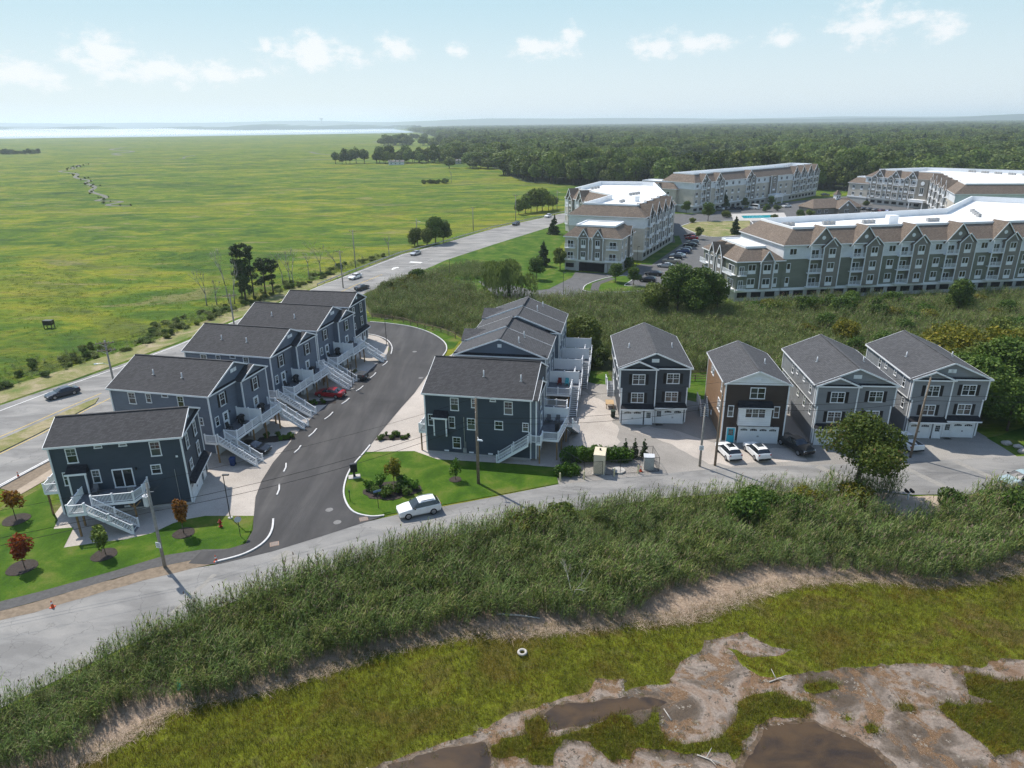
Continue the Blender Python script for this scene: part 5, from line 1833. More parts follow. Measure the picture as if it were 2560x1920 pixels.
def block_centre():
    top = [(23.1, 224.2), (38.8, 217.3), (54.3, 249.5), (60, 300), (55.8, 304.6), (39.1, 308.8), (25.3, 277.9), (35.5, 249.3)]
    poly = offset_poly(top, 3.4)
    b, Lp, c = apt_shell('apartment_block', 'cream apartment block beside the road, car tunnel under its front wing', poly, 2.7, 9.7, 13.0, 16.0, 'apt_cream', 'apt_white', 3.4)
    off = np.array(c)
    wing = [np.array(p) - off for p in [(15.6, 200.4), (30.6, 194.0), (36.6, 208.0), (21.6, 214.4)]]
    apt_body(b, [tuple(p) for p in wing], 2.9, 9.7, 9.7, 12.4, 'apt_cream', 'apt_cream', 2.6)
    f = Facade(b, wing[0], wing[1])
    W = f.len
    for t in (4.1, 8.3):
        f.box('bay', 'apt_taupe', t, t + 3.1, 0, .5, 3.3, 9.6)
        f.gable(t, t + 3.1, .5, 9.5, 11.9, back=-3)
        for z in (4.1, 7.4):
            f.win(t + 1.55, z, 1.35, 1.6, .5)
        for tt in (t, t + 3.1):
            f.box('corner_board', 'trim_white', tt - .1, tt + .1, .45, .6, 3.3, 9.5)
        gc = t + 1.55
        MB().tube(f.at(gc, .48, 10.5), f.at(gc, .58, 10.5), .3, .3, 10).build('gable_roundel', 'trim_white', b)
    for z in (3.3, 6.6):
        f.balcony(.2, 3.2, z, 1.0)
        f.balcony(12.4, 15.8, z, 1.0)
    f.box('car_tunnel_shade', 'opening_shade_dark', 4.4, 12.0, -.03, .06, .05, 2.5)  # dark panel on the solid wall paints the shade of the tunnel
    f.box('pier', 'apt_base', 3.6, 4.4, -.03, .3, 0, 2.6)
    f.box('pier', 'apt_base', 12.0, 12.8, -.03, .3, 0, 2.6)
    f.openings(.4, 3.6, 3.0)
    g = Facade(b, wing[1], wing[2])
    for t in (2.0, 6.0):
        for z in (4.1, 7.4):
            g.win(t, z, 1.2, 1.5)
    g.box('bay', 'apt_taupe', 8.5, 11.5, 0, .5, 3.3, 9.6)
    g.gable(8.5, 11.5, .5, 9.5, 11.9, back=-3)
    for z in (4.1, 7.4):
        g.win(10, z, 1.35, 1.6, .5)
    # east flank along the car park
    h = Facade(b, Lp[1], Lp[2])
    t = 6.0
    while t + 8 < h.len:
        h.unit(t, 3.2, 3.25, 3, True, 1, 12.9, 16.4, kw=2.6, bw=3.4)
        t += 8.2
    h.openings(1, h.len - 1, 4.0)
    h.win(2.2, 4.2, .9, 1.5, 0, 1)
    h.win(2.2, 7.4, .9, 1.5, 0, 1)
    # west end over the road
    w = Facade(b, Lp[6], Lp[7])
    for t in (1.5, 11.0):
        w.unit(t + 3, 3.2, 3.25, 3, True, 1, 12.9, 16.4, kw=2.6, bw=3.4)
    q = [tuple(np.array(p) - off) for p in [(33, 288), (34.5, 290.5), (36, 293), (44, 262), (45.3, 263.5), (46.6, 265), (47.8, 266.5), (37, 238), (38, 239.8)]]
    ac_units(b, q, 14.8, .4)
    MB().box(q[3][0] - 2, q[3][0] - .5, q[3][1] - 22, q[3][1] - 20.4, 14.75, 16.6).build('roof_hatch', 'parapet_white', b)
    return b


block_centre()


def block_back():
    P = [(84.5, 328.8), (133.5, 367.4), (147.5, 378.5), (173, 404.5), (160, 418), (135, 393), (122, 383), (73, 344)]
    b, Lp, c = apt_shell('apartment_block', 'long cream apartment block with canopy entrance behind the pool court', P, 3.0, 10.6, 13.6, 17.0, 'apt_cream', 'apt_white', 3.4)
    off = np.array(c)
    f = Facade(b, np.array(P[0]) - off, np.array(P[1]) - off)
    f.unit(7.5, 3.5, 3.35, 3, True, 1, 13.5, 17.2, kw=3, bw=3.6)
    f.unit(18, 3.5, 3.35, 3, True, 1, 13.5, 17.2, kw=3, bw=3.6)
    f.unit(43, 3.5, 3.35, 3, True, 1, 13.5, 17.2, kw=3.4, bw=4.4)
    for t in (2, 24.5, 29.5, 34.5, 51, 56):
        for z in (4.4, 7.8, 11.3):
            f.win(t, z, 1.7, 1.5, .05, 2, z < 11)
    f.openings(.5, 60, 4.2)
    # tower bay and entrance canopy
    f.box('tower_bay', 'apt_taupe', 60.4, 66.2, 0, 1.2, 3.2, 13.8)
    f.win(63.3, 7.2, 2.2, 3.2, 1.2)
    MB().tube(f.at(63.3, 1.18, 12.0), f.at(63.3, 1.3, 12.0), 1.0, 1.0, 16).build('round_window', 'trim_white', b)
    MB().tube(f.at(63.3, 1.28, 12.0), f.at(63.3, 1.34, 12.0), .7, .7, 16).build('pane', 'glass_dark', b)
    for tt in (60.4, 66.2):
        f.box('corner_board', 'trim_white', tt - .15, tt + .15, 1.1, 1.3, 3.2, 13.8)
    f.box('entrance_canopy', 'trim_white', 58.8, 67.0, 1.2, 5.0, 3.4, 4.9)
    for tt in (59.3, 66.6):
        for oo in (1.6, 4.6):
            f.box('canopy_column', 'trim_white', tt - .2, tt + .2, oo - .2, oo + .2, 0, 3.4)
    g = Facade(b, np.array(P[1]) - off, np.array(P[2]) - off)
    for t in (4, 9, 14):
        for z in (4.4, 7.8, 11.3):
            g.win(t, z, 1.7, 1.5, .05, 2, z < 11)
    h = Facade(b, np.array(P[2]) - off, np.array(P[3]) - off)
    for t in (5.0, 14.0, 23.0, 31.0):
        h.unit(t, 3.5, 3.35, 3, True, 1, 13.5, 17.2, kw=3, bw=3.6)
    h.openings(.5, h.len, 4.2)
    # lower west wing
    wing = [tuple(np.array(p) - off) for p in [(60, 349), (77.5, 334.8), (88, 347), (70, 361)]]
    apt_body(b, wing, 3.0, 10.4, 10.4, 13.2, 'apt_cream', 'apt_cream', 3.0)
    k = Facade(b, wing[0], wing[1])
    for t in (5.5, 12.0):
        k.box('bay', 'apt_taupe', t, t + 3.2, 0, .5, 3.5, 10.3)
        k.gable(t, t + 3.2, .5, 10.2, 12.7, back=-3)
        for z in (4.4, 7.8):
            k.win(t + 1.6, z, 1.5, 1.5, .5)
    for z in (4.4, 7.8):
        k.win(18.5, z, 1.5)
        k.win(10.2, z, 1.5)
    ac_units(b, [tuple(np.array(p) - off) for p in [(150, 396), (152, 398), (154, 400), (156, 402), (143, 391)]], 15.8, .7)
    return b


block_back()


def block_east():
    P = [(179.7, 363.5), (196, 334), (169, 271), (214, 267), (258, 330), (214, 374)]
    b, Lp, c = apt_shell('apartment_block', 'cream apartment block curving away before the wood, east of the clubhouse', P, 2.8, 9.9, 13.2, 16.4, 'apt_cream', 'apt_white', 3.4)
    off = np.array(c)
    f = Facade(b, np.array(P[0]) - off, np.array(P[1]) - off)
    for t in (7.0, 15.5, 24.0):
        f.unit(t, 3.3, 3.3, 3, True, -1, 13, 16.6, kw=2.8, bw=3.2)
    for t in (2.2, 11, 19.6, 31):
        for z in (4.2, 7.5, 10.9):
            f.win(t, z, 1.5, 1.5, .05, 2, z < 10)
    f.openings(.5, 33, 3.8)
    f.box('tower_bay', 'apt_taupe', 27.6, 33.0, 0, 1.2, 3.0, 13.4)
    f.win(30.3, 6.8, 2.0, 3.0, 1.2)
    f.box('entrance_canopy', 'trim_white', 26.6, 34.0, 1.2, 4.4, 3.2, 4.4)
    for tt in (27.1, 33.5):
        f.box('canopy_column', 'trim_white', tt - .2, tt + .2, 3.8, 4.2, 0, 3.2)
    MB().tube(f.at(30.3, 1.18, 11.6), f.at(30.3, 1.3, 11.6), .9, .9, 16).build('round_window', 'trim_white', b)
    g = Facade(b, np.array(P[1]) - off, np.array(P[2]) - off)
    for t in (6, 18, 32, 46):
        g.unit(t, 3.3, 3.3, 3, True, -1, 13, 16.6, kw=2.8, bw=3.6)
    for t in (11, 24, 38, 52):
        for z in (4.2, 7.5, 10.9):
            g.win(t, z, 1.5, 1.5, .05, 2, z < 10)
    wing = [tuple(np.array(p) - off) for p in [(175, 371), (180.5, 361.5), (190, 367), (184, 377)]]
    apt_body(b, wing, 2.8, 9.7, 9.7, 12.4, 'apt_cream', 'apt_cream', 2.6)
    k = Facade(b, wing[0], wing[1])
    for z in (3.9, 7.2):
        k.win(3, z, 1.4)
        k.win(7.5, z, 1.4)
    pts = []
    for i in range(7):
        q = np.array([226, 355]) * (1 - i / 6) + np.array([240, 318]) * (i / 6)
        for s in (0, 1.2, 2.4):
            pts.append(tuple(q + np.array([.35, -.9]) * s - off))
    ac_units(b, pts, 15.2, .3)
    return b


block_east()


def clubhouse():
    b = thing('clubhouse', 'brown roofed clubhouse with square cupola beside the swimming pool', 'clubhouse', (146, 324, 0), R(12))
    MB().box(-12, 12, -5, 6, 0, 3.2).build('wall', 'apt_taupe', b)
    for s in (-1, 1):
        ya, yb = (-5.6, .5) if s < 0 else (.5, 6.6)
        lo = (-12.6, 12.6)
        if s < 0:
            roof_slope(b, [(-12.6, -5.6, 3.1), (12.6, -5.6, 3.1), (9, .5, 6.6), (-9, .5, 6.6)], 'shingle_brown')
        else:
            roof_slope(b, [(-9, .5, 6.6), (9, .5, 6.6), (12.6, 6.6, 3.1), (-12.6, 6.6, 3.1)], 'shingle_brown')
    roof_slope(b, [(-12.6, 6.6, 3.1), (-12.6, -5.6, 3.1), (-9, .5, 6.6)], 'shingle_brown')
    roof_slope(b, [(12.6, -5.6, 3.1), (12.6, 6.6, 3.1), (9, .5, 6.6)], 'shingle_brown')
    MB().loft([(-1, -7.5, 3), (7, -7.5, 3), (3, -7.5, 6.2)], [(-1, 0, 3), (7, 0, 3), (3, 0, 6.2)]).build('porch_gable', 'apt_taupe', b)
    MB().box(-1, 7, -7.5, -4.9, 0, 3.0).build('porch', 'apt_taupe', b)
    roof_slope(b, [(-1.5, -7.9, 2.8), (3, -7.9, 6.4), (3, 0, 6.4), (-1.5, 0, 2.8)], 'shingle_brown')
    roof_slope(b, [(3, -7.9, 6.4), (7.5, -7.9, 2.8), (7.5, 0, 2.8), (3, 0, 6.4)], 'shingle_brown')
    for xa in (-1.5, 7.5):
        MB().bar((xa, -7.95, 2.7), (3, -7.95, 6.3), .08, .3).build('rake_board', 'trim_white', b)
    cu = MB().box(1.9, 4.1, -.6, 1.6, 5.5, 8.2).build('cupola', 'apt_white', b)
    MB().loft([(1.6, -.9, 8.2), (4.4, -.9, 8.2), (4.4, 1.9, 8.2), (1.6, 1.9, 8.2)], [(2.95, .45, 10.2), (3.05, .45, 10.2), (3.05, .55, 10.2), (2.95, .55, 10.2)]).build('cupola_roof', 'shingle_brown', cu)
    for x in (2.4, 3.6):
        window(b, (x, -.6, 6.6), 0, .8, 1.2, 1, 1, False, 0)
    for x in (-9, -5.5, 9.5):
        window(b, (x, -5, .9), 0, 1.6, 1.6, 2, 1, False, 0)
    window(b, (3, -7.5, .9), 0, 2.2, 1.6, 3, 1, False, 0)
    MB().tube((3, -7.52, 4.4), (3, -7.62, 4.4), .55, .55, 12).build('gable_roundel', 'trim_white', b)
    return b


clubhouse()

# paved court, lawns and pool of the complex
simple('court_asphalt', (.105, .104, .103), .9, .2, .5)
sheet('court_paving', [(-10, 190), (-4.2, 169.5), (4, 163), (14, 165.6), (21.4, 169), (34.5, 170), (40, 167.5), (48.5, 163), (49, 185), (64, 194), (118, 203), (148, 238), (166, 262), (196, 334),
                       (205, 380), (190, 400), (150, 376), (84, 326), (70, 330), (58, 320), (62, 300), (56, 246), (38.7, 207), (30.5, 192.5), (18, 197), (10.8, 178)], .05, 'court_asphalt')
sheet('lawn', L['strip_lawn'], .075, 'lawn')
sheet('lawn', rough_poly([(51, 155.5), (64, 157.5), (90, 161), (128, 165.8), (170, 171), (170, 165), (128, 160), (90, 156), (62, 152.5), (50, 151.5)], 5, .5, 3), .03, 'lawn')
island = slab_poly('kerbed_lawn', L['isl_lawn'], .05, .17, 'lawn')
struct(island)
struct(slab_poly('kerbed_lawn', L['cirlawn'], .05, .17, 'verge'))
sheet('lawn', [(38.9, 207.2), (56, 246.2), (58, 246), (61, 262), (63, 262), (60, 244), (42, 206)], .07, 'lawn')
sheet('pool_deck', L['pooldeck'], .08, 'concrete')
t = NT('swim_water')
t.col((.02, .34, .40)).rough(.1)
sheet('swimming_pool_water', L['pool'], .1, 'swim_water')
sheet('paved_apron', [(-29, 196), (-26, 199.5), (-21.5, 195.5), (-22.5, 191.5), (-26, 190.5)], .08, 'sand')
sheet('path', rough_poly([(20, 172.5), (22, 171.8), (23.6, 180), (28.5, 186.5), (27, 188), (21.5, 181)], 3, .05, 4), .178, 'path_asphalt')
# parking bay lines
for i in range(16):
    t_ = i * 3.0
    a = np.array([34.8, 190.0]) + np.array([.40, .917]) * t_
    d_ = np.array([.917, -.40])
    q = [a + d_ * 3.2, a + d_ * 8.2, a + d_ * 8.2 + np.array([.04, .1]), a + d_ * 3.2 + np.array([.04, .1])]
    sheet('bay_line', [tuple(map(float, p)) for p in q], .062, 'worn_paint')
# ------------------------------------------------------------------ vegetation
def leaf_mat(name, stops, trans=.28, rough=.6, objvar=.35, patch=.05, warm=None):
    """leaf colour from the per-leaf tint and the plant's own random shade"""
    t = NT(name)
    a = t.n.new('ShaderNodeAttribute')
    a.attribute_name = 'tint'
    c = t.ramp(a.outputs['Fac'], stops)
    n = t.noise(t.pos((patch, patch, patch)), 1, 4)
    k = t.math('MULTIPLY_ADD', t.rand(), objvar, 1 - objvar * .6)
    k2 = t.math('MULTIPLY', k, t.math('MULTIPLY_ADD', n, .5, .75))
    cb = t.n.new('ShaderNodeCombineColor')
    for i in range(3):
        t.l.new(k2, cb.inputs[i])
    c = t.mix(1., c, cb.outputs[0], 'MULTIPLY')
    if warm:
        w = t.noise(t.pos((patch * 1.7, patch * 1.7, patch)), 1, 5, .6, .5)
        c = t.mix(t.ramp(w, [(.46, 0.), (.60, 1.)]), c, t.mix(1., c, warm, 'MULTIPLY'))
    t.col(c).rough(rough)
    t.b.inputs['Specular IOR Level'].default_value = .15
    tr = t.n.new('ShaderNodeBsdfTranslucent')
    t.l.new(c, tr.inputs['Color'])
    mx = t.n.new('ShaderNodeMixShader')
    mx.inputs[0].default_value = trans
    out = t.n['Material Output']
    t.l.new(t.b.outputs[0], mx.inputs[1])
    t.l.new(tr.outputs[0], mx.inputs[2])
    t.l.new(mx.outputs[0], out.inputs['Surface'])
    return t.m


leaf_mat('leaf_wood', [(0, (.062, .100, .020)), (.5, (.115, .168, .034)), (1, (.195, .24, .060))], .28, .6, .75, .02, (1.2, 1.05, .9))
leaf_mat('leaf_wood_light', [(0, (.075, .105, .02)), (.5, (.125, .16, .03)), (1, (.19, .215, .05))])
leaf_mat('leaf_pine', [(0, (0.022, 0.045, 0.016)), (.5, (0.042, 0.070, 0.022)), (1, (0.072, 0.104, 0.035))], .12)
leaf_mat('leaf_maple', [(0, (0.056, 0.088, 0.015)), (.5, (0.094, 0.131, 0.022)), (.88, (0.163, 0.169, 0.037)), (1, (0.200, 0.112, 0.050))], .3)
leaf_mat('leaf_willow', [(0, (.095, .135, .03)), (.5, (.15, .195, .05)), (1, (.22, .26, .085))], .3)
leaf_mat('leaf_shrub', [(0, (0.048, 0.090, 0.018)), (.5, (0.087, 0.143, 0.024)), (1, (0.165, 0.225, 0.042))])
leaf_mat('leaf_yellow', [(0, (0.086, 0.098, 0.014)), (.5, (0.172, 0.172, 0.018)), (1, (0.299, 0.230, 0.023))])
leaf_mat('leaf_orange', [(0, (.14, .05, .012)), (.5, (.29, .12, .018)), (1, (.24, .20, .03))])
leaf_mat('leaf_red', [(0, (.14, .022, .010)), (.5, (.30, .055, .015)), (1, (.36, .13, .02))])
leaf_mat('leaf_vine', [(0, (0.039, 0.098, 0.013)), (.5, (0.078, 0.163, 0.018)), (1, (0.156, 0.260, 0.039))])
leaf_mat('reed_blade', [(0, (.070, .115, .026)), (.45, (.128, .195, .042)), (.8, (.215, .275, .088)), (1, (.36, .33, .17))], .25, .55, .45, .16, (1.12, 1.03, .9))
leaf_mat('reed_plume', [(0, (0.138, 0.096, 0.074)), (.6, (0.228, 0.162, 0.132)), (1, (0.324, 0.258, 0.198))], .2, .8)
leaf_mat('reed_stem', [(0, (.12, .15, .05)), (1, (.24, .24, .11))], .05, .7)
leaf_mat('tuft_low', [(0, (.078, .080, .010)), (.5, (.120, .132, .013)), (.85, (.170, .178, .020)), (1, (.22, .15, .06))], .25, .7, .5, .22, (1.25, .92, .9))
leaf_mat('tuft_marsh', [(0, (.075, .125, .012)), (.5, (.115, .185, .016)), (1, (.20, .25, .03))], .25, .7, .5)
leaf_mat('straw', [(0, (.28, .20, .135)), (.5, (.46, .35, .255)), (1, (.66, .54, .42))], .1, .8)
leaf_mat('wood_grey', [(0, (.20, .18, .16)), (1, (.36, .33, .30))], 0., .8)
simple('bark', (.085, .068, .052), .9, .3, 4, bump=.5)
simple('bark_grey', (.26, .24, .215), .9, .25, 4)


def leaf_quads(C, Nn, size, rng, aspect=1.5, flat=.7):
    """quads centred at C facing roughly Nn"""
    n = len(C)
    nv = Nn + rng.normal(0, flat, (n, 3))
    nv /= np.linalg.norm(nv, axis=1)[:, None] + 1e-9
    r = rng.normal(0, 1, (n, 3))
    u = np.cross(nv, r)
    u /= np.linalg.norm(u, axis=1)[:, None] + 1e-9
    v = np.cross(nv, u)
    s = (size * rng.uniform(.6, 1.35, n))[:, None]
    u, v = u * s * .5, v * s * .5 * aspect
    V = np.stack([C - u * .35 - v, C + u - v * .1, C + u * .3 + v, C - u + v * .15], 1).reshape(-1, 3)
    F = np.arange(4 * n).reshape(n, 4)
    return V, F


def crown_mesh(name, lobes, n, size, m, seed, shell=.16, aspect=1.5):
    rng = np.random.default_rng(seed)
    lb = np.array(lobes, float)
    w = (lb[:, 3] * lb[:, 4] + lb[:, 3] * lb[:, 5] + lb[:, 4] * lb[:, 5])
    k = rng.choice(len(lb), n, p=w / w.sum())
    d = rng.normal(0, 1, (n, 3))
    d /= np.linalg.norm(d, axis=1)[:, None]
    rr = 1 - np.abs(rng.normal(0, shell, n)) + rng.normal(0, .04, n)
    # ragged clusters: bumps by direction
    ph = rng.uniform(0, 6.28, (len(lb), 3))
    rr *= 1 + .10 * np.sin(5 * d[:, 0] + ph[k, 0]) * np.sin(5 * d[:, 1] + ph[k, 1]) + .08 * np.sin(9 * d[:, 2] + ph[k, 2])
    C = lb[k, :3] + d * lb[k, 3:6] * rr[:, None]
    tint = np.clip(rng.normal(.45, .2, n) + (rng.uniform(-.18, .18, len(lb)))[k], 0, 1)
    V, F = leaf_quads(C, d, size, rng, aspect)
    return np_mesh(name, V, F, m, tint)


def limb_mesh(name, segs, m, n=6):
    mb = MB()
    for (p, q, r0, r1) in segs:
        mb.tube(p, q, r0, r1, n, True)
    return mb.mesh(name, m, True)


def round_lobes(rng, h, r, z0, k=9, flat=.8):
    """a crown of uneven lobes from z0 to h, radius r"""
    out = []
    cz = (z0 + h) / 2
    hz = (h - z0) / 2
    for i in range(k):
        a = rng.uniform(0, 6.28)
        e = rng.uniform(-.75, .95)
        q = math.sqrt(max(0, 1 - e * e)) * rng.uniform(.45, .75)
        s = rng.uniform(.36, .55)
        out.append((math.cos(a) * q * r, math.sin(a) * q * r, cz + e * hz * .62, r * s, r * s, hz * s * 1.05 * flat + .1))
    out.append((0, 0, cz, r * .55, r * .55, hz * .8))
    return out


def trunk_segs(h_tr, r, lobes, rng, lean=(0, 0)):
    top = (lean[0], lean[1], h_tr)
    segs = [((0, 0, -.1), (lean[0] * .5, lean[1] * .5, h_tr * .5), r * 1.15, r * .9), ((lean[0] * .5, lean[1] * .5, h_tr * .5), top, r * .9, r * .7)]
    for (x, y, z, rx, ry, rz) in lobes[:8]:
        mid = (top[0] + (x - top[0]) * .45 + rng.normal(0, .1), top[1] + (y - top[1]) * .45 + rng.normal(0, .1), top[2] + (z - top[2]) * .6)
        segs += [(top, mid, r * .5, r * .3), (mid, (x, y, z), r * .3, r * .08)]
    return segs


TREE = {}


def tree_kind(key, h, r, z0, n, size, m, seed, k=9, tr=.22, barkm='bark', flat=.8, shell=.16, aspect=1.5):
    rng = np.random.default_rng(seed)
    lb = round_lobes(rng, h, r, z0, k, flat)
    TREE[key] = (limb_mesh('trunk', trunk_segs(z0 + (h - z0) * .3, tr, lb, rng), barkm), crown_mesh('crown', lb, n, size, m, seed, shell, aspect), h)
    return TREE[key]


def pine_kind(key, h, r, z0, n, size, m, seed, tiers=9, tr=.2):
    rng = np.random.default_rng(seed)
    lb = []
    for i in range(tiers):
        f = i / (tiers - 1)
        z = z0 + (h - z0) * f
        rad = r * (1 - f) ** .8 + .15 * r
        for j in range(3):
            a = rng.uniform(0, 6.28)
            lb.append((math.cos(a) * rad * .5, math.sin(a) * rad * .5, z + rng.normal(0, .1), rad * .6, rad * .6, (h - z0) / tiers * .8))
    segs = [((0, 0, -.1), (0, 0, h * .6), tr, tr * .6), ((0, 0, h * .6), (0, 0, h * .97), tr * .6, tr * .15)]
    TREE[key] = (limb_mesh('trunk', segs, 'bark'), crown_mesh('crown', lb, n, size, m, seed, .25), h)


# woodland kinds (about 15 m)
for i in range(5):
    tree_kind('wood%d' % i, 13.5 + i * .9, 5.2 + .35 * i, 2.0, 1500, .85, 'leaf_wood', 100 + i, 12, .28)
for i in range(2):
    tree_kind('woodl%d' % i, 12.5, 4.8, 1.8, 1300, .85, 'leaf_wood_light', 120 + i, 10, .25)
pine_kind('woodp', 17, 3.6, 3.5, 900, .8, 'leaf_pine', 130)
# nearer, finer kinds
tree_kind('maple', 9.6, 4.9, 2.9, 11500, .22, 'leaf_maple', 11, 13, .3, 'bark', .85, .22)
tree_kind('roundtree', 6.5, 2.6, 1.4, 4200, .24, 'leaf_shrub', 12, 9, .13)
tree_kind('roundtree2', 6.0, 2.2, 1.2, 4000, .23, 'leaf_wood', 13, 8, .13)
tree_kind('thicket0', 8.0, 3.6, .6, 6000, .27, 'leaf_yellow', 14, 11, .18)
tree_kind('thicket1', 8.5, 3.4, .8, 6000, .27, 'leaf_shrub', 15, 11, .18)
tree_kind('thicket2', 7.0, 3.2, .5, 6000, .27, 'leaf_wood_light', 16, 10, .18)
tree_kind('bush0', 3.0, 1.9, .0, 2800, .17, 'leaf_shrub', 17, 8, .06)
tree_kind('bush1', 2.4, 1.6, .0, 2300, .17, 'leaf_wood_light', 18, 7, .06)
tree_kind('bush2', 2.8, 1.7, .0, 2300, .17, 'leaf_wood', 19, 7, .06)
tree_kind('sap_orange', 3.8, 1.05, 1.2, 800, .20, 'leaf_orange', 21, 7, .045, 'bark', 1.)
tree_kind('sap_orange2', 3.8, 1.0, 1.25, 800, .20, 'leaf_orange', 27, 7, .045, 'bark', 1.)
tree_kind('sap_red', 3.7, 1.1, 1.1, 850, .20, 'leaf_red', 22, 8, .045, 'bark', 1.)
tree_kind('sap_green', 3.5, .95, .8, 800, .20, 'leaf_wood', 23, 7, .045, 'bark', 1.)
tree_kind('sap_yellow', 3.9, 1.0, 1.0, 700, .20, 'leaf_yellow', 24, 7, .045, 'bark', 1.)
tree_kind('sap_thin', 2.9, .8, .7, 240, .20, 'leaf_vine', 25, 6, .035, 'bark', 1.)
tree_kind('garden_shrub', 1.1, .75, .0, 420, .16, 'leaf_shrub', 26, 6, .02)
tree_kind('garden_shrub2', 1.2, .6, .0, 380, .15, 'leaf_vine', 28, 6, .02)
pine_kind('evergreen', 6.8, 2.3, .3, 2400, .34, 'leaf_pine', 31, 9, .14)
pine_kind('arborvitae', 2.4, .55, .05, 650, .16, 'leaf_pine', 33, 8, .05)


def plant(key, name, label, cat, loc, s=1., group=None, rz=None, sz=None):
    tm, cm, h = TREE[key]
    o = thing(name, label, cat, (loc[0], loc[1], loc[2] if len(loc) > 2 else 0), random.uniform(0, 6.28) if rz is None else rz, group)
    o.scale = (s, s, sz or s)
    link('trunk', tm, o)
    link('crown', cm, o)
    return o


# willow with hanging strands
def willow():
    rng = np.random.default_rng(5)
    h, r = 12.0, 6.6
    lb = []
    for i in range(16):
        a = rng.uniform(0, 6.28)
        q = rng.uniform(.2, .75) * r
        lb.append((math.cos(a) * q, math.sin(a) * q, rng.uniform(.55, .86) * h - q * .35, rng.uniform(1.6, 2.6), rng.uniform(1.6, 2.6), rng.uniform(1.4, 2.2)))
    C, D_, ti = [], [], []
    n = 7600
    k = rng.integers(0, 16, n)
    L_ = np.array(lb)
    d = rng.normal(0, 1, (n, 3))
    d /= np.linalg.norm(d, axis=1)[:, None]
    d[:, 2] = np.abs(d[:, 2]) * .8
    C = L_[k, :3] + d * L_[k, 3:6]
    hang = rng.uniform(0, 1, n) ** 1.4 * 4.5
    C[:, 2] -= hang * (np.hypot(C[:, 0], C[:, 1]) / r)
    C[:, 2] = np.maximum(C[:, 2], .6)
    V, F = leaf_quads(C, np.stack([d[:, 0], d[:, 1], d[:, 2] * 0], 1), .26, rng, 3.2, .25)
    # strands hang: turn the long side towards the ground
    Q = V.reshape(-1, 4, 3)
    m = Q.mean(1)
    s = .14 * rng.uniform(.6, 1.3, n)[:, None]
    t = np.cross(np.stack([d[:, 0], d[:, 1], np.zeros(n)], 1), np.array([0, 0, 1.0]))
    t /= np.linalg.norm(t, axis=1)[:, None] + 1e-6
    lz = np.array([0, 0, 1.0]) * rng.uniform(.35, .75, n)[:, None]
    Q = np.stack([m - t * s, m + t * s, m + t * s * .4 - lz, m - t * s * .4 - lz], 1)
    cm = np_mesh('crown', Q.reshape(-1, 3), F, 'leaf_willow', np.clip(rng.normal(.5, .22, n), 0, 1))
    o = thing('willow_tree', 'broad weeping willow with hanging pale green strands at the edge of the reed bed', 'tree', (-.5, 163, 0))
    link('trunk', limb_mesh('trunk', trunk_segs(4.0, .5, lb, rng), 'bark'), o)
    link('crown', cm, o)
    return o


willow()

# bare trees
def bare_mesh(h, seed, spread=.5, r=.16, up=.75, depth=4, m='bark_grey'):
    rng = random.Random(seed)
    segs = []

    def grow(p, d, l, r_, lv):
        q = p + d * l
        segs.append((tuple(p), tuple(q), r_, r_ * .68))
        if lv == 0:
            return
        for i in range(2 if lv > 1 else 3):
            nd = (d + Vector((rng.uniform(-1, 1), rng.uniform(-1, 1), rng.uniform(-.2, .6))) * spread).normalized()
            grow(q, nd, l * rng.uniform(.62, .86), r_ * .62, lv - 1)
    grow(Vector((0, 0, -.1)), Vector((rng.uniform(-.1, .1), rng.uniform(-.1, .1), 1)).normalized(), h * .34, r, depth)
    return limb_mesh('trunk', segs, m, 5)


def bare_tree(label, loc, h, seed, name='dead_tree', r=.16, depth=4, spread=.5, m='bark_grey'):
    o = thing(name, label, 'tree', (*loc, 0), 0, 'bare trees beside the marsh road')
    link('trunk', bare_mesh(h, seed, spread, r, depth=depth, m=m), o)
    return o


for i, (x, y, h) in enumerate([(-72.5, 161.6, 8.5), (-68.3, 164.4, 12.5), (-61.2, 184.2, 9.5), (-58.3, 184.1, 8.6), (-54.1, 196.2, 10.4), (-51.7, 204.6, 6.0), (-66.4, 163.0, 10.5), (-39.4, 225.7, 6.6), (-70.4, 162.4, 7.0), (-59.7, 186, 9.0), (-56.3, 192, 7.4)]):
    bare_tree('grey leafless tree standing in the marsh brush beside the main road', (x, y), h, 40 + i)
# pines with high sparse crowns by the road
for i, (x, y, h) in enumerate([(-65.2, 167.2, 13.6), (-63.9, 169.3, 12.6), (-61.9, 172.0, 9.4), (-66.6, 168.8, 12.4), (-60.4, 173.4, 8.8), (-64.6, 165.4, 9.0)]):
    rng = np.random.default_rng(60 + i)
    lb = []
    for j in range(20):
        z = h * rng.uniform(.15, .97) ** .7
        a = rng.uniform(0, 6.28)
        q = rng.uniform(.1, 1.5)
        lb.append((math.cos(a) * q, math.sin(a) * q, z, rng.uniform(.6, 1.2), rng.uniform(.6, 1.2), rng.uniform(.4, .8)))
    o = thing('pine_tree', 'tall thin dark pine with patchy crown in the group beside the main road', 'tree', (x, y, 0), 0, 'thin pines by the main road')
    link('trunk', limb_mesh('trunk', [((0, 0, -.1), (.1, 0, h * .6), .2, .13), ((.1, 0, h * .6), (.05, .1, h), .13, .04)] + [((0, 0, l[2] - .4), (l[0], l[1], l[2]), .06, .03) for l in lb], 'bark'), o)
    link('crown', crown_mesh('crown', lb, 2200, .27, 'leaf_pine', 60 + i, .3), o)
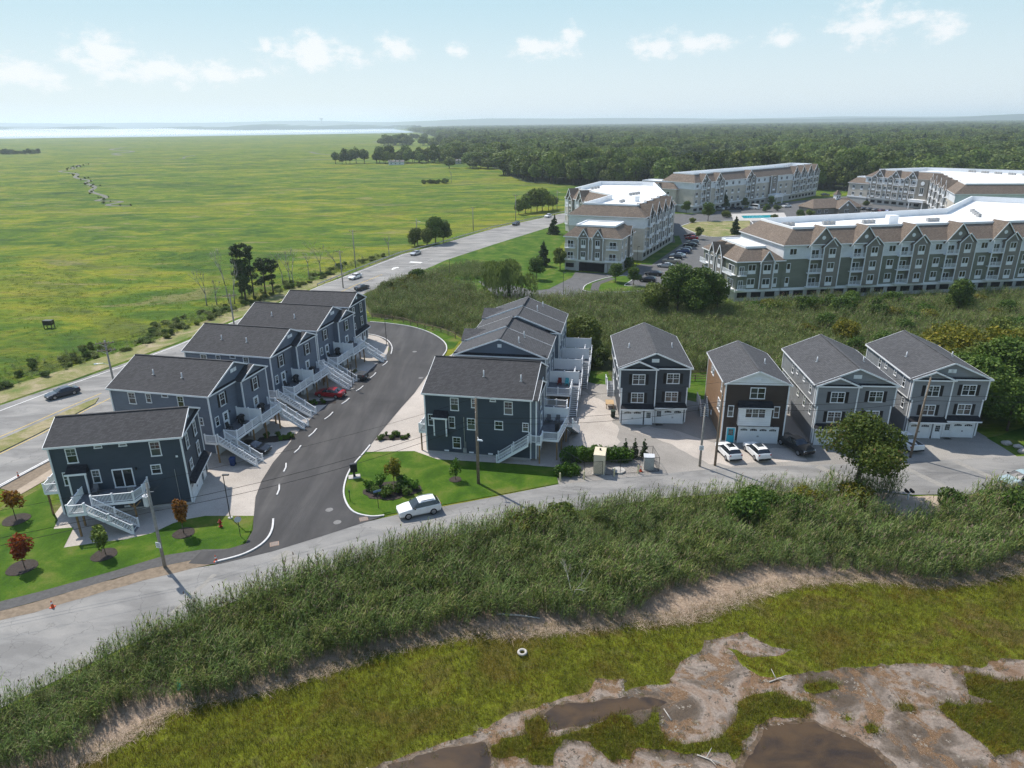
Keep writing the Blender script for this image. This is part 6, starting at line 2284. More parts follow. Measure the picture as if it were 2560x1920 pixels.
for (x, y, s, nm) in ((-26.7, 249.5, 1.25, 0), (-29.5, 247, 1.0, 1), (-24.2, 252.0, 1.0, 0), (-33.6, 245.3, 1.05, 1)):
    plant('thicket1' if nm == 0 else 'thicket2', 'roadside_tree', 'bushy dark tree on the marsh side of the main road by a pole', 'tree', (x, y), s * .9, 'bushy trees between marsh and main road')
for (x, y, s) in ((16.9, 338, .8), (11.2, 333, .6), (22.7, 343, .55), (14, 337, .65), (19.5, 341, .7), (25, 347, .55), (8, 328, .45)):
    plant('wood%d' % (int(x) % 5), 'roadside_tree', 'dark tree of the small grove where the main road passes the cream block', 'tree', (x - 4, y + 3), s, 'roadside grove by the cream block')

# trees and shrubs round the houses
plant('maple', 'maple_tree', 'full leafy green maple on the reed side of the road, opposite the grey twin house', 'tree', (38.9, 69.3), 1.0, rz=.6)
plant('sap_orange', 'young_tree', 'young tree turning orange in a mulch ring west of the dark corner house', 'tree', (-54.2, 65.8), 1.0)
plant('sap_red', 'young_tree', 'young tree with red autumn leaves in a mulch ring by the path', 'tree', (-47.6, 57.1), 1.0)
plant('sap_green', 'young_tree', 'young dark green tree in a mulch ring below the deck stair', 'tree', (-40.8, 59.1), 1.0)
plant('sap_orange2', 'young_tree', 'young orange and green tree on the lawn near the red hydrant', 'tree', (-34.6, 62.8), 1.05)
plant('sap_yellow', 'young_tree', 'young yellowing tree in the shrub bed of the corner lawn', 'tree', (-14.0, 72.4), 1.0)
plant('sap_thin', 'young_tree', 'thin sparse sapling in a small mulch ring on the corner lawn', 'tree', (-6.9, 73.9), 1.0)
for i, (x, y, r) in enumerate([(-54.2, 65.8, 1.35), (-47.8, 57.0, 1.35), (-40.9, 59.0, 1.2), (-34.6, 62.8, 1.1), (-6.9, 73.9, .75)]):
    pts = [(x + r * math.cos(a) * (1 + .06 * math.sin(3 * a + i)), y + r * math.sin(a)) for a in np.linspace(0, 2 * math.pi, 22, endpoint=False)]
    struct(slab_poly('mulch_bed', pts, .05, .10, 'mulch'))
bed = rough_poly([(-17.6, 71.4), (-16.4, 69.6), (-13.6, 69.2), (-11.8, 70.2), (-10.6, 71.2), (-11, 72.6), (-12.6, 72.6), (-13.4, 73.6), (-15.6, 73.4)], .6, .08, 3)
struct(slab_poly('mulch_bed', bed, .05, .11, 'mulch'))
for i, (x, y, k, s) in enumerate([(-16.9, 71.6, 'garden_shrub2', 1.1), (-15.6, 72.5, 'garden_shrub2', 1.3), (-15.9, 70.6, 'garden_shrub', .9), (-14.3, 70.3, 'garden_shrub', 1.1), (-13.0, 71.0, 'garden_shrub', 1.2),
                                  (-12.4, 72.0, 'garden_shrub2', 1.2), (-11.4, 71.4, 'garden_shrub2', 1.1), (-13.2, 72.7, 'garden_shrub2', 1.2), (-12.2, 70.4, 'garden_shrub', .9), (-14.9, 69.9, 'garden_shrub', .8)]):
    plant(k, 'garden_shrub', 'leafy garden shrub in the mulch bed round the yellowing young tree', 'shrub', (x, y, .08), s, 'shrubs in the corner lawn bed')
# planting strips between the drives
def planting(pts, n, lab, seed):
    struct(slab_poly('mulch_bed', pts, .03, .09, 'mulch'))
    rng = random.Random(seed)
    xs, ys = [p[0] for p in pts], [p[1] for p in pts]
    k = 0
    while k < n:
        x, y = rng.uniform(min(xs), max(xs)), rng.uniform(min(ys), max(ys))
        if inside(pts, np.array([[x, y]]))[0]:
            plant('garden_shrub' if rng.random() < .6 else 'garden_shrub2', 'garden_shrub', lab, 'shrub', (x, y, .06), rng.uniform(.4, .7), lab)
            k += 1


planting(rough_poly([(-18.6, 85.2), (-14.2, 85.3), (-14.0, 86.8), (-18.2, 87.0)], .8, .06, 2), 9, 'low shrub in the narrow bed on the pink gravel', 5)
planting(rough_poly([(-34.6, 84.6), (-29.6, 85.6), (-29.9, 87.6), (-34.6, 86.4)], .8, .06, 2), 9, 'low shrub in the bed before the first blue duplex', 6)
planting(rough_poly([(-31.0, 97.9), (-27.0, 98.6), (-27.4, 99.9), (-31.2, 99.4)], .8, .06, 2), 7, 'low shrub in the bed beside the parked red sedan', 7)

plant('bush0', 'roadside_shrub', 'dense green shrub beside the sandy mailbox pull-off', 'shrub', (47.4, 65.6), .95)
for (x, y, k, s, lab) in [(36.5, 148.5, 'thicket1', 1.3, None), (42.0, 148.0, 'thicket1', 1.25, None), (31.8, 148.6, 'thicket2', 1.05, None), (46.0, 151.0, 'thicket1', 1.0, None), (39.2, 145.4, 'thicket1', 1.05, None)]:
    plant(k, 'broad_tree', 'tree of the broad dark clump standing in the reeds west of the sage block', 'tree', (x, y), s, 'broad clump in the reed bed')
plant('thicket1', 'round_tree', 'round olive tree standing alone before the middle of the sage block', 'tree', (97.1, 146.5), .9)
plant('bush0', 'round_tree', 'small bright green tree in the reeds before the sage block', 'tree', (71.2, 145.0), 1.7)
plant('thicket0', 'yellow_tree', 'yellow green tree behind the roofs of the brown and grey houses', 'tree', (63.2, 125.8), .68)
plant('thicket2', 'reed_edge_tree', 'upright green tree between the back duplex and the charcoal twin house', 'tree', (12.6, 119.0), 1.15)
plant('bush2', 'reed_edge_shrub', 'dark shrub at the foot of the tree behind the gravel lot', 'shrub', (15.0, 114.5), 1.3)
plant('evergreen', 'evergreen_tree', 'dense dark evergreen on the lawn west of the cream block', 'tree', (9.7, 205.5), 1.0)
plant('roundtree2', 'lawn_tree', 'slim dark tree at the mouth of the car tunnel', 'tree', (14.3, 200.3), 1.05)
plant('roundtree', 'lawn_tree', 'leafy tree on the lawn just behind the willow', 'tree', (7.0, 186.5), .95)
plant('evergreen', 'lawn_tree', 'narrow conifer on the grass strip beside the main road', 'tree', (16.7, 268.8), 1.0)
plant('roundtree', 'kerb_tree', 'small round tree on the kerbed island nearest the car tunnel', 'tree', (27.8, 182.2), .8)
plant('roundtree', 'kerb_tree', 'small round tree on the kerbed island nearest the black cars', 'tree', (31.9, 178.0), .75)
plant('bush0', 'flank_shrub', 'large green shrub at the foot of the cream block by the island', 'shrub', (33.5, 200.0), 1.2)
plant('arborvitae', 'evergreen_shrub', 'narrow dark evergreen at the west corner of the sage block', 'shrub', (53.0, 190), 1.5)
plant('roundtree', 'court_tree', 'round green tree in the middle of the court drive', 'tree', (84.5, 302), 1.2)
plant('roundtree2', 'court_tree', 'thin tree at the end of the row of parked cars', 'tree', (68.0, 253), .75)
plant('evergreen', 'court_tree', 'dark conifer on the rough green island behind the sage block', 'tree', (84.5, 264), .9)
plant('bush1', 'court_tree', 'small tree at the tip of the rough green island', 'tree', (76.5, 296.6), 1.0)
plant('evergreen', 'court_tree', 'blue green conifer against the long cream block', 'tree', (103.5, 343.5), 1.1)
plant('roundtree2', 'court_tree', 'dark purple green tree left of the canopy entrance', 'tree', (114.2, 346), .85)
plant('roundtree', 'court_tree', 'leafy tree right of the canopy entrance', 'tree', (130.1, 355), .75)
plant('roundtree', 'court_tree', 'tree at the corner of the low cream wing', 'tree', (81.0, 326.5), .9)
plant('bush1', 'court_tree', 'pale shrub tree at the pool fence', 'tree', (95.3, 312), 1.4)
for (x, y, k) in ((128, 312, 'bush0'), (133, 314, 'bush2'), (123, 300.5, 'bush1'), (120, 333, 'bush0'), (126, 335, 'bush2'), (113, 303, 'bush1'), (160, 341, 'bush0'), (176, 352, 'bush1')):
    plant(k, 'court_shrub', 'rounded shrub of the planting round pool and clubhouse', 'shrub', (x, y), 1.1, 'shrubs round the pool court')

# thicket at the east end
rngt = random.Random(8)
for i, (x, y, k, s) in enumerate([(66.5, 90.5, 1, .95), (68, 97, 2, 1.0), (66.5, 104, 0, .95), (71, 108, 0, 1.0), (76, 113, 0, .9), (73, 101, 2, 1.05), (74, 93, 1, 1.1), (79, 98, 1, 1.1), (80, 106, 0, 1.05), (85, 111, 2, 1.0), (86, 101, 1, 1.1), (82, 91, 1, 1.1), (71, 86.5, 1, .85),
                                 (78, 86, 1, 1.0), (92, 107, 0, 1.05), (93, 96, 2, 1.15), (88, 118, 2, .9), (69, 115, 2, .7), (98, 114, 0, 1.), (62.5, 108.5, 1, .6), (65.2, 88.6, 1, .8), (64.8, 94.5, 1, .85), (65.0, 99.5, 2, .8), (67.5, 86.2, 1, .75), (75, 90, 1, 1.05), (70.5, 94, 1, 1.1)]):
    lab = ['yellow leaved tree of the thicket beside the last grey house', 'dark green tree of the thicket beside the last grey house', 'olive tree of the thicket beside the last grey house'][k]
    plant('thicket%d' % k, 'thicket_tree', lab, 'tree', (x, y), s * 1.15, 'thicket at the end of the lot')

# woodland behind the apartments
WOOD = [(12, 516), (60, 476), (100, 440), (140, 432), (190, 436), (215, 412), (262, 392), (300, 350), (335, 285), (420, 250), (900, 300), (3000, 1400), (6500, 5500), (6500, 9000), (-500, 9000), (-760, 5600), (-560, 4200), (-330, 3000), (-195, 2110), (-85, 1820), (-115, 1590), (-40, 1430), (-62, 1280), (8, 1080), (-4, 900), (-48, 842), (-30, 765), (-4, 640), (2, 570)]
CLEAR = [[(108, 520), (160, 520), (205, 600), (262, 770), (190, 800), (120, 640)], [(238, 640), (285, 640), (285, 690), (238, 690)], [(296, 640), (330, 640), (330, 672), (296, 672)]]
sheet('forest_floor', WOOD, .02, 'forest_floor')
rw = np.random.default_rng(21)
NEARP = [(12, 516), (60, 476), (100, 440), (140, 432), (190, 436), (215, 412), (262, 392), (300, 350), (335, 285), (420, 250), (900, 300), (1500, 640), (1300, 1500), (-110, 1580), (-40, 1430), (-62, 1280), (8, 1080), (-4, 900), (-48, 842), (-30, 765), (-4, 640), (2, 570)]
MIDP = [(1500, 640), (3000, 1400), (3600, 3300), (-380, 3300), (-195, 2110), (-85, 1820), (-110, 1590), (1300, 1500)]
FARP = [(3000, 1400), (6500, 5500), (6500, 9000), (-500, 9000), (-760, 5600), (-560, 4200), (-380, 3300), (3600, 3300)]
near = scatter_in(NEARP, 9.6, rw, CLEAR)
mid_ = scatter_in(MIDP, 15, rw)
far_ = scatter_in(FARP, 34, rw)
isl = scatter_in([(-196, 788), (-150, 790), (-90, 786), (-20, 782), (-20, 812), (-100, 822), (-190, 806)], 9.5, rw)
isl2 = scatter_in([(-268, 1474), (-205, 1478), (-205, 1560), (-262, 1560)], 12, rw)
isl3 = scatter_in([(-205, 2050), (-120, 2050), (-100, 2150), (-190, 2150)], 15, rw)
out_ = np.concatenate([rw.normal((cx_, cy_), (sx_, sx_ * 1.6), (k_, 2)) for cx_, cy_, sx_, k_ in ((-4, 590, 9, 8), (-30, 700, 12, 10), (-70, 850, 14, 10), (-60, 960, 16, 10), (-30, 1020, 18, 12), (-95, 1200, 18, 12), (-120, 1360, 18, 12), (-165, 1500, 16, 10), (-170, 1720, 22, 12), (-250, 2050, 20, 8))], 0)
sing = np.concatenate([isl, near, out_], 0)
dist = np.hypot(sing[:, 0], sing[:, 1])
# visible front trees are things of their own, everything behind is one wood
order = np.argsort(dist + np.where(np.arange(len(sing)) < len(isl), -600, 0) + np.abs(sing[:, 0] - sing[:, 1] * .2) * .35)
front = order[:285]
rest = sing[order[285:]]
kinds = ['wood0', 'wood1', 'wood2', 'wood3', 'wood4', 'woodl0', 'woodl1', 'woodp']
pk = [.16, .16, .15, .14, .12, .14, .11, .02]
for j in front:
    x, y = sing[j]
    k = kinds[rw.choice(8, p=pk)]
    if j < len(isl):
        lab, grp = 'dark tree of the low tree line standing out in the open marsh', 'tree line out in the marsh'
    elif k == 'woodp':
        lab, grp = 'dark pointed conifer at the front of the wood behind the apartments', 'conifers at the front of the wood'
    elif k.startswith('woodl'):
        lab, grp = 'lighter green tree at the front of the wood behind the apartments', 'light trees at the front of the wood'
    else:
        lab, grp = 'round crowned dark green tree at the front of the wood behind the apartments', 'dark trees at the front of the wood'
    plant(k, 'woodland_tree' if j >= len(isl) else 'marsh_tree', lab, 'tree', (float(x), float(y)), float(rw.uniform(.9, 1.55) * (.8 if j < len(isl) else 1)), grp)


def join_tree(key):
    """trunk and crown of a kind as one mesh for the far wood"""
    tm, cm, h = TREE[key]
    bm = bmesh.new()
    bm.from_mesh(cm)
    n = len(bm.faces)
    bm.from_mesh(tm)
    bm.faces.ensure_lookup_table()
    for f in bm.faces[n:]:
        f.material_index = 1
    me = bpy.data.meshes.new('wood_' + key)
    bm.to_mesh(me)
    bm.free()
    me.materials.append(cm.materials[0])
    me.materials.append(tm.materials[0])
    return me


WP = [join_tree(k) for k in kinds]
allp = np.concatenate([rest, mid_, isl2, isl3, far_], 0)
nn = len(allp)
sc = rw.uniform(.75, 1.55, nn)
a0 = len(rest)
sc[a0:a0 + len(mid_)] *= 1.2
sc[len(rest) + len(mid_) + len(isl2) + len(isl3):] *= 1.9
# gentle rise of the land under the wood far off
zz = np.zeros(nn)
instancer('wood', np.stack([allp[:, 0], allp[:, 1], zz], 1), np.stack([sc * rw.uniform(1.05, 1.4, nn), sc * rw.uniform(1.05, 1.4, nn), np.minimum(sc, 1.45) * rw.uniform(.75, 1.0, nn)], 1), rw.uniform(0, 6.28, nn),
          rw.choice(8, nn, p=pk), WP, 'dense dark green mixed woodland stretching away to the horizon', 'woodland')

# far hills along the horizon
def hills():
    rng = np.random.default_rng(4)
    specs = [(-13000, 9800, 12500, 90, 900), (-9000, 12500, 16000, 150, 1500), (2500, 11500, 16500, 120, 1500), (8500, 7600, 9000, 95, 1500)]
    for i, (cx, y, ln, hh, dp) in enumerate(specs):
        n = 90
        xs = np.linspace(-1, 1, n)
        prof = (np.sin(xs * 5 + i) * .18 + np.sin(xs * 13 + 2 * i) * .10 + np.sin(xs * 31 + i) * .05 + .62 + rng.normal(0, .015, n)) * hh * np.clip((1 - np.abs(xs)) * 6, 0, 1) ** .5
        V, F = [], []
        for k in range(n):
            x = cx + xs[k] * ln / 2 * 1.6
            V += [(x, y - dp * .5, -1), (x, y - dp * .12, prof[k] * .7), (x, y, prof[k]), (x, y + dp * .5, -1)]
        for k in range(n - 1):
            for j in range(3):
                a = k * 4 + j
                F.append((a, a + 4, a + 5, a + 1))
        o = link('hill', np_mesh('hill', V, F, 'far_hill', smooth=True))
        struct(o)
    # low wooded shore across the bay
    for i, (x0, y0, x1, y1, hh) in enumerate([(-9000, 6600, -1150, 7350, 44), (-1150, 7350, -700, 5300, 24), (-16000, 5200, -8800, 6650, 50)]):
        n = 120
        V, F = [], []
        for k in range(n):
            f = k / (n - 1)
            x, y = x0 + (x1 - x0) * f, y0 + (y1 - y0) * f
            z = hh * (.7 + .3 * math.sin(f * 40 + i) * math.sin(f * 17)) + rng.normal(0, 2.6)
            V += [(x, y, 0), (x, y + 30, z), (x, y + 500, z * 1.3), (x, y + 900, 0)]
        for k in range(n - 1):
            for j in range(3):
                a = k * 4 + j
                F.append((a, a + 4, a + 5, a + 1))
        struct(link('far_shore', np_mesh('far_shore', V, F, 'far_hill', smooth=True)))


hills()

# ------------------------------------------------------------------ reeds, tufts and brush
def blade(V, F, M_, T, p, d, l, w, bend, rng, mi, segs=2):
    """narrow blade: p base, d direction (horizontal unit), bends over"""
    side = np.array([-d[1], d[0], 0]) * w / 2
    o = len(V)
    for s in range(segs + 1):
        f = s / segs
        q = p + np.array([d[0] * l * bend * f ** 1.5, d[1] * l * bend * f ** 1.5, l * math.sqrt(max(.05, 1 - bend * bend)) * (f - .25 * bend * f * f)])
        ww = side * (1 - f * .85)
        V.append(q - ww)
        V.append(q + ww)
    t = rng.uniform(0, 1)
    for s in range(segs):
        F.append((o + 2 * s, o + 2 * s + 1, o + 2 * s + 3, o + 2 * s + 2))
        M_.append(mi)
        T.append(t)


def reed_clump(seed, n=13, H=3.0, rad=.6, plume=.5, wind=(.55, -.35)):
    rng = np.random.default_rng(seed)
    V, F, M_, T = [], [], [], []
    for i in range(n):
        a, q = rng.uniform(0, 6.28), rad * math.sqrt(rng.uniform(0, 1))
        h = H * rng.uniform(.68, 1.08)
        base = np.array([math.cos(a) * q, math.sin(a) * q, -.05])
        lean = np.array([rng.normal(wind[0] * .2, .12), rng.normal(wind[1] * .2, .12)])
        top = base + np.array([lean[0] * h, lean[1] * h, h])
        # stem
        o = len(V)
        V += [base + (-.012, 0, 0), base + (.012, 0, 0), top + (.006, 0, 0), top + (-.006, 0, 0)]
        F.append((o, o + 1, o + 2, o + 3))
        M_.append(2)
        T.append(rng.uniform(0, 1))
        for j in range(7):
            f = .22 + .72 * (j + rng.uniform(0, .8)) / 7
            p = base + (top - base) * f
            b = rng.uniform(0, 6.28)
            d = np.array([math.cos(b) + wind[0], math.sin(b) + wind[1]])
            d /= np.linalg.norm(d)
            blade(V, F, M_, T, p, d, rng.uniform(.45, .75) * H / 3, .075, rng.uniform(.5, .92), rng, 0)
        if rng.uniform() < plume:
            d = np.array(wind) / np.linalg.norm(wind)
            for k in range(2):
                b = rng.normal(0, .5)
                dd = np.array([d[0] * math.cos(b) - d[1] * math.sin(b), d[0] * math.sin(b) + d[1] * math.cos(b)])
                blade(V, F, M_, T, top - (0, 0, .08), dd, rng.uniform(.3, .42), .10, rng.uniform(.25, .6), rng, 1)
    me = np_mesh('reed_clump', np.array(V), np.array(F), ['reed_blade', 'reed_plume', 'reed_stem'], np.array(T))
    me.polygons.foreach_set('material_index', np.array(M_, np.int32))
    return me


def tuft(seed, n=22, H=.4, rad=.3, w=.02, m='tuft_low', bend=(.2, .8)):
    rng = np.random.default_rng(seed)
    V, F, M_, T = [], [], [], []
    for i in range(n):
        a, q = rng.uniform(0, 6.28), rad * math.sqrt(rng.uniform(0, 1))
        b = rng.uniform(0, 6.28)
        blade(V, F, M_, T, np.array([math.cos(a) * q, math.sin(a) * q, -.02]), np.array([math.cos(b), math.sin(b)]), H * rng.uniform(.6, 1.2), w, rng.uniform(*bend), rng, 0)
    return np_mesh('tuft', np.array(V), np.array(F), m, np.array(T))


REEDS = [reed_clump(200 + i, 13, 3.0, .6, [.05, .12, .3, .55][i % 4]) for i in range(6)]
rr = np.random.default_rng(31)


def reed_bed(name, poly, spacing, hs, holes=(), label='', plume_zone=None):
    P = scatter_in(poly, spacing, rr, holes)
    n = len(P)
    wob = np.sin(P[:, 0] * .31 + 1.3) * np.sin(P[:, 1] * .43 + P[:, 0] * .1) * .6 + np.sin(P[:, 0] * .09 + P[:, 1] * .05) * .4 + np.sin(P[:, 0] * .9) * np.sin(P[:, 1] * 1.1) * .45
    s = rr.uniform(.55, 1.18, n) * (1 + .24 * wob) * hs
    ix = np.clip((rr.uniform(0, 6, n) + wob * 1.2), 0, 5.99).astype(int)
    ro = np.stack([rr.normal(0, .05, n), rr.normal(0, .05, n), rr.uniform(-.6, .6, n)], 1)
    return instancer(name, np.stack([P[:, 0], P[:, 1], np.zeros(n)], 1), s, ro, ix, REEDS, label, 'reeds')


reed_bed('reed_bed', [(x, y if i < len(FR_LOW) - 2 else y - .7) for i, (x, y) in enumerate(REED_FRONT)], .70, .9, [[(37, 67.2), (46, 69.2), (52, 69.5), (50.5, 66.5), (46.5, 64.6), (41, 63), (38, 65.5)]], 'tall green reeds with brown plumes between road and foreground marsh')
HOUSEHOLES = [[(7, 108), (18, 108), (18, 122), (8, 122)]]
reed_bed('reed_bed', REED_MID, .92, .88, HOUSEHOLES, 'wide reed bed between the houses and the apartment blocks')
reed_bed('reed_bed', [(-26, 191), (-22, 191.5), (-10, 187), (-8, 190), (-2, 200), (-12, 212), (-19, 204)], .9, .6, (), 'russet reed patch on the lawn beside the main road')

TUFTS = [tuft(300 + i, 24, .36, .34, .024) for i in range(4)]
lowp = scatter_in([(x, y + .75) for x, y in L['wrack_bot']] + LOWMARSH[len(L['wrack_bot']):], .36, rr, [MUD])
lowp = lowp[(np.abs(lowp[:, 0]) < 1.0 * lowp[:, 1] + 12) & (lowp[:, 1] > 31)]
islp = np.concatenate([scatter_in(p, .24, rr) for p in ISLES], 0)
tp = np.concatenate([lowp, islp], 0)
n = len(tp)
sc = rr.uniform(.65, 1.25, n)
sc[len(lowp):] *= 1.15
instancer('marsh_grass', np.stack([tp[:, 0], tp[:, 1], np.full(n, .02)], 1), sc, rr.uniform(0, 6.28, n), rr.integers(0, 4, n), TUFTS, 'short olive green marsh grass in the foreground', 'grass')
# grass fringe thinning out over the mud, clods and crust on the flat
fr = scatter_in(MUD, .30, rr, ISLES)
edge_pts = np.array(rough_poly(MUD, .3, 0., 1) + [q for p_ in ISLES for q in rough_poly(p_, .3, 0., 1)])
fr = fr[(fr[:, 1] > 32)]
dd = np.min((fr[:, None, 0] - edge_pts[None, ::2, 0]) ** 2 + (fr[:, None, 1] - edge_pts[None, ::2, 1]) ** 2, 1) ** .5
kp = rr.uniform(0, 1, len(fr)) < np.exp(-dd / .35) * .55
ft = fr[kp]
n = len(ft)
instancer('fringe_grass', np.stack([ft[:, 0], ft[:, 1], np.full(n, .02)], 1), rr.uniform(.35, .9, n), rr.uniform(0, 6.28, n), rr.integers(0, 4, n), TUFTS, 'thin grass at the ragged edge of the mud flat', 'grass')
simple('clod_pale', (.22, .19, .155), .9, .3, 3)
simple('clod_dark', (.07, .058, .045), .7, .3, 3)


def clod(seed, m):
    rng = np.random.default_rng(seed)
    V, F = [], []
    for c in range(7):
        cx, cy, r_ = rng.uniform(-.28, .28), rng.uniform(-.22, .22), rng.uniform(.04, .12)
        o = len(V)
        for a in range(6):
            V.append((cx + r_ * rng.uniform(.7, 1.3) * math.cos(a * 1.047), cy + r_ * rng.uniform(.7, 1.3) * math.sin(a * 1.047), 0))
        V.append((cx, cy, r_ * rng.uniform(.25, .5)))
        F += [(o + a, o + (a + 1) % 6, o + 6) for a in range(6)]
    return np_mesh('clod', V, F, m)


CL = [clod(1, 'clod_pale'), clod(2, 'clod_pale'), clod(3, 'clod_dark'), clod(4, 'clod_dark')]
ppool = [L['pool%d' % i] for i in (1, 2, 3)]
cf = scatter_in(MUD, .34, rr, ISLES + ppool)
cf = cf[cf[:, 1] > 32]
w_ = np.sin(cf[:, 0] * .9 + np.sin(cf[:, 1] * .7) * 2) * np.sin(cf[:, 1] * 1.1 + 1)
de = np.min((cf[:, None, 0] - edge_pts[None, ::2, 0]) ** 2 + (cf[:, None, 1] - edge_pts[None, ::2, 1]) ** 2, 1) ** .5
kp = rr.uniform(0, 1, len(cf)) < (.08 + .30 * (w_ > .3) + .40 * np.exp(-de / .4))
cf = cf[kp]
n = len(cf)
instancer('mud_crust', np.stack([cf[:, 0], cf[:, 1], np.full(n, .024)], 1), rr.uniform(.25, .8, n), rr.uniform(0, 6.28, n), rr.integers(0, 4, n), CL, 'flakes of dried mud and algae crust on the tidal flat', 'mud crust')
# wrack: litter of dead stems over the strand line
WRK = [tuft(320 + i, 26, .9, .5, .022, 'straw', (.985, .999)) for i in range(4)]
wrack_poly = WR_T + list(reversed(WR_B))
sheet('wrack_line', wrack_poly, .03, 'wrack')
wp_ = scatter_in(wrack_poly, .42, rr)
we = np.array(rough_poly(L['wrack_top'], .16, .28, 61, False) + rough_poly(L['wrack_bot'], .18, .35, 62, False))
wp_ = np.concatenate([wp_, we], 0)
dst = np.array(rough_poly(L['wrack_top'], .3, .3, 63, False)) + np.array([0, .35])
DST = [tuft(330 + i, 16, 1.7, .4, .03, 'straw', (.1, .6)) for i in range(3)]
instancer('dead_reeds', np.stack([dst[:, 0], dst[:, 1], np.zeros(len(dst))], 1), rr.uniform(.4, 1.15, len(dst)), rr.uniform(0, 6.28, len(dst)), rr.integers(0, 3, len(dst)), DST, 'standing dead tan reed stems at the front of the reeds', 'reeds')
n = len(wp_)
instancer('reed_litter', np.stack([wp_[:, 0], wp_[:, 1], np.full(n, .05)], 1), rr.uniform(.6, 1.2, n), rr.uniform(0, 6.28, n), rr.integers(0, 4, n), WRK, 'pale litter of dead reed stems along the strand line', 'reed litter')
# marsh tussocks beside the main road
MT = [tuft(340 + i, 30, .6, .8, .05, 'tuft_marsh', (.5, .93)) for i in range(4)]
mp_ = scatter_in([(-92, 96), (-84, 108), (-74, 130), (-66, 154), (-57, 184), (-48, 205), (-38, 232), (-26, 252), (-8, 290), (0, 330), (-120, 330), (-190, 200), (-150, 100)], 1.5, rr)
keep = rr.uniform(0, 1, len(mp_)) < np.clip((.25 + .5 * (np.sin(mp_[:, 1] * .11 + np.sin(mp_[:, 0] * .05) * 2) > 0)) * np.clip((260 - mp_[:, 1]) / 110, 0, 1), 0, 1)
mp_ = mp_[keep]
n = len(mp_)
instancer('marsh_tussocks', np.stack([mp_[:, 0], mp_[:, 1], np.zeros(n)], 1), rr.uniform(.5, 1.1, n), rr.uniform(0, 6.28, n), rr.integers(0, 4, n), MT, 'rough green tussocks of the open salt marsh', 'grass')
# brush along the marsh edge of the main road
BR = [join_tree(k) for k in ('bush0', 'bush1', 'bush2')] + REEDS[:2]
bp = scatter_in([(-88, 98), (-82, 109), (-76, 121), (-70, 133), (-63, 156), (-55, 184), (-49, 202), (-40, 226), (-44, 228), (-54, 206), (-60, 188), (-70, 160), (-80, 134), (-90, 116), (-98, 104)], .85, rr)
dens = .75 + .25 * np.sin(bp[:, 1] * .09 + 1)
bp = bp[rr.uniform(0, 1, len(bp)) < dens]
n = len(bp)
instancer('roadside_brush', np.stack([bp[:, 0], bp[:, 1], np.zeros(n)], 1), np.stack([rr.uniform(.3, .75, n), rr.uniform(.3, .75, n), rr.uniform(.2, .5, n)], 1), rr.uniform(0, 6.28, n), rr.choice(9, n, p=[.03, .09, .01, .155, .155, .14, .14, .14, .14]), BR + MT, 'tangled brush along the marsh side of the main road', 'brush')
# bushes and vines scattered in the reed beds
vp = np.concatenate([scatter_in([(20, 66), (37, 67.5), (37, 64), (24, 63)], 2.6, rr), scatter_in([(48, 65), (56, 66.5), (75, 66), (75, 62), (54, 62)], 2.3, rr), scatter_in([(-6, 60), (1, 62.5), (12, 65.5), (12, 63), (0, 59.5)], 3.0, rr),
                     scatter_in([(62, 100), (150, 106), (185, 140), (120, 158), (60, 150), (54, 140)], 7.5, rr), scatter_in([(52, 151.5), (66, 153.5), (90, 156), (90, 150), (54, 144)], 3.2, rr), scatter_in([(-34, 176), (-28, 187), (-22, 186), (-28, 170)], 3.5, rr)], 0)
n = len(vp)
VN = [join_tree(k) for k in ('bush0', 'bush1')]
TREE['vb'] = TREE['bush0']
tree_kind('vinebush', 2.2, 1.7, 0., 2400, .15, 'leaf_vine', 51, 8, .05)
VN.append(join_tree('vinebush'))
tree_kind('vineyellow', 2.3, 1.7, 0., 2400, .15, 'leaf_yellow', 53, 8, .05)
VN.append(join_tree('vineyellow'))
instancer('vine_thicket', np.stack([vp[:, 0], vp[:, 1], np.zeros(n)], 1), rr.uniform(.8, 1.45, n), rr.uniform(0, 6.28, n), rr.integers(0, 4, n), VN, 'green vines and bushes growing through the reeds', 'bushes')
# ------------------------------------------------------------------ vehicles
def paint(name, c, metal=.0, rough=.28):
    t = NT(name)
    n = t.noise(t.pos((2, 2, 2)), 1, 3)
    t.col(t.ramp(n, [(.3, tuple(x * .93 for x in c)), (.7, tuple(min(1, x * 1.05) for x in c))])).rough(rough)
    t.b.inputs['Metallic'].default_value = metal
    t.b.inputs['Coat Weight'].default_value = .6
    t.b.inputs['Coat Roughness'].default_value = .06
    return t.m


for nm, c, me_ in (('white', (.78, .78, .77), 0), ('black', (.012, .013, .016), 0), ('navy', (.018, .026, .045), .2), ('silver', (.48, .49, .50), .5), ('red', (.32, .012, .018), 0), ('grey', (.12, .125, .13), .3),
                   ('maroon', (.12, .012, .018), 0), ('tan', (.36, .32, .25), .1), ('blue', (.03, .06, .16), .2), ('paleblue', (.34, .42, .42), .1), ('charcoal', (.045, .047, .05), .2)):
    paint('paint_' + nm, c, me_)
simple('tyre_rubber', (.018, .018, .018), .85, .2, 5)
simple('rim_alloy', (.36, .36, .37), .35, .1, 5, metal=.7)
simple('lamp_clear', (.75, .76, .76), .15, .05, 5, spec=.8)
simple('lamp_red', (.30, .012, .012), .2, .1, 5, spec=.7)
t = NT('car_glass')
t.col((.012, .015, .018)).rough(.04)
t.b.inputs['Specular IOR Level'].default_value = 1.0
simple('plastic_black', (.02, .02, .021), .6, .1, 4)
simple('bed_cover', (.03, .03, .032), .55, .1, 3)

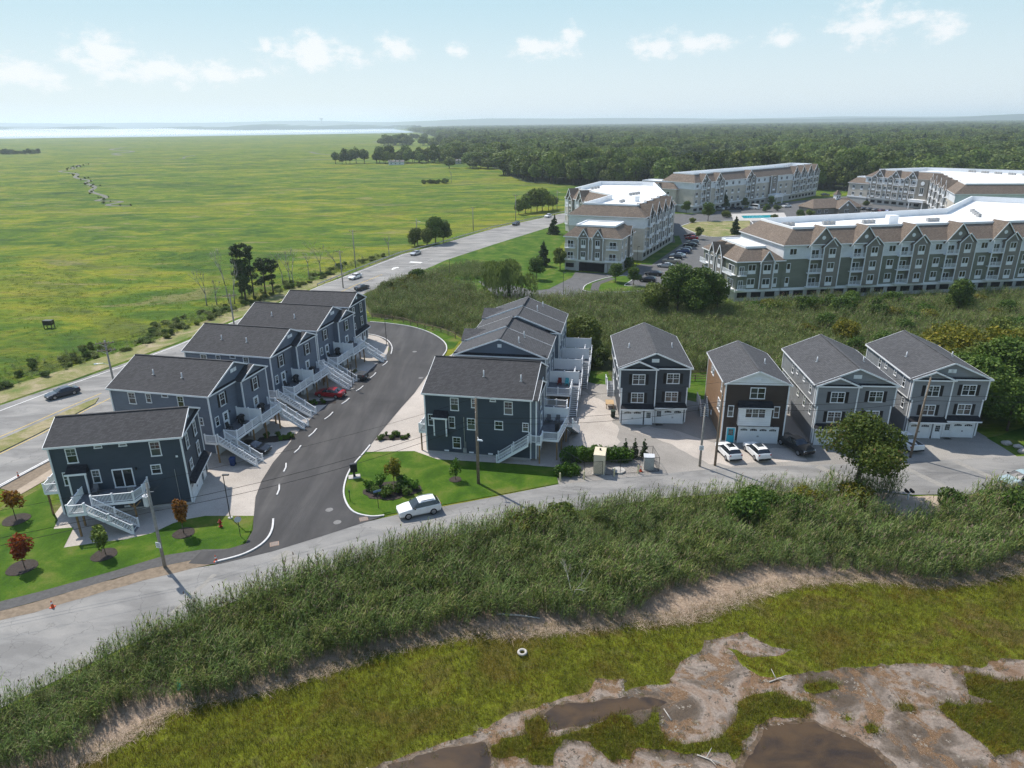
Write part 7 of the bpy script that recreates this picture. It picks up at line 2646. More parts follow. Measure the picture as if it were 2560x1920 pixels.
CARS = {
    'sedan': dict(w=.92, wb=1.40, wr=.33, st=[(2.40, .38, .56, .57, .60), (2.28, .22, .70, .71, .82), (1.55, .20, .86, .91, .91), (.98, .20, .93, .97, .92), (.15, .20, .95, 1.38, .92), (-.55, .20, .96, 1.44, .92), (-1.15, .20, .98, 1.37, .91), (-1.78, .22, 1.0, 1.05, .90), (-2.28, .26, .97, 1.0, .84), (-2.42, .38, .78, .80, .76)]),
    'suv': dict(w=.94, wb=1.32, wr=.36, st=[(2.22, .42, .74, .75, .64), (2.10, .26, .88, .90, .84), (1.35, .25, 1.02, 1.07, .93), (.85, .25, 1.06, 1.11, .94), (.10, .25, 1.08, 1.58, .94), (-.75, .25, 1.10, 1.64, .94), (-1.65, .25, 1.12, 1.60, .93), (-2.06, .28, 1.12, 1.20, .90), (-2.16, .34, 1.05, 1.08, .86), (-2.22, .42, .8, .82, .8)]),
    'pickup': dict(w=.96, wb=1.68, wr=.40, st=[(2.72, .50, .86, .88, .72), (2.60, .36, 1.02, 1.04, .92), (1.75, .34, 1.12, 1.18, .95), (1.25, .34, 1.15, 1.20, .96), (.65, .34, 1.17, 1.72, .96), (-.2, .34, 1.18, 1.76, .96), (-.62, .34, 1.18, 1.72, .96), (-.80, .34, 1.18, 1.20, .96), (-2.55, .36, 1.16, 1.18, .95), (-2.66, .42, 1.12, 1.13, .93)]),
    'van': dict(w=.98, wb=1.75, wr=.36, st=[(2.7, .4, .9, .92, .74), (2.55, .28, 1.1, 1.13, .92), (2.0, .26, 1.25, 1.35, .97), (1.35, .26, 1.3, 2.25, .98), (.3, .26, 1.3, 2.4, .98), (-1.5, .26, 1.3, 2.4, .98), (-2.55, .26, 1.3, 2.35, .97), (-2.68, .3, 1.2, 1.9, .95)]),
}


def car_meshes(kind):
    def mk():
        S = CARS[kind]
        st = S['st']
        rings = []
        for (x, zb, zt, zr, w) in st:
            cab = zr - zt > .2
            wr = w * (.72 if cab else .86)
            h = [(0, zb), (w * .88, zb), (w, zb + .16), (w * 1.0, zt - .14), (w * .95, zt), (wr, zr - (.07 if cab else .0)), (wr * .82, zr + (.0 if cab else .005)), (0, zr + .025)]
            ring = [(x, -y, z) for y, z in h] + [(x, y, z) for y, z in reversed(h[1:-1])]
            rings.append(ring)
        nr = len(rings[0])
        body, side, side2, front, rear = MB(), MB(), MB(), MB(), MB()
        # half index: 0..7 one side then 6..1 on the other; strip j joins ring point j and j+1
        for i in range(len(rings) - 1):
            A, B = rings[i], rings[i + 1]
            ca, cb = st[i][3] - st[i][2] > .2, st[i + 1][3] - st[i + 1][2] > .2
            dz = st[i + 1][3] - st[i][3]
            for j in range(nr):
                k = (j + 1) % nr
                q = [A[j], A[k], B[k], B[j]]
                jj = j if j < 7 else nr - 1 - j
                if jj == 4 and (ca or cb):
                    (side if j < 7 else side2).quad(*q)
                elif jj in (5, 6) and ca != cb:
                    (front if dz > 0 else rear).quad(*q)
                else:
                    body.quad(*q)
        body.quad(*rings[0])
        body.quad(*reversed(rings[-1]))
        out = {'body': body.mesh('body', None, True), 'side_window': side.mesh('side_window', 'car_glass'), 'side_window_': side2.mesh('side_window', 'car_glass'), 'windscreen': front.mesh('windscreen', 'car_glass'), 'rear_window': rear.mesh('rear_window', 'car_glass')}
        return out
    return cached(('car', kind), mk)


def wheel_meshes(r):
    def mk():
        t_ = MB().tube((0, -.11, 0), (0, .11, 0), r, r, 18).mesh('tyre', 'tyre_rubber', False)
        rm = MB().tube((0, -.115, 0), (0, .115, 0), r * .64, r * .64, 14)
        for i in range(5):
            a = i * 1.2566
            rm.bar((math.cos(a) * r * .1, -.125, math.sin(a) * r * .1), (math.cos(a) * r * .6, -.12, math.sin(a) * r * .6), .05, .02)
        return t_, rm.mesh('rim', 'rim_alloy')
    return cached(('wheel', r), mk)


def car(kind, colour, loc, deg, label, group=None, s=1., parts=True, z=.05, top=None):
    S = CARS[kind]
    o = thing({'sedan': 'sedan_car', 'suv': 'suv_car', 'pickup': 'pickup_truck', 'van': 'passenger_van'}[kind], label, {'sedan': 'car', 'suv': 'car', 'pickup': 'pickup truck', 'van': 'van'}[kind], (loc[0], loc[1], z), R(deg), group)
    o.scale = (s, s, s)
    ms = car_meshes(kind)
    bm = cached(('carbody', kind, colour), lambda: paint_copy(ms['body'], 'paint_' + colour))
    link('body', bm, o)
    for k in ('side_window', 'side_window_', 'windscreen', 'rear_window'):
        if len(ms[k].polygons):
            link(k.rstrip('_'), ms[k], o)
    tm, rm = wheel_meshes(S['wr'])
    for sx in (-1, 1):
        for sy in (-1, 1):
            w_ = link('wheel', tm, o, (sx * S['wb'], sy * (S['w'] - .10), S['wr']), 0 if sy < 0 else math.pi)
            link('rim', rm, w_)
    if not parts:
        return o
    st = S['st']
    f, b = st[0], st[-1]
    hl = cached('hl', lambda: MB().box(-.12, .03, -.17, .17, -.07, .07).mesh('headlight', 'lamp_clear'))
    tl = cached('tl', lambda: MB().box(-.03, .10, -.10, .10, -.1, .12).mesh('tail_light', 'lamp_red'))
    zt = {'sedan': .62, 'suv': .80, 'pickup': .92, 'van': .95}[kind]
    for sy in (-1, 1):
        link('headlight', hl, o, (st[1][0] + .03, sy * st[1][4] * .78, zt))
        link('tail_light', tl, o, (b[0] + .06, sy * b[4] * .92, {'sedan': .84, 'suv': .98, 'pickup': .98, 'van': 1.2}[kind]))
    link('licence_plate', cached('plate', lambda: MB().box(-.01, .01, -.16, .16, -.08, .08).mesh('licence_plate', 'white_paint')), o, (b[0] - .02, 0, .62))
    link('bumper', cached(('bmp', kind), lambda: MB().box(-.04, .12, -b[4] * .98, b[4] * .98, 0, .2).mesh('bumper', 'plastic_black')), o, (b[0], 0, .36))
    link('grille', cached(('grl', kind), lambda: MB().box(-.1, .03, -.42, .42, -.09, .09).mesh('grille', 'plastic_black')), o, (f[0] - .02, 0, f[2] - .12))
    mm = cached('mir', lambda: MB().box(-.07, .07, -.1, .1, -.07, .07).mesh('wing_mirror', 'plastic_black'))
    xm = [s_ for s_ in st if s_[3] - s_[2] < .2 and s_[0] > 0][-1]
    for sy in (-1, 1):
        link('wing_mirror', mm, o, (xm[0] - .25, sy * (S['w'] + .07), xm[2] + .08))
    if kind == 'pickup':
        link('bed_cover', cached('bedc', lambda: MB().box(-2.5, -.92, -.8, .8, 1.17, 1.205).mesh('bed_cover', 'bed_cover')), o)
    if kind == 'suv':
        for sy in (-1, 1):
            link('roof_rail', cached('rrail', lambda: MB().bar((-1.5, 0, 1.66), (-.1, 0, 1.66), .04).mesh('roof_rail', 'rim_alloy')), o, (0, sy * .56, 0))
    if top:
        zr = max(s_[3] for s_ in st)
        link('sunroof', cached(('sunr', kind), lambda: MB().box(-1.0, .0, -.42, .42, zr - .0, zr + .035).mesh('sunroof', 'car_glass')), o)
    return o


def paint_copy(me, m):
    c = me.copy()
    c.materials.clear()
    c.materials.append(M(m))
    return c


car('suv', 'white', (-10.35, 66.4), 201.5, 'white compact suv driving on the road below the corner lawn', s=1.06)
car('sedan', 'navy', (-71.5, 103.0), 231, 'dark navy sedan driving on the main road behind the first blue duplex')
car('sedan', 'white', (-43.2, 190.8), 247, 'white sedan on the main road just beyond the last row house', parts=True)
car('sedan', 'charcoal', (-38.6, 177.2), 67, 'dark convertible on the main road driving away beside the last row house')
car('sedan', 'silver', (-31.0, 227.2), 245, 'silver sedan on the main road by the guardrail and turn arrow')
car('suv', 'navy', (2.4, 295.0), 244, 'dark blue suv far up the main road by the grass bank')
car('suv', 'white', (17.0, 319.5), 242, 'white suv far up the main road beside the cream block')
car('sedan', 'red', (-28.6, 101.7), 166, 'bright red sedan parked nose in under the second blue duplex')
car('pickup', 'charcoal', (-26.9, 109.6), 166, 'dark pickup with covered bed parked at the third blue duplex')
car('sedan', 'black', (-34.0, 82.2), -14, 'black sedan parked in the shade under the first blue duplex deck')
car('suv', 'white', (27.45, 79.6), 98, 'white suv parked nearest the turquoise door of the brown house', top=True)
car('suv', 'white', (31.05, 79.6), 98, 'white suv parked before the wide garage door of the brown house', top=True)
car('pickup', 'black', (36.6, 81.2), -72, 'black pickup facing the road between brown and grey houses')
car('pickup', 'white', (51.1, 82.0), 97, 'white pickup with dark bed cover parked beside the leaning pole')
car('pickup', 'paleblue', (59.0, 71.2), 196, 'pale blue truck on the road by the second pair of mailboxes')
grp = 'cars parked beside the cream block'
for i, (x, y, k, c, lab) in enumerate([(36.4, 182.6, 'suv', 'black', 'black suv parked nearest the kerbed island'), (39.6, 190.8, 'sedan', 'black', 'black car parked second from the kerbed island'), (45.2, 202.2, 'sedan', 'silver', 'long silver car parked along the cream block'),
                                       (48.4, 208.4, 'pickup', 'tan', 'tan pickup parked along the cream block'), (51.0, 214.8, 'suv', 'charcoal', 'charcoal suv parked along the cream block'), (52.6, 218.6, 'sedan', 'white', 'white sedan parked between dark cars along the cream block'),
                                       (55.8, 225.0, 'suv', 'blue', 'blue suv parked along the cream block'), (57.2, 228.4, 'suv', 'navy', 'navy suv parked beside the blue one along the cream block'), (61.4, 238.2, 'sedan', 'black', 'black sedan parked near the red car'), (63.2, 242.6, 'suv', 'grey', 'grey suv parked near the red car'),
                                       (65.4, 252.6, 'sedan', 'red', 'red car parked toward the end of the row by the cream block'), (66.4, 258.6, 'sedan', 'maroon', 'maroon sedan at the end of the row by the cream block')]):
    car(k, c, (x, y), 156, lab, grp, parts=i < 9, z=.055)
for i, (x, y, k, c, lab) in enumerate([(100.3, 339.6, 'suv', 'silver', 'silver suv parked before the long cream block beside the conifer'), (103.2, 341.0, 'suv', 'grey', 'grey suv parked before the long cream block'), (107.4, 343.0, 'sedan', 'navy', 'navy sedan parked before the long cream block'),
                                       (109.9, 340.8, 'suv', 'charcoal', 'charcoal suv parked before the long cream block'), (117.5, 342.5, 'van', 'white', 'white passenger van standing at the canopy entrance'), (123.5, 347.6, 'sedan', 'tan', 'tan sedan parked past the canopy entrance'), (135.2, 347.6, 'pickup', 'white', 'white pickup parked near the clubhouse')]):
    car(k, c, (x, y), 125 if i != 6 else 30, lab, 'cars parked in the pool court', parts=False, z=.055)
for i, (x, y, k, c) in enumerate([(164.4, 335.8, 'suv', 'navy'), (166.9, 334.8, 'sedan', 'charcoal'), (168.6, 332.2, 'sedan', 'black'), (169.9, 329.2, 'sedan', 'grey'), (171.6, 326.6, 'sedan', 'maroon'), (173.3, 323.6, 'suv', 'blue'), (174.6, 320.8, 'sedan', 'black')]):
    car(k, c, (x, y), 25, c.replace('charcoal', 'charcoal grey') + (' suv' if k == 'suv' else ' sedan') + ' in the row of cars between clubhouse and east block', 'cars parked by the east block', parts=False, z=.055)
car('sedan', 'grey', (177.4, 402.4), 0, 'grey car parked behind the east end of the long cream block', None, parts=False)

# ------------------------------------------------------------------ poles, wires, lamps
simple('pole_wood', (.20, .155, .115), .9, .25, 3, bump=.4)
simple('pole_grey', (.27, .25, .225), .9, .2, 3, bump=.3)
simple('transformer_grey', (.50, .51, .52), .45, .08, 2)
simple('insulator', (.30, .31, .32), .3, .1, 4)
simple('sign_white', (.78, .78, .76), .5, .05, 3)
simple('sign_ink', (.10, .10, .12), .6, .1, 3)
simple('wire_black', (.01, .01, .01), .6, .1, 3)


def utility_pole(label, loc, h, m='pole_grey', arms=1, deg=0, lamp=None, can=False, sign=False, lean=(0, 0), r=.17):
    o = thing('utility_pole', label, 'utility pole', (*loc, 0), R(deg))
    MB().tube((0, 0, -.2), (lean[0], lean[1], h), r, r * .68, 12).build('shaft', m, o, smooth=True)
    for k in range(arms):
        z = h - .35 - k * 1.1
        x = lean[0] * z / h
        a = MB().box(x - 1.2, x + 1.2, -.26, -.14, z - .06, z + .06).build('crossarm', 'pole_wood', o)
        for dx in (-1.1, -.55, .55, 1.1):
            MB().tube((x + dx, -.2, z + .06), (x + dx, -.2, z + .26), .05, .035, 8).build('insulator', 'insulator', a)
        for s in (-1, 1):
            MB().bar((x + s * .75, -.2, z - .05), (x, -.18, z - .55), .04).build('brace', 'galvanised', a)
    if not arms:
        MB().tube((lean[0], lean[1], h), (lean[0], lean[1], h + .3), .05, .04, 8).build('insulator', 'insulator', o)
        MB().tube((lean[0] * .86, -.15, h * .86), (lean[0] * .86, -.5, h * .86), .03, .03, 6).build('bracket', 'galvanised', o)
    if can:
        c = MB().tube((-.42, 0, h - 2.4), (-.42, 0, h - 1.35), .3, .3, 14).tube((-.42, 0, h - 1.35), (-.42, 0, h - 1.25), .22, .16, 14).build('transformer', 'transformer_grey', o)
        MB().tube((-.42, 0, h - 1.25), (-.42, 0, h - .95), .05, .04, 8).build('bushing', 'insulator', c)
        MB().tube((.1, 0, h - .9), (.6, 0, h - .8), .04, .03, 8).build('cutout', 'insulator', o)
    if lamp:
        lx, ly, lz = lamp
        pts = [(0, 0, lz), (lx * .45, ly * .45, lz + .35), (lx, ly, lz + .3)]
        ml = MB()
        for a, b in zip(pts, pts[1:]):
            ml.tube(a, b, .035, .035, 8)
        arm = ml.build('lamp_arm', 'galvanised', o)
        MB().loft([(lx - .12, ly - .1, lz + .2), (lx + .5, ly - .1, lz + .2), (lx + .5, ly + .1, lz + .2), (lx - .12, ly + .1, lz + .2)], [(lx - .12, ly - .06, lz + .36), (lx + .36, ly - .06, lz + .36), (lx + .36, ly + .06, lz + .36), (lx - .12, ly + .06, lz + .36)]).build('lamp_head', 'lamp_clear', arm)
    if sign:
        s = MB().box(-.27, .27, -.24, -.2, 2.35, 2.95).build('notice_board', 'sign_white', o)
        for k, (w_, zz) in enumerate(((.2, 2.82), (.17, 2.70), (.21, 2.58), (.14, 2.46))):
            MB().box(-w_, w_, -.246, -.24, zz - .025, zz + .025).build('lettering', 'sign_ink', s)
    return o


utility_pole('grey utility pole with transformer and small white notice, standing on the dirt strip', (-33.85, 56.9), 9.2, 'pole_grey', 0, -14, None, True, True)
utility_pole('brown utility pole with white lamp on the corner lawn before the dark duplex', (-4.1, 72.9), 10.9, 'pole_wood', 0, -14, (.5, -1.1, 6.0), r=.2)
utility_pole('short grey utility pole with notice beside the gravel lot entrance', (23.1, 76.7), 8.0, 'pole_grey', 0, -10, None, False, True, r=.15)
utility_pole('tall brown utility pole at the corner of the brown house', (25.05, 76.9), 11.0, 'pole_wood', 0, -10, r=.16)
utility_pole('leaning pale utility pole beside the white pickup', (50.1, 78.5), 10.8, 'pole_wood', 0, -6, None, False, False, (.45, 0), .15)
utility_pole('double crossarm utility pole with street lamp behind the first blue duplex', (-59.2, 96.9), 11.0, 'pole_grey', 2, 20, (-2.0, .5, 7.2))
utility_pole('crossarm utility pole between main road and third blue duplex', (-52.1, 126.2), 11.0, 'pole_grey', 1, 20)
MR = 'utility poles along the main road'
for i, (x, y, h, lab) in enumerate([(-44.0, 179.4, 9.8, 'crossarm utility pole on the house side of the main road by the white sedan'), (-46.2, 205.9, 11.3, 'crossarm utility pole between main road and marsh near the bare trees'), (-32.6, 245.4, 9.2, 'utility pole with lamp beside the bushy dark roadside trees'),
                                    (-14.8, 281.0, 9.2, 'utility pole on the marsh side midway up the main road'), (2.4, 310.6, 11.0, 'tall utility pole on the marsh side by the dark blue suv'), (23.0, 349.4, 9.0, 'utility pole with lamp at the small grove by the cream block')]):
    utility_pole(lab, (x, y), h, 'pole_grey', 1 if i in (0, 1, 3, 4) else 0, -25, (1.3, -.4, h - 1.0) if i in (2, 5) else None)


def wire(p, q, sag, label, r=.018, name='power_line'):
    p, q = Vector(p), Vector(q)
    n = 14
    m = MB()
    pts = []
    for i in range(n + 1):
        f = i / n
        c = p.lerp(q, f)
        c.z -= sag * 4 * f * (1 - f)
        pts.append(c)
    V, F = [], []
    for c in pts:
        for a in range(4):
            V.append((c.x, c.y + r * math.cos(a * math.pi / 2), c.z + r * math.sin(a * math.pi / 2)))
    for i in range(n):
        for a in range(4):
            F.append((4 * i + a, 4 * i + (a + 1) % 4, 4 * i + 4 + (a + 1) % 4, 4 * i + 4 + a))
    m.add(V, F)
    o = m.build(name, 'wire_black')
    return tag(o, label, 'power line', 'overhead lines')


P0, P1, P3, P4 = (-33.85, 56.9), (-4.1, 72.9), (25.05, 76.9), (50.5, 78.5)
PL = (-92, 34)
PR = (96, 82)
for (a, ha, b, hb, lab) in [(PL, 9.2, P0, 9.3, 'from beyond the lawn to the transformer pole'), (P0, 9.3, P1, 11.0, 'between transformer pole and corner lawn pole'), (P1, 11.0, P3, 11.1, 'between corner lawn pole and the brown house pole'), (P3, 11.1, P4, 10.9, 'between the brown house pole and the leaning pole'), (P4, 10.9, PR, 10.8, 'from the leaning pole past the thicket')]:
    for k, dz in enumerate((0, -2.5, -3.1)):
        wire((*a, ha + dz), (*b, hb + dz), .55 + .2 * k, ['thin top power line ', 'middle cable ', 'lowest cable '][k] + lab, .014 if k == 0 else .022)
wire((*P0, 8.6), (-36.9, 65.6, 5.2), .5, 'service cable from the transformer pole to the dark corner house', .012)
wire((*P1, 9.6), (-7.6, 80.4, 5.6), .3, 'service cable from the lawn pole to the dark duplex', .012)
mr = [(-75, 40, 10.6), (-59.2, 96.9, 10.6), (-52.1, 126.2, 10.6), (-44.0, 179.4, 9.4), (-46.2, 205.9, 10.9), (-32.6, 245.4, 8.8), (-14.8, 281.0, 8.8), (2.4, 310.6, 10.6), (23.0, 349.4, 8.6)]
for a, b in zip(mr, mr[1:]):
    for dx in (-1.0, 1.0):
        wire((a[0] + dx, a[1], a[2]), (b[0] + dx, b[1], b[2]), .8, 'power line along the main road between two of its poles', .016)


def street_lamp(label, loc, h, deg=0):
    o = thing('street_lamp', label, 'street lamp', (*loc, .05), R(deg))
    MB().tube((0, 0, 0), (0, 0, .12), .25, .25, 12).build('base', 'concrete', o)
    MB().tube((0, 0, .1), (0, 0, h), .06, .045, 8).build('post', 'black_metal', o)
    MB().box(-.08, .62, -.12, .12, h - .06, h + .05).build('lamp_head', 'black_metal', o)
    return o


street_lamp('slim black street lamp on the lawn by the driveway entrance and hydrant', (-30.8, 65.7), 5.3)
street_lamp('slim black street lamp at the bend of the driveway loop', (-24.15, 128.4), 5.2)
street_lamp('slim black street lamp between second and third blue duplex', (-25.7, 104.8), 4.2, 180)
street_lamp('slim black lamp post at the reed edge before the car tunnel', (12.9, 168.7), 5.5)
street_lamp('slim black lamp post beside the cream block car park', (37.7, 206.5), 5.4)
street_lamp('slim black lamp post by the russet reed patch on the lawn', (-16.8, 189.5), 5.2)

# ------------------------------------------------------------------ small street things
simple('hydrant_red', (.32, .025, .02), .45, .1, 4)
simple('cone_orange', (.62, .085, .02), .6, .08, 4)
simple('bollard_cream', (.62, .55, .34), .7, .1, 4)
simple('box_tan', (.60, .52, .38), .6, .06, 2)
simple('box_grey', (.45, .45, .42), .6, .08, 2)
simple('bin_green', (.02, .035, .022), .6, .1, 3)
simple('bin_blue', (.02, .05, .16), .6, .1, 3)
simple('granite', (.36, .33, .30), .85, .25, 2)
simple('fence_wood', (.20, .14, .09), .9, .2, 3)
simple('table_wood', (.42, .29, .16), .8, .15, 3)
simple('chair_red', (.17, .012, .012), .6, .08, 3)
simple('chair_teal', (.06, .36, .40), .6, .08, 3)
simple('cushion_grey', (.14, .14, .145), .9, .12, 4)
simple('sign_blue', (.10, .16, .26), .5, .08, 3)
simple('green_plastic', (.02, .42, .24), .5, .1, 3)
simple('drift', (.42, .39, .35), .9, .2, 4)


def hydrant():
    o = thing('fire_hydrant', 'red fire hydrant on the lawn beside the street lamp', 'fire hydrant', (-31.2, 64.0, .05))
    MB().tube((0, 0, 0), (0, 0, .08), .2, .2, 12).tube((0, 0, .08), (0, 0, .7), .13, .12, 12).build('barrel', 'hydrant_red', o)
    MB().tube((0, 0, .7), (0, 0, .84), .16, .07, 12).tube((0, 0, .84), (0, 0, .92), .04, .04, 6).build('bonnet', 'hydrant_red', o)
    for s in (-1, 1):
        MB().tube((s * .1, 0, .52), (s * .24, 0, .52), .07, .07, 8).build('outlet', 'hydrant_red', o)


hydrant()


def cone(loc, label):
    o = thing('traffic_cone', label, 'traffic cone', (*loc, .06))
    MB().box(-.19, .19, -.19, .19, 0, .04).build('base', 'cone_orange', o)
    MB().tube((0, 0, .04), (0, 0, .72), .14, .03, 12).build('cone', 'cone_orange', o)
    MB().tube((0, 0, .38), (0, 0, .54), .096, .070, 12, False).build('reflective_band', 'sign_white', o)


cone((-29.2, 57.7), 'orange traffic cone at the end of the path by the driveway entrance')
cone((-41.1, 51.0), 'orange traffic cone at the road edge below the red leaved tree')
cone((-60.5, 75.7), 'orange traffic cone on the dirt beside the main road')
cone((15.6, 75.5), 'small orange traffic cone inside the wire fence')

o = thing('stop_sign', 'stop sign seen from behind on a thin post at the driveway mouth', 'sign', (-28.4, 62.1, .05), R(25))
MB().tube((0, 0, 0), (0, 0, 2.4), .035, .035, 8).build('post', 'black_metal', o)
MB().loft([(.36 * math.cos(a), -.045, 2.05 + .36 * math.sin(a)) for a in np.arange(8) * math.pi / 4 + math.pi / 8], [(.36 * math.cos(a), -.06, 2.05 + .36 * math.sin(a)) for a in np.arange(8) * math.pi / 4 + math.pi / 8]).build('sign_back', 'transformer_grey', o)
tx = bpy.data.curves.new('lettering', 'FONT')
tx.body = 'STOP'
tx.size = .26
tx.align_x = 'CENTER'
tx.align_y = 'CENTER'
tx.extrude = .003
tx.materials.append(M('sign_white'))
tm_ = bpy.data.meshes.new_from_object(bpy.data.objects.new('lettering', tx))
lt = link('lettering', tm_, o, (0, .064, 2.05))
lt['kind'] = 'stuff'
lt.rotation_euler = (R(90), 0, math.pi)
MB().loft([(.36 * math.cos(a), .06, 2.05 + .36 * math.sin(a)) for a in np.arange(8) * math.pi / 4 + math.pi / 8], [(.36 * math.cos(a), .045, 2.05 + .36 * math.sin(a)) for a in np.arange(8) * math.pi / 4 + math.pi / 8]).build('sign_face', 'hydrant_red', o)

o = thing('street_sign', 'thin post with a flat blue sign in the shrub bed above the white suv', 'sign', (-15.0, 67.5, .05), R(30))
MB().tube((0, 0, 0), (0, 0, 2.2), .035, .035, 8).build('post', 'black_metal', o)
MB().box(-.45, .45, -.02, .02, 2.0, 2.25).build('sign_plate', 'sign_blue', o)
o = tag(MB().tube((0, 0, 0), (0, 0, 1.35), .04, .04, 8).box(-.06, .06, -.06, .06, 1.1, 1.4).build('marker_post', 'black_metal', None, (-18.5, 69.1, .05)), 'thin dark marker post on the lawn by the kerb', 'post')
o = thing('mailbox_cluster', 'black cluster mailbox on a concrete pad at the corner lawn kerb', 'mailbox', (-19.2, 74.8, .06), R(15))
MB().box(-.7, .7, -.5, .5, 0, .1).build('pad', 'concrete', o)
MB().box(-.14, .14, -.14, .14, .1, .75).build('pedestal', 'black_metal', o)
c = MB().box(-.42, .42, -.24, .24, .75, 1.75).loft([(-.44, -.26, 1.75), (.44, -.26, 1.75), (.44, .26, 1.75), (-.44, .26, 1.75)], [(-.4, -.2, 1.83), (.4, -.2, 1.83), (.4, .2, 1.83), (-.4, .2, 1.83)]).build('cabinet', 'black_metal', o)
for i in range(3):
    for j in range(4):
        MB().box(-.38 + i * .26, -.15 + i * .26, -.255, -.24, .82 + j * .22, 1.0 + j * .22).build('mailbox_door', 'plastic_black', c)


def post_box(loc, label, n=2, rot=0):
    o = thing('mailbox_pair', label, 'mailbox', (*loc, .05), R(rot))
    MB().box(-.06, .06, -.06, .06, 0, 1.0).build('post', 'vinyl_white', o)
    MB().box(-.5, .5, -.05, .05, .92, 1.0).build('arm', 'vinyl_white', o)
    for k, (x, m) in enumerate(((-.3, 'black_metal'), (.3, 'sign_white'))):
        MB().loft([(x - .14, -.3, 1.0), (x + .14, -.3, 1.0), (x + .14, -.3, 1.2), (x, -.3, 1.32), (x - .14, -.3, 1.2)], [(x - .14, .3, 1.0), (x + .14, .3, 1.0), (x + .14, .3, 1.2), (x, .3, 1.32), (x - .14, .3, 1.2)]).build('letter_box', 'black_metal', o)


post_box((44.2, 68.1), 'pair of black mailboxes on a white post at the sandy pull-off')
post_box((53.6, 69.2), 'pair of dark mailboxes by the road near the pale blue truck')

o = thing('nest_box', 'black box on short legs standing out in the left marsh', 'nest box', (-98.6, 143.3, 0))
MB().box(-.9, .9, -.6, .6, .75, 1.75).build('box', 'black_metal', o)
for x in (-.8, .8):
    for y in (-.5, .5):
        MB().box(x - .06, x + .06, y - .06, y + .06, 0, .75).build('leg', 'black_metal', o)


def boulder(loc, r, label, seed):
    rng = np.random.default_rng(seed)
    bm = bmesh.new()
    bmesh.ops.create_icosphere(bm, subdivisions=2, radius=r)
    for v in bm.verts:
        d = v.co.normalized()
        v.co *= 1 + .16 * math.sin(3 * d.x + seed) * math.cos(4 * d.y) + rng.normal(0, .03)
        v.co.z *= .62
        v.co.x *= 1.25
    me = bpy.data.meshes.new('boulder')
    bm.to_mesh(me)
    bm.free()
    me.materials.append(M('granite'))
    tag(link('boulder', me, None, (*loc, r * .35)), label, 'boulder')


boulder((64.6, 82.0), .55, 'pale boulder farthest from the road on the end lawn', 1)
boulder((65.4, 81.0), .5, 'middle one of three pale boulders on the end lawn', 2)
boulder((65.2, 79.5), .65, 'largest pale boulder nearest the road on the end lawn', 3)

# fenced pump station beside the road
o = thing('equipment_cabinet', 'tall cream equipment cabinet inside the wire fence', 'cabinet', (10.6, 75.8, .03), R(-12))
MB().box(-.65, .65, -1.1, 1.1, .12, 2.6).build('cabinet', 'box_tan', o)
MB().box(-.75, .75, -1.2, 1.2, 0, .12).build('plinth', 'concrete', o)
MB().box(-.70, .70, -1.15, 1.15, 2.6, 2.68).build('lid', 'box_tan', o)
MB().box(-.1, .1, .2, .4, 2.68, 2.9).build('vent_cap', 'black_metal', o)
for s in (-1, 1):
    MB().box(-.66 if s < 0 else .02, -.02 if s < 0 else .66, -1.13, -1.1, .2, 2.5).build('cabinet_door', 'box_tan', o)
o = thing('meter_cabinet', 'grey meter cabinet with flat lid at the fence corner', 'cabinet', (16.7, 76.3, .03), R(-8))
MB().box(-.6, .6, -.5, .5, 0, 1.7).build('cabinet', 'box_grey', o)
MB().box(-.66, .66, -.56, .56, 1.7, 1.76).build('lid', 'transformer_grey', o)
MB().box(-.5, .5, -.53, -.5, .15, 1.6).build('cabinet_door', 'box_grey', o)
o = tag(MB().tube((0, 0, 0), (0, 0, .22), .8, .8, 20).tube((0, 0, .22), (0, 0, .26), .4, .4, 16).build('well_cover', 'concrete', None, (12.9, 75.6, .03)), 'round concrete well cover inside the wire fence', 'well cover')
for i, (x, y, lab) in enumerate([(5.6, 73.3, 'cream bollard at the lawn corner nearest the road'), (8.5, 73.7, 'cream bollard before the cream cabinet'), (12.2, 74.4, 'cream bollard before the round well cover'), (15.2, 75.1, 'cream bollard before the grey meter cabinet'), (5.2, 75.2, 'cream bollard beside the shaded lawn edge')]):
    o = tag(MB().tube((0, 0, 0), (0, 0, 1.05), .1, .1, 10).tube((0, 0, 1.05), (0, 0, 1.12), .1, .05, 10).build('bollard', 'bollard_cream', None, (x, y, .03)), lab, 'bollard', 'cream bollards of the pump station')


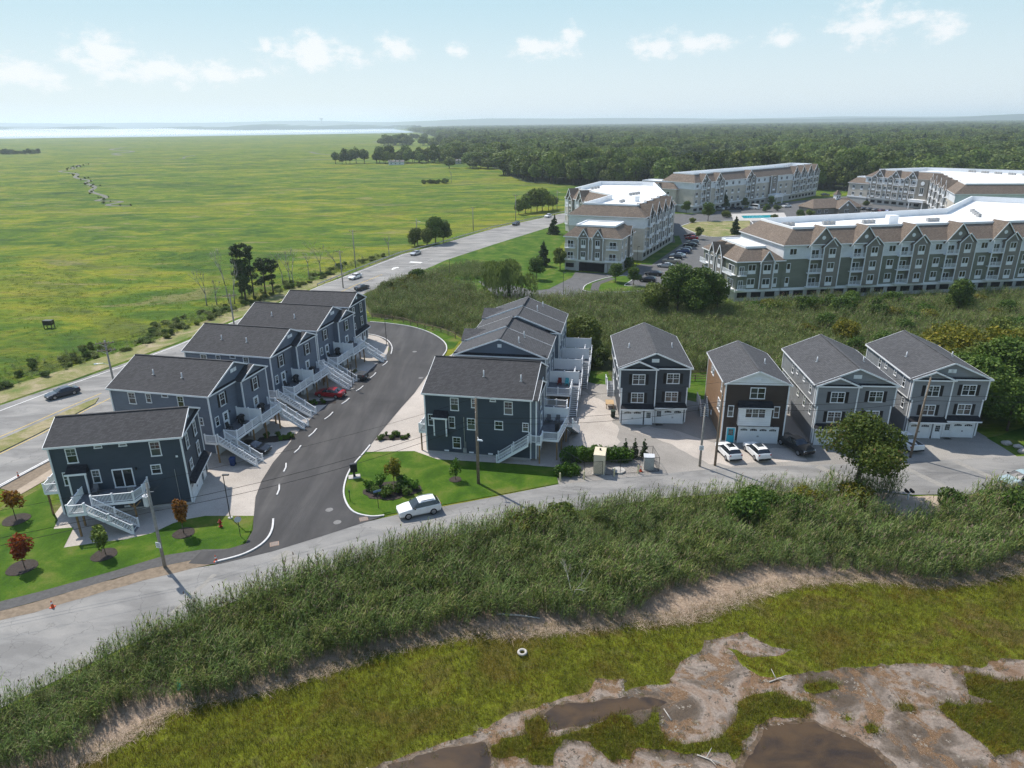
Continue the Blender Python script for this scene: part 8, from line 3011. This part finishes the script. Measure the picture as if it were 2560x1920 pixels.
def wire_fence(pts, h, label):
    o = thing('wire_fence', label, 'fence', (*pts[0], .03))
    px, py = pts[0]
    for a, b in zip(pts, pts[1:]):
        n = max(1, round(math.dist(a, b) / 2.2))
        for i in range(n + 1):
            x, y = a[0] + (b[0] - a[0]) * i / n - px, a[1] + (b[1] - a[1]) * i / n - py
            MB().tube((x, y, 0), (x, y, h + .05), .03, .03, 6).build('fence_post', 'black_metal', o)
        for z in (.08, h):
            MB().bar((a[0] - px, a[1] - py, z), (b[0] - px, b[1] - py, z), .035).build('rail', 'black_metal', o)
        q = MB()
        L_ = math.dist(a, b)
        k = int(L_ / .22)
        for i in range(k):
            x, y = a[0] + (b[0] - a[0]) * i / k - px, a[1] + (b[1] - a[1]) * i / k - py
            x2, y2 = a[0] + (b[0] - a[0]) * min(1, (i + h / .22) / k) - px, a[1] + (b[1] - a[1]) * min(1, (i + h / .22) / k) - py
            f = min(1, (k - i) * .22 / h)
            q.bar((x, y, .08), (x2, y2, .08 + (h - .08) * f), .008)
            x3, y3 = a[0] + (b[0] - a[0]) * max(0, (i - h / .22) / k) - px, a[1] + (b[1] - a[1]) * max(0, (i - h / .22) / k) - py
            f = min(1, i * .22 / h)
            q.bar((x, y, .08), (x3, y3, .08 + (h - .08) * f), .008)
        mo = q.build('mesh_wire', 'black_metal', o)
        mo['kind'] = 'stuff'
    return o


wire_fence([(6.4, 77.6), (8.6, 74.3), (13.0, 74.9), (17.8, 75.5), (17.6, 78.6), (7.2, 78.4)], 1.9, 'black chain link fence round the pump station by the road')
# vine hedge on the back of the fence
def hedge():
    rng = np.random.default_rng(9)
    lb = []
    for i in range(16):
        x = 6.6 + i * .52
        lb.append((x, 78.3 + rng.normal(0, .25), rng.uniform(.8, 1.2), .8, .85, rng.uniform(.85, 1.15)))
    for i in range(6):
        lb.append((5.6 + i * .4, 75.0 + rng.normal(0, .5), rng.uniform(.5, 1.1), .7, .7, .8))
    o = thing('vine_hedge', 'green vine smothering the back of the chain link fence', 'hedge', (10.5, 78.2, 0))
    link('foliage', crown_mesh('foliage', [(a - 10.5, b - 78.2, c, d, e, f) for a, b, c, d, e, f in lb], 9500, .17, 'leaf_vine', 9, .2), o)


hedge()
for i, x in enumerate((14.3, 15.5, 16.7)):
    plant('arborvitae', 'arborvitae', 'small pointed arborvitae behind the chain link fence', 'shrub', (x, 79.4), 1.0, 'arborvitae behind the pump station')


def wheelie_bin(loc, m, label, rot=0):
    o = thing('wheeled_bin', label, 'bin', (*loc, .03), R(rot))
    MB().loft([(-.24, -.26, .06), (.24, -.26, .06), (.24, .26, .06), (-.24, .26, .06)], [(-.3, -.34, 1.0), (.3, -.34, 1.0), (.3, .34, 1.0), (-.3, .34, 1.0)]).build('bin_body', m, o)
    MB().box(-.32, .32, -.38, .36, 1.0, 1.07).build('lid', m, o)
    for s in (-1, 1):
        MB().tube((s * .22, .28, .12), (s * .29, .28, .12), .12, .12, 10).build('wheel', 'tyre_rubber', o)


wheelie_bin((14.55, 92.3), 'bin_green', 'dark green wheeled bin beside the charcoal twin house')
wheelie_bin((-35.2, 78.3), 'bin_blue', 'blue wheeled bin under the stair of the first blue duplex')
o = thing('wooden_table', 'low wooden table on the gravel beside the charcoal twin house', 'table', (14.6, 96.2, .03), R(-4))
MB().box(-.6, .6, -.9, .9, .72, .8).build('table_top', 'table_wood', o)
for x in (-.5, .5):
    for y in (-.8, .8):
        MB().box(x - .05, x + .05, y - .05, y + .05, 0, .72).build('leg', 'table_wood', o)

# split rail fence round the bend
FL = L['fence_line']
o = thing('split_rail_fence', 'brown split rail fence curving round the outside of the driveway loop', 'fence', (*FL[0], 0))
px_, py_ = FL[0]
pts = []
for a, b in zip(FL, FL[1:]):
    n = max(1, round(math.dist(a, b) / 2.6))
    for i in range(n):
        pts.append((a[0] + (b[0] - a[0]) * i / n - px_, a[1] + (b[1] - a[1]) * i / n - py_))
pts.append((FL[-1][0] - px_, FL[-1][1] - py_))
for (x, y) in pts:
    MB().box(x - .07, x + .07, y - .07, y + .07, 0, 1.15).build('fence_post', 'fence_wood', o)
for a, b in zip(pts, pts[1:]):
    for z in (.35, .68, 1.0):
        MB().bar((*a, z), (*b, z + random.uniform(-.04, .04)), .07, .11).build('rail', 'fence_wood', o)
o = thing('split_rail_fence', 'short wooden rail fence behind the lawn of the brown house', 'fence', (25.5, 107, 0))
for k in range(5):
    MB().box(k * 2.3 - .07, k * 2.3 + .07, -.07, .07, 0, 1.15).build('fence_post', 'fence_wood', o)
    if k < 4:
        for z in (.4, .75, 1.05):
            MB().bar((k * 2.3, 0, z), (k * 2.3 + 2.3, 0, z), .06, .1).build('rail', 'fence_wood', o)

# guardrail
GL = offset_line(L['main_far'][5:], .6) if False else [(p[0] - .7, p[1] + .2) for p in L['main_far'][6:]]
o = thing('guardrail', 'steel guardrail along the marsh side of the main road', 'guardrail', (*GL[0], 0))
gx, gy = GL[0]
for a, b in zip(GL, GL[1:]):
    n = max(1, round(math.dist(a, b) / 3.8))
    for i in range(n):
        x, y = a[0] + (b[0] - a[0]) * i / n - gx, a[1] + (b[1] - a[1]) * i / n - gy
        x2, y2 = a[0] + (b[0] - a[0]) * (i + 1) / n - gx, a[1] + (b[1] - a[1]) * (i + 1) / n - gy
        MB().box(x - .08, x + .08, y - .08, y + .08, 0, .75).build('guard_post', 'pole_grey', o)
        MB().bar((x + .1, y, .62), (x2 + .1, y2, .62), .06, .3).build('rail', 'galvanised', o)


# kerbs
def kerb(name, pts, w=.18, h=.13, z=.05, label=None):
    a, b = offset_line(pts, w / 2), offset_line(pts, -w / 2)
    ob = slab_poly(name, a + list(reversed(b)), z, z + h, 'kerb_stone')
    return struct(ob)


def smooth_line(pts, k=4):
    out = []
    n = len(pts)
    for i in range(n - 1):
        p0, p1, p2, p3 = (np.array(pts[max(0, min(n - 1, i + j))]) for j in (-1, 0, 1, 2))
        for s in range(k):
            f = s / k
            q = .5 * ((2 * p1) + (-p0 + p2) * f + (2 * p0 - 5 * p1 + 4 * p2 - p3) * f * f + (-p0 + 3 * p1 - 3 * p2 + p3) * f ** 3)
            out.append((float(q[0]), float(q[1])))
    out.append(tuple(pts[-1]))
    return out


DRR = smooth_line(L['drive_right'])
kerb('kerb', DRR[:26])
kerb('kerb', DRR[44:])
kerb('kerb', smooth_line([(-29.2, 57.5), (-27.1, 58.6), (-25.9, 60.0), (-25.4, 61.6), (-25.5, 63.4), (-26.0, 65.3)]), .2, .14, .07)
for (x, y, dx, dy) in [(-27.5, 71.8, -.3, 1.5), (-28.4, 77.4, -.25, 1.4), (-28.3, 82.6, .15, 1.3), (-27.7, 87.8, .25, 1.6), (-26.9, 93.7, .35, 1.6), (-25.7, 99.4, .4, 1.4), (-24.6, 104.8, .4, 1.4), (-23.6, 111.0, .3, 1.6), (-22.6, 117.2, .3, 1.5)]:
    kerb('kerb', [(x - dx / 1.2, y - dy / 1.2), (x + .12, y), (x + dx / 1.2, y + dy / 1.2)], .17, .1, .07)
kerb('kerb', smooth_line([(-30.5, 136.3), (-27.6, 135.0), (-24.6, 131.6), (-22.9, 127.0), (-22.4, 122.6)]), .18, .12, .07)
kerb('kerb', smooth_line(L['isl_lawn'] + L['isl_lawn'][:1]), .2, .15, .05)
kerb('kerb', smooth_line(L['cirlawn'] + L['cirlawn'][:1]), .3, .15, .05)
kerb('kerb', smooth_line([(-61.0, 73.0), (-59.6, 79.2), (-57.2, 88)]), .2, .14, .05)
# ironwork in the road
simple('iron', (.16, .155, .15), .6, .2, 6)
simple('drain_rust', (.28, .19, .14), .8, .2, 6)
for i, (x, y) in enumerate([(-20.4, 67.2), (-18.9, 64.6), (-15.3, 109.6), (-18.2, 124.0)]):
    tag(MB().tube((0, 0, 0), (0, 0, .012), .42, .42, 20).tube((0, 0, .012), (0, 0, .018), .3, .3, 16).build('manhole_cover', 'iron', None, (x, y, .07)), 'round iron manhole cover in the dark driveway asphalt', 'manhole cover', 'manhole covers in the driveway')


def drain(loc, rot, label):
    o = thing('storm_drain', label, 'drain', (*loc, .072), R(rot))
    MB().box(-.45, .45, -.4, .4, 0, .008).build('frame', 'drain_rust', o)
    for i in range(7):
        MB().box(-.36 + i * .11, -.30 + i * .11, -.33, .33, .008, .02).build('grate_bar', 'iron', o)


drain((-24.4, 60.6), 20, 'rusty storm drain grate at the west mouth of the driveway')
drain((-16.2, 65.2), 20, 'rusty storm drain grate at the east mouth of the driveway')
# trench patches across the old road
for i, (a, b, w) in enumerate([((-23.4, 58.8), (-19.0, 55.4), 2.0), ((37.5, 76.4), (41.2, 70.4), 1.0), ((47.5, 77.0), (50.6, 69.4), .9), ((55.0, 77.4), (58.8, 68.6), .9), ((-30, 50), (-28.5, 55.6), .5)]):
    d = np.array(b) - np.array(a)
    d = d / np.linalg.norm(d)
    n_ = np.array([-d[1], d[0]]) * w / 2
    sheet('road_patch', [tuple(map(float, np.array(p) + s * n_)) for p, s in ((a, 1), (b, 1), (b, -1), (a, -1))], .056, 'patch_asphalt')

# ------------------------------------------------------------------ things on the decks
def to_world(loc, rz, p):
    c, s = math.cos(rz), math.sin(rz)
    return (loc[0] + c * p[0] - s * p[1], loc[1] + s * p[0] + c * p[1])


def patio_chair(loc, z, deg, m, label, group=None):
    o = thing('patio_chair', label, 'chair', (*loc, z), R(deg), group)
    MB().box(-.28, .28, -.28, .28, .36, .42).build('seat', m, o)
    MB().loft([(-.28, .24, .42), (.28, .24, .42), (.28, .30, .42), (-.28, .30, .42)], [(-.25, .42, 1.0), (.25, .42, 1.0), (.25, .47, 1.0), (-.25, .47, 1.0)]).build('backrest', m, o)
    for x in (-.27, .27):
        for y in (-.26, .26):
            MB().box(x - .03, x + .03, y - .03, y + .03, 0, .36).build('leg', m, o)
        MB().box(x - .05, x + .05, -.28, .3, .58, .62).build('armrest', m, o)
    return o


def grill(loc, z, deg, label):
    o = thing('barbecue_grill', label, 'grill', (*loc, z), R(deg))
    MB().box(-.35, .35, -.25, .25, .12, .8).build('cart', 'black_metal', o)
    MB().loft([(-.62, -.28, .8), (.62, -.28, .8), (.62, .28, .8), (-.62, .28, .8)], [(-.4, -.2, 1.15), (.4, -.2, 1.15), (.4, .24, 1.15), (-.4, .24, 1.15)]).build('cover', 'plastic_black', o)
    for x in (-.3, .3):
        MB().tube((x, -.26, .1), (x, -.2, .1), .1, .1, 10).build('wheel', 'tyre_rubber', o)
    return o


for (lc, rz, nm) in (((-36.9, 86.75), R(77), 'first'), ((-34.0, 102.2), R(76), 'second'), ((-30.75, 115.85), R(76), 'third')):
    dg = math.degrees(rz)
    grill(to_world(lc, rz, (-1.5, -1.1)), 2.9, dg, 'covered black grill on the near deck of the %s blue duplex' % nm)
    patio_chair(to_world(lc, rz, (-2.6, -2.2)), 2.9, dg + 30, 'black_metal', 'black patio chair near the railing on the %s blue duplex deck' % nm)
    patio_chair(to_world(lc, rz, (-3.8, -.9)), 2.9, dg - 10, 'black_metal', 'black patio chair against the wall on the %s blue duplex deck' % nm)
    grill(to_world(lc, rz, (2.6, -1.6)), 2.9, dg, 'covered black grill on the far deck of the %s blue duplex' % nm)
lc, rz = (-36.95, 72.75), R(100.5)
patio_chair(to_world(lc, rz, (-3.95 - 1.0, 6.6 + 2.6)), 2.9, 10, 'cushion_grey', 'grey cushioned chair beside the bay on the corner house deck')
patio_chair(to_world(lc, rz, (-3.95 - 1.6, 6.6 - 1.2)), 2.9, 200, 'galvanised', 'pale metal chair before the sliding door of the corner house')
lc, rz = (-1.75, 95.75), R(-9.8)
patio_chair(to_world(lc, rz, (8.4, 3.9)), 2.9, -9.8, 'chair_red', 'dark red deck chair against the white screen of the slate duplex')
patio_chair(to_world(lc, rz, (9.5, 3.9)), 2.9, -9.8, 'chair_teal', 'turquoise deck chair against the white screen of the slate duplex')
ang = R(-11.5)
mc = (-4.45 + 6.85 * math.cos(ang) - 6.2 * math.sin(ang), 80.1 + 6.85 * math.sin(ang) + 6.2 * math.cos(ang))
rz = R(78.5)
patio_chair(to_world(mc, rz, (-.4, -2.6)), 2.9, 78 - 90, 'cushion_grey', 'grey patio chair on the shaded deck of the dark duplex')
patio_chair(to_world(mc, rz, (-.5, -1.4)), 2.9, 78 - 90, 'cushion_grey', 'second grey patio chair by the door of the dark duplex deck')
grill(to_world(mc, rz, (1.4, -2.0)), 2.9, 78, 'covered grill behind the white screen of the dark duplex')
grill(to_world(mc, rz, (-2.8, -2.9)), 2.9, 78, 'small black grill at the railing of the dark duplex deck')

# ------------------------------------------------------------------ things in the foreground marsh
def tyre_ring():
    V, F = [], []
    n, k = 28, 10
    for i in range(n):
        a = 2 * math.pi * i / n
        for j in range(k):
            b = 2 * math.pi * j / k
            r_ = .30 + .11 * math.cos(b)
            V.append((r_ * math.cos(a), r_ * math.sin(a), .1 + .1 * math.sin(b)))
    for i in range(n):
        for j in range(k):
            F.append((i * k + j, ((i + 1) % n) * k + j, ((i + 1) % n) * k + (j + 1) % k, i * k + (j + 1) % k))
    o = thing('old_tyre', 'old pale ring shaped tyre lying alone in the marsh grass', 'tyre', (.6, 44.6, .12))
    link('tyre', np_mesh('tyre', V, F, 'drift', smooth=True), o)


tyre_ring()
tag(link('drift_log', limb_mesh('drift_log', [((0, 0, 0), (2.0, -.25, .05), .09, .08), ((2.0, -.25, .05), (3.7, -.62, 0), .08, .05)], 'drift', 8), None, (-1.5, 49.3, .2)), 'long pale drift log on the strand of dead reeds', 'log')
bare_tree('bare dead shrub sticking out of the reeds above the strand line', (5.0, 50.0), 4.6, 77, 'dead_shrub', .05, 4, .6, 'drift')
bare_tree('pale fallen dead branch at the road edge of the reeds', (-4.5, 61.5), 3.6, 79, 'dead_shrub', .06, 4, .8, 'drift')
for i, (x, y, a, l, lab) in enumerate([(19.3, 41.3, 20, 1.6, 'dead branch heap on the mud beside the grass tongue'), (11.1, 37.8, 110, 1.0, 'small white stick lying on the mud by the pool'), (12.2, 34.9, -30, 1.5, 'bent grey driftwood stick among the mud islets')]):
    d = (math.cos(R(a)), math.sin(R(a)))
    o = thing('driftwood', lab, 'driftwood', (x, y, .08))
    segs = [((0, 0, 0), (d[0] * l, d[1] * l, .1), .05, .03), ((d[0] * l * .4, d[1] * l * .4, .05), (d[0] * l * .5 - d[1] * l * .5, d[1] * l * .5 + d[0] * l * .5, .3), .035, .02), ((d[0] * l * .6, d[1] * l * .6, .05), (d[0] * l * .9 + d[1] * .4, d[1] * l * .9 - d[0] * .4, .25), .03, .015)]
    link('branch', limb_mesh('branch', segs if i != 1 else segs[:1], 'drift', 7), o)
o = thing('plastic_scrap', 'bright green plastic scrap caught in the dead reeds', 'plastic scrap', (-25.6, 41.2, .15), .5)
MB().loft([(0, -.3, .0), (.25, -.1, .1), (.3, .3, .35), (.05, .5, .5)], [(.12, -.32, .12), (.4, -.1, .22), (.42, .34, .45), (.1, .6, .6)]).build('film', 'green_plastic', o)

# ------------------------------------------------------------------ houses in the wood
siding('town_wall', (.42, .40, .37), .2)
shingle('town_roof', (.17, .155, .145), .25)


def far_house(loc, deg, W, D, label, He=5.5, m='town_wall', rm='town_roof', name='town_house', cross=True):
    h = thing(name, label, 'house', (*loc, 0), R(deg))
    Hr = He + .5 * W / 2
    walls(h, W, D, He, Hr, m, 0)
    s = (Hr - He) / (W / 2)
    for sg in (-1, 1):
        pts = [(sg * (W / 2 + .4), -.4, He - s * .4 + .1), (0, -.4, Hr + .1), (0, D + .4, Hr + .1), (sg * (W / 2 + .4), D + .4, He - s * .4 + .1)]
        if sg > 0:
            pts = [pts[1], pts[0], pts[3], pts[2]]
        MB().slab(pts, .15).build('roof_slope', rm, h)
    for sg, rr_ in ((-1, -math.pi / 2), (1, math.pi / 2)):
        for y in np.arange(2.5, D - 1, 4.5):
            window(h, (sg * W / 2, float(y), 3.2), rr_, 1.4, 1.4, 2, 1, False, 0)
            window(h, (sg * W / 2, float(y), .8), rr_, 1.4, 1.4, 2, 1, False, 0)
        if cross:
            for y in np.arange(4, D - 2, 9.):
                MB().loft([(sg * (W / 2 + .6), y - 2.4, He - .2), (sg * (W / 2 + .6), y + 2.4, He - .2), (sg * (W / 2 + .6), y, He + 2.0)], [(0, y - 2.4, He - .2), (0, y + 2.4, He - .2), (0, y, He + 2.0)]).build('cross_gable', m, h)
                for k in (-1, 1):
                    p = [(sg * (W / 2 + .9), y + k * 2.8, He - .4), (sg * (W / 2 + .9), y, He + 2.2), (0, y, He + 2.2), (0, y + k * 2.8, He - .4)]
                    MB().add(p, [(0, 1, 2, 3)]).build('gable_roof', rm, h)
    for x in (-W / 4, W / 4):
        window(h, (x, 0, 3.2), 0, 1.4, 1.4, 2, 1, False, 0)
        window(h, (x, 0, .8), 0, 1.4, 1.4, 2, 1, False, 0)
    return h


far_house((121, 540), -60, 11, 34, 'long low grey roofed town house just behind the cream block in the wood')
far_house((140, 590), -65, 11, 30, 'grey roofed town house row with gables, second back in the wood')
far_house((158, 628), -60, 11, 40, 'town house row with three gables in the wood clearing')
far_house((150, 668), -55, 11, 36, 'town house row deep in the wood clearing')
far_house((180, 715), -58, 11, 44, 'long town house row high in the clearing')
far_house((205, 770), -62, 11, 46, 'farthest town house row in the clearing')
far_house((248, 668), -75, 13, 30, 'dark roofed long house standing in the wood', 4.5, 'town_wall', 'shingle_grey', 'long_house', False)
far_house((106, 735), -50, 10, 12, 'brown roofed house half sunk among the trees', 9.5, 'town_wall', 'shingle_brown', 'wood_house', False)
far_house((-128, 770), -80, 6, 16, 'long pale trailer house under the marsh tree line', 3.0, 'apt_white', 'town_roof', 'trailer_house', False)
far_house((-66, 772), -80, 6, 14, 'grey trailer house among the marsh tree line', 3.2, 'town_wall', 'town_roof', 'trailer_house', False)
def dome():
    bm = bmesh.new()
    bmesh.ops.create_icosphere(bm, subdivisions=2, radius=9)
    for v in bm.verts:
        v.co.z = max(-.5, v.co.z * .85)
    me = bpy.data.meshes.new('dome_shell')
    bm.to_mesh(me)
    bm.free()
    me.materials.append(M('apt_white'))
    o = thing('dome_house', 'white faceted dome house among the trees', 'house', (312, 655, 0))
    link('dome_shell', me, o, (0, 0, 4.5))
    MB().tube((0, 0, -.1), (0, 0, 4.4), 9, 9, 20).build('wall', 'apt_white', o)


dome()
# water tower on the far shore
o = thing('water_tower', 'pale water tower standing on the far hills across the bay', 'water tower', (-2250, 8900, 40))
MB().tube((0, 0, -40), (0, 0, 62), 7, 6, 10).build('stem', 'transformer_grey', o)
MB().tube((0, 0, 60), (0, 0, 68), 6, 22, 14).tube((0, 0, 68), (0, 0, 78), 22, 22, 14).tube((0, 0, 78), (0, 0, 84), 22, 6, 14).build('tank', 'transformer_grey', o)
# creeks winding through the left marsh
simple('creek_mud', (.075, .075, .05), .7, .3, .05)
for pts, w in (([(-207.7, 382.4), (-225, 405), (-252, 440), (-311, 535), (-360, 610), (-437, 714), (-470, 790), (-490, 847), (-440, 960), (-470, 1080)], 3.2), ([(-600, 1100), (-660, 1260), (-807, 1504), (-750, 1544)], 8), ([(-260, 900), (-200, 950), (-330, 1180)], 6), ([(-420, 1620), (-300, 1700), (-340, 1900)], 14)):
    ln = smooth_line(pts, 8)
    ln = [(x + math.sin(i * .9) * w * 1.2, y + math.cos(i * .7) * w) for i, (x, y) in enumerate(ln)]
    strip('creek', offset_line(ln, -w / 2), offset_line(ln, w / 2), .05, 'creek_mud')
cp = []
for pts, w in (([(-207.7, 382.4), (-225, 405), (-252, 440), (-311, 535), (-360, 610), (-437, 714), (-470, 790), (-490, 847)], 3.2),):
    for x, y in smooth_line(pts, 14):
        if random.random() < .5:
            cp.append((x + random.uniform(-4, 4), y + random.uniform(-5, 5), 0))
cp += [(-54.2 + random.uniform(-9, 9), 517 + random.uniform(-5, 5), 0) for _ in range(22)] + [(-811 + random.uniform(-30, 30), 1213 + random.uniform(-10, 10), 0) for _ in range(30)]
n = len(cp)
sc = np.full(n, .55) * np.random.default_rng(2).uniform(.5, 1.1, n)
sc[-52:] *= 2.2
sc[-30:] *= 2.4
instancer('marsh_bushes', np.array(cp), sc, np.random.default_rng(3).uniform(0, 6, n), np.random.default_rng(4).integers(0, 3, n), BR[:3], 'low dark bushes along a creek in the open marsh', 'bushes')
bare_tree('bare dead snag beside the bush island in the open marsh', (-42.4, 522), 8, 81, 'dead_tree', .22)

# ------------------------------------------------------------------ air
def haze():
    t = NT('haze_air')
    t.n.remove(t.b)
    v = t.n.new('ShaderNodeVolumePrincipled')
    v.inputs['Color'].default_value = (.80, .90, 1.0, 1)
    v.inputs['Density'].default_value = .00011
    v.inputs['Anisotropy'].default_value = .25
    t.l.new(v.outputs[0], t.n['Material Output'].inputs['Volume'])
    o = MB().box(-27000, 27000, -2500, 27000, -2.5, 150).build('haze', 'haze_air')
    o['kind'] = 'stuff'
    # sea mist lying on the bay: low lens shaped banks
    t = NT('mist_air')
    t.n.remove(t.b)
    v = t.n.new('ShaderNodeVolumePrincipled')
    v.inputs['Color'].default_value = (.95, .97, 1.0, 1)
    v.inputs['Density'].default_value = .0026
    v.inputs['Anisotropy'].default_value = .2
    t.l.new(v.outputs[0], t.n['Material Output'].inputs['Volume'])
    rng = random.Random(5)
    bm = bmesh.new()
    banks = [(-3600, 4000, 1900, 560, 34), (-2200, 4150, 1000, 500, 26), (-1400, 4350, 520, 380, 15), (-4600, 4100, 1800, 560, 40), (-2900, 4700, 1100, 500, 32), (-950, 4600, 300, 260, 9)]
    for (x, y, rx, ry, rz) in banks:
        g = bmesh.ops.create_icosphere(bm, subdivisions=4, radius=1)
        for vv in g['verts']:
            d = vv.co.copy()
            k = 1 + .28 * math.sin(9 * d.x + x) * math.sin(5 * d.y + 1) + .15 * math.sin(21 * d.x + y)
            vv.co = Vector((x + d.x * rx, y + d.y * ry, .8 + max(0, d.z) * rz * max(.25, k)))
    me = bpy.data.meshes.new('mist')
    bm.to_mesh(me)
    bm.free()
    me.materials.append(M('mist_air'))
    o = link('mist', me)
    o['kind'] = 'stuff'


haze()
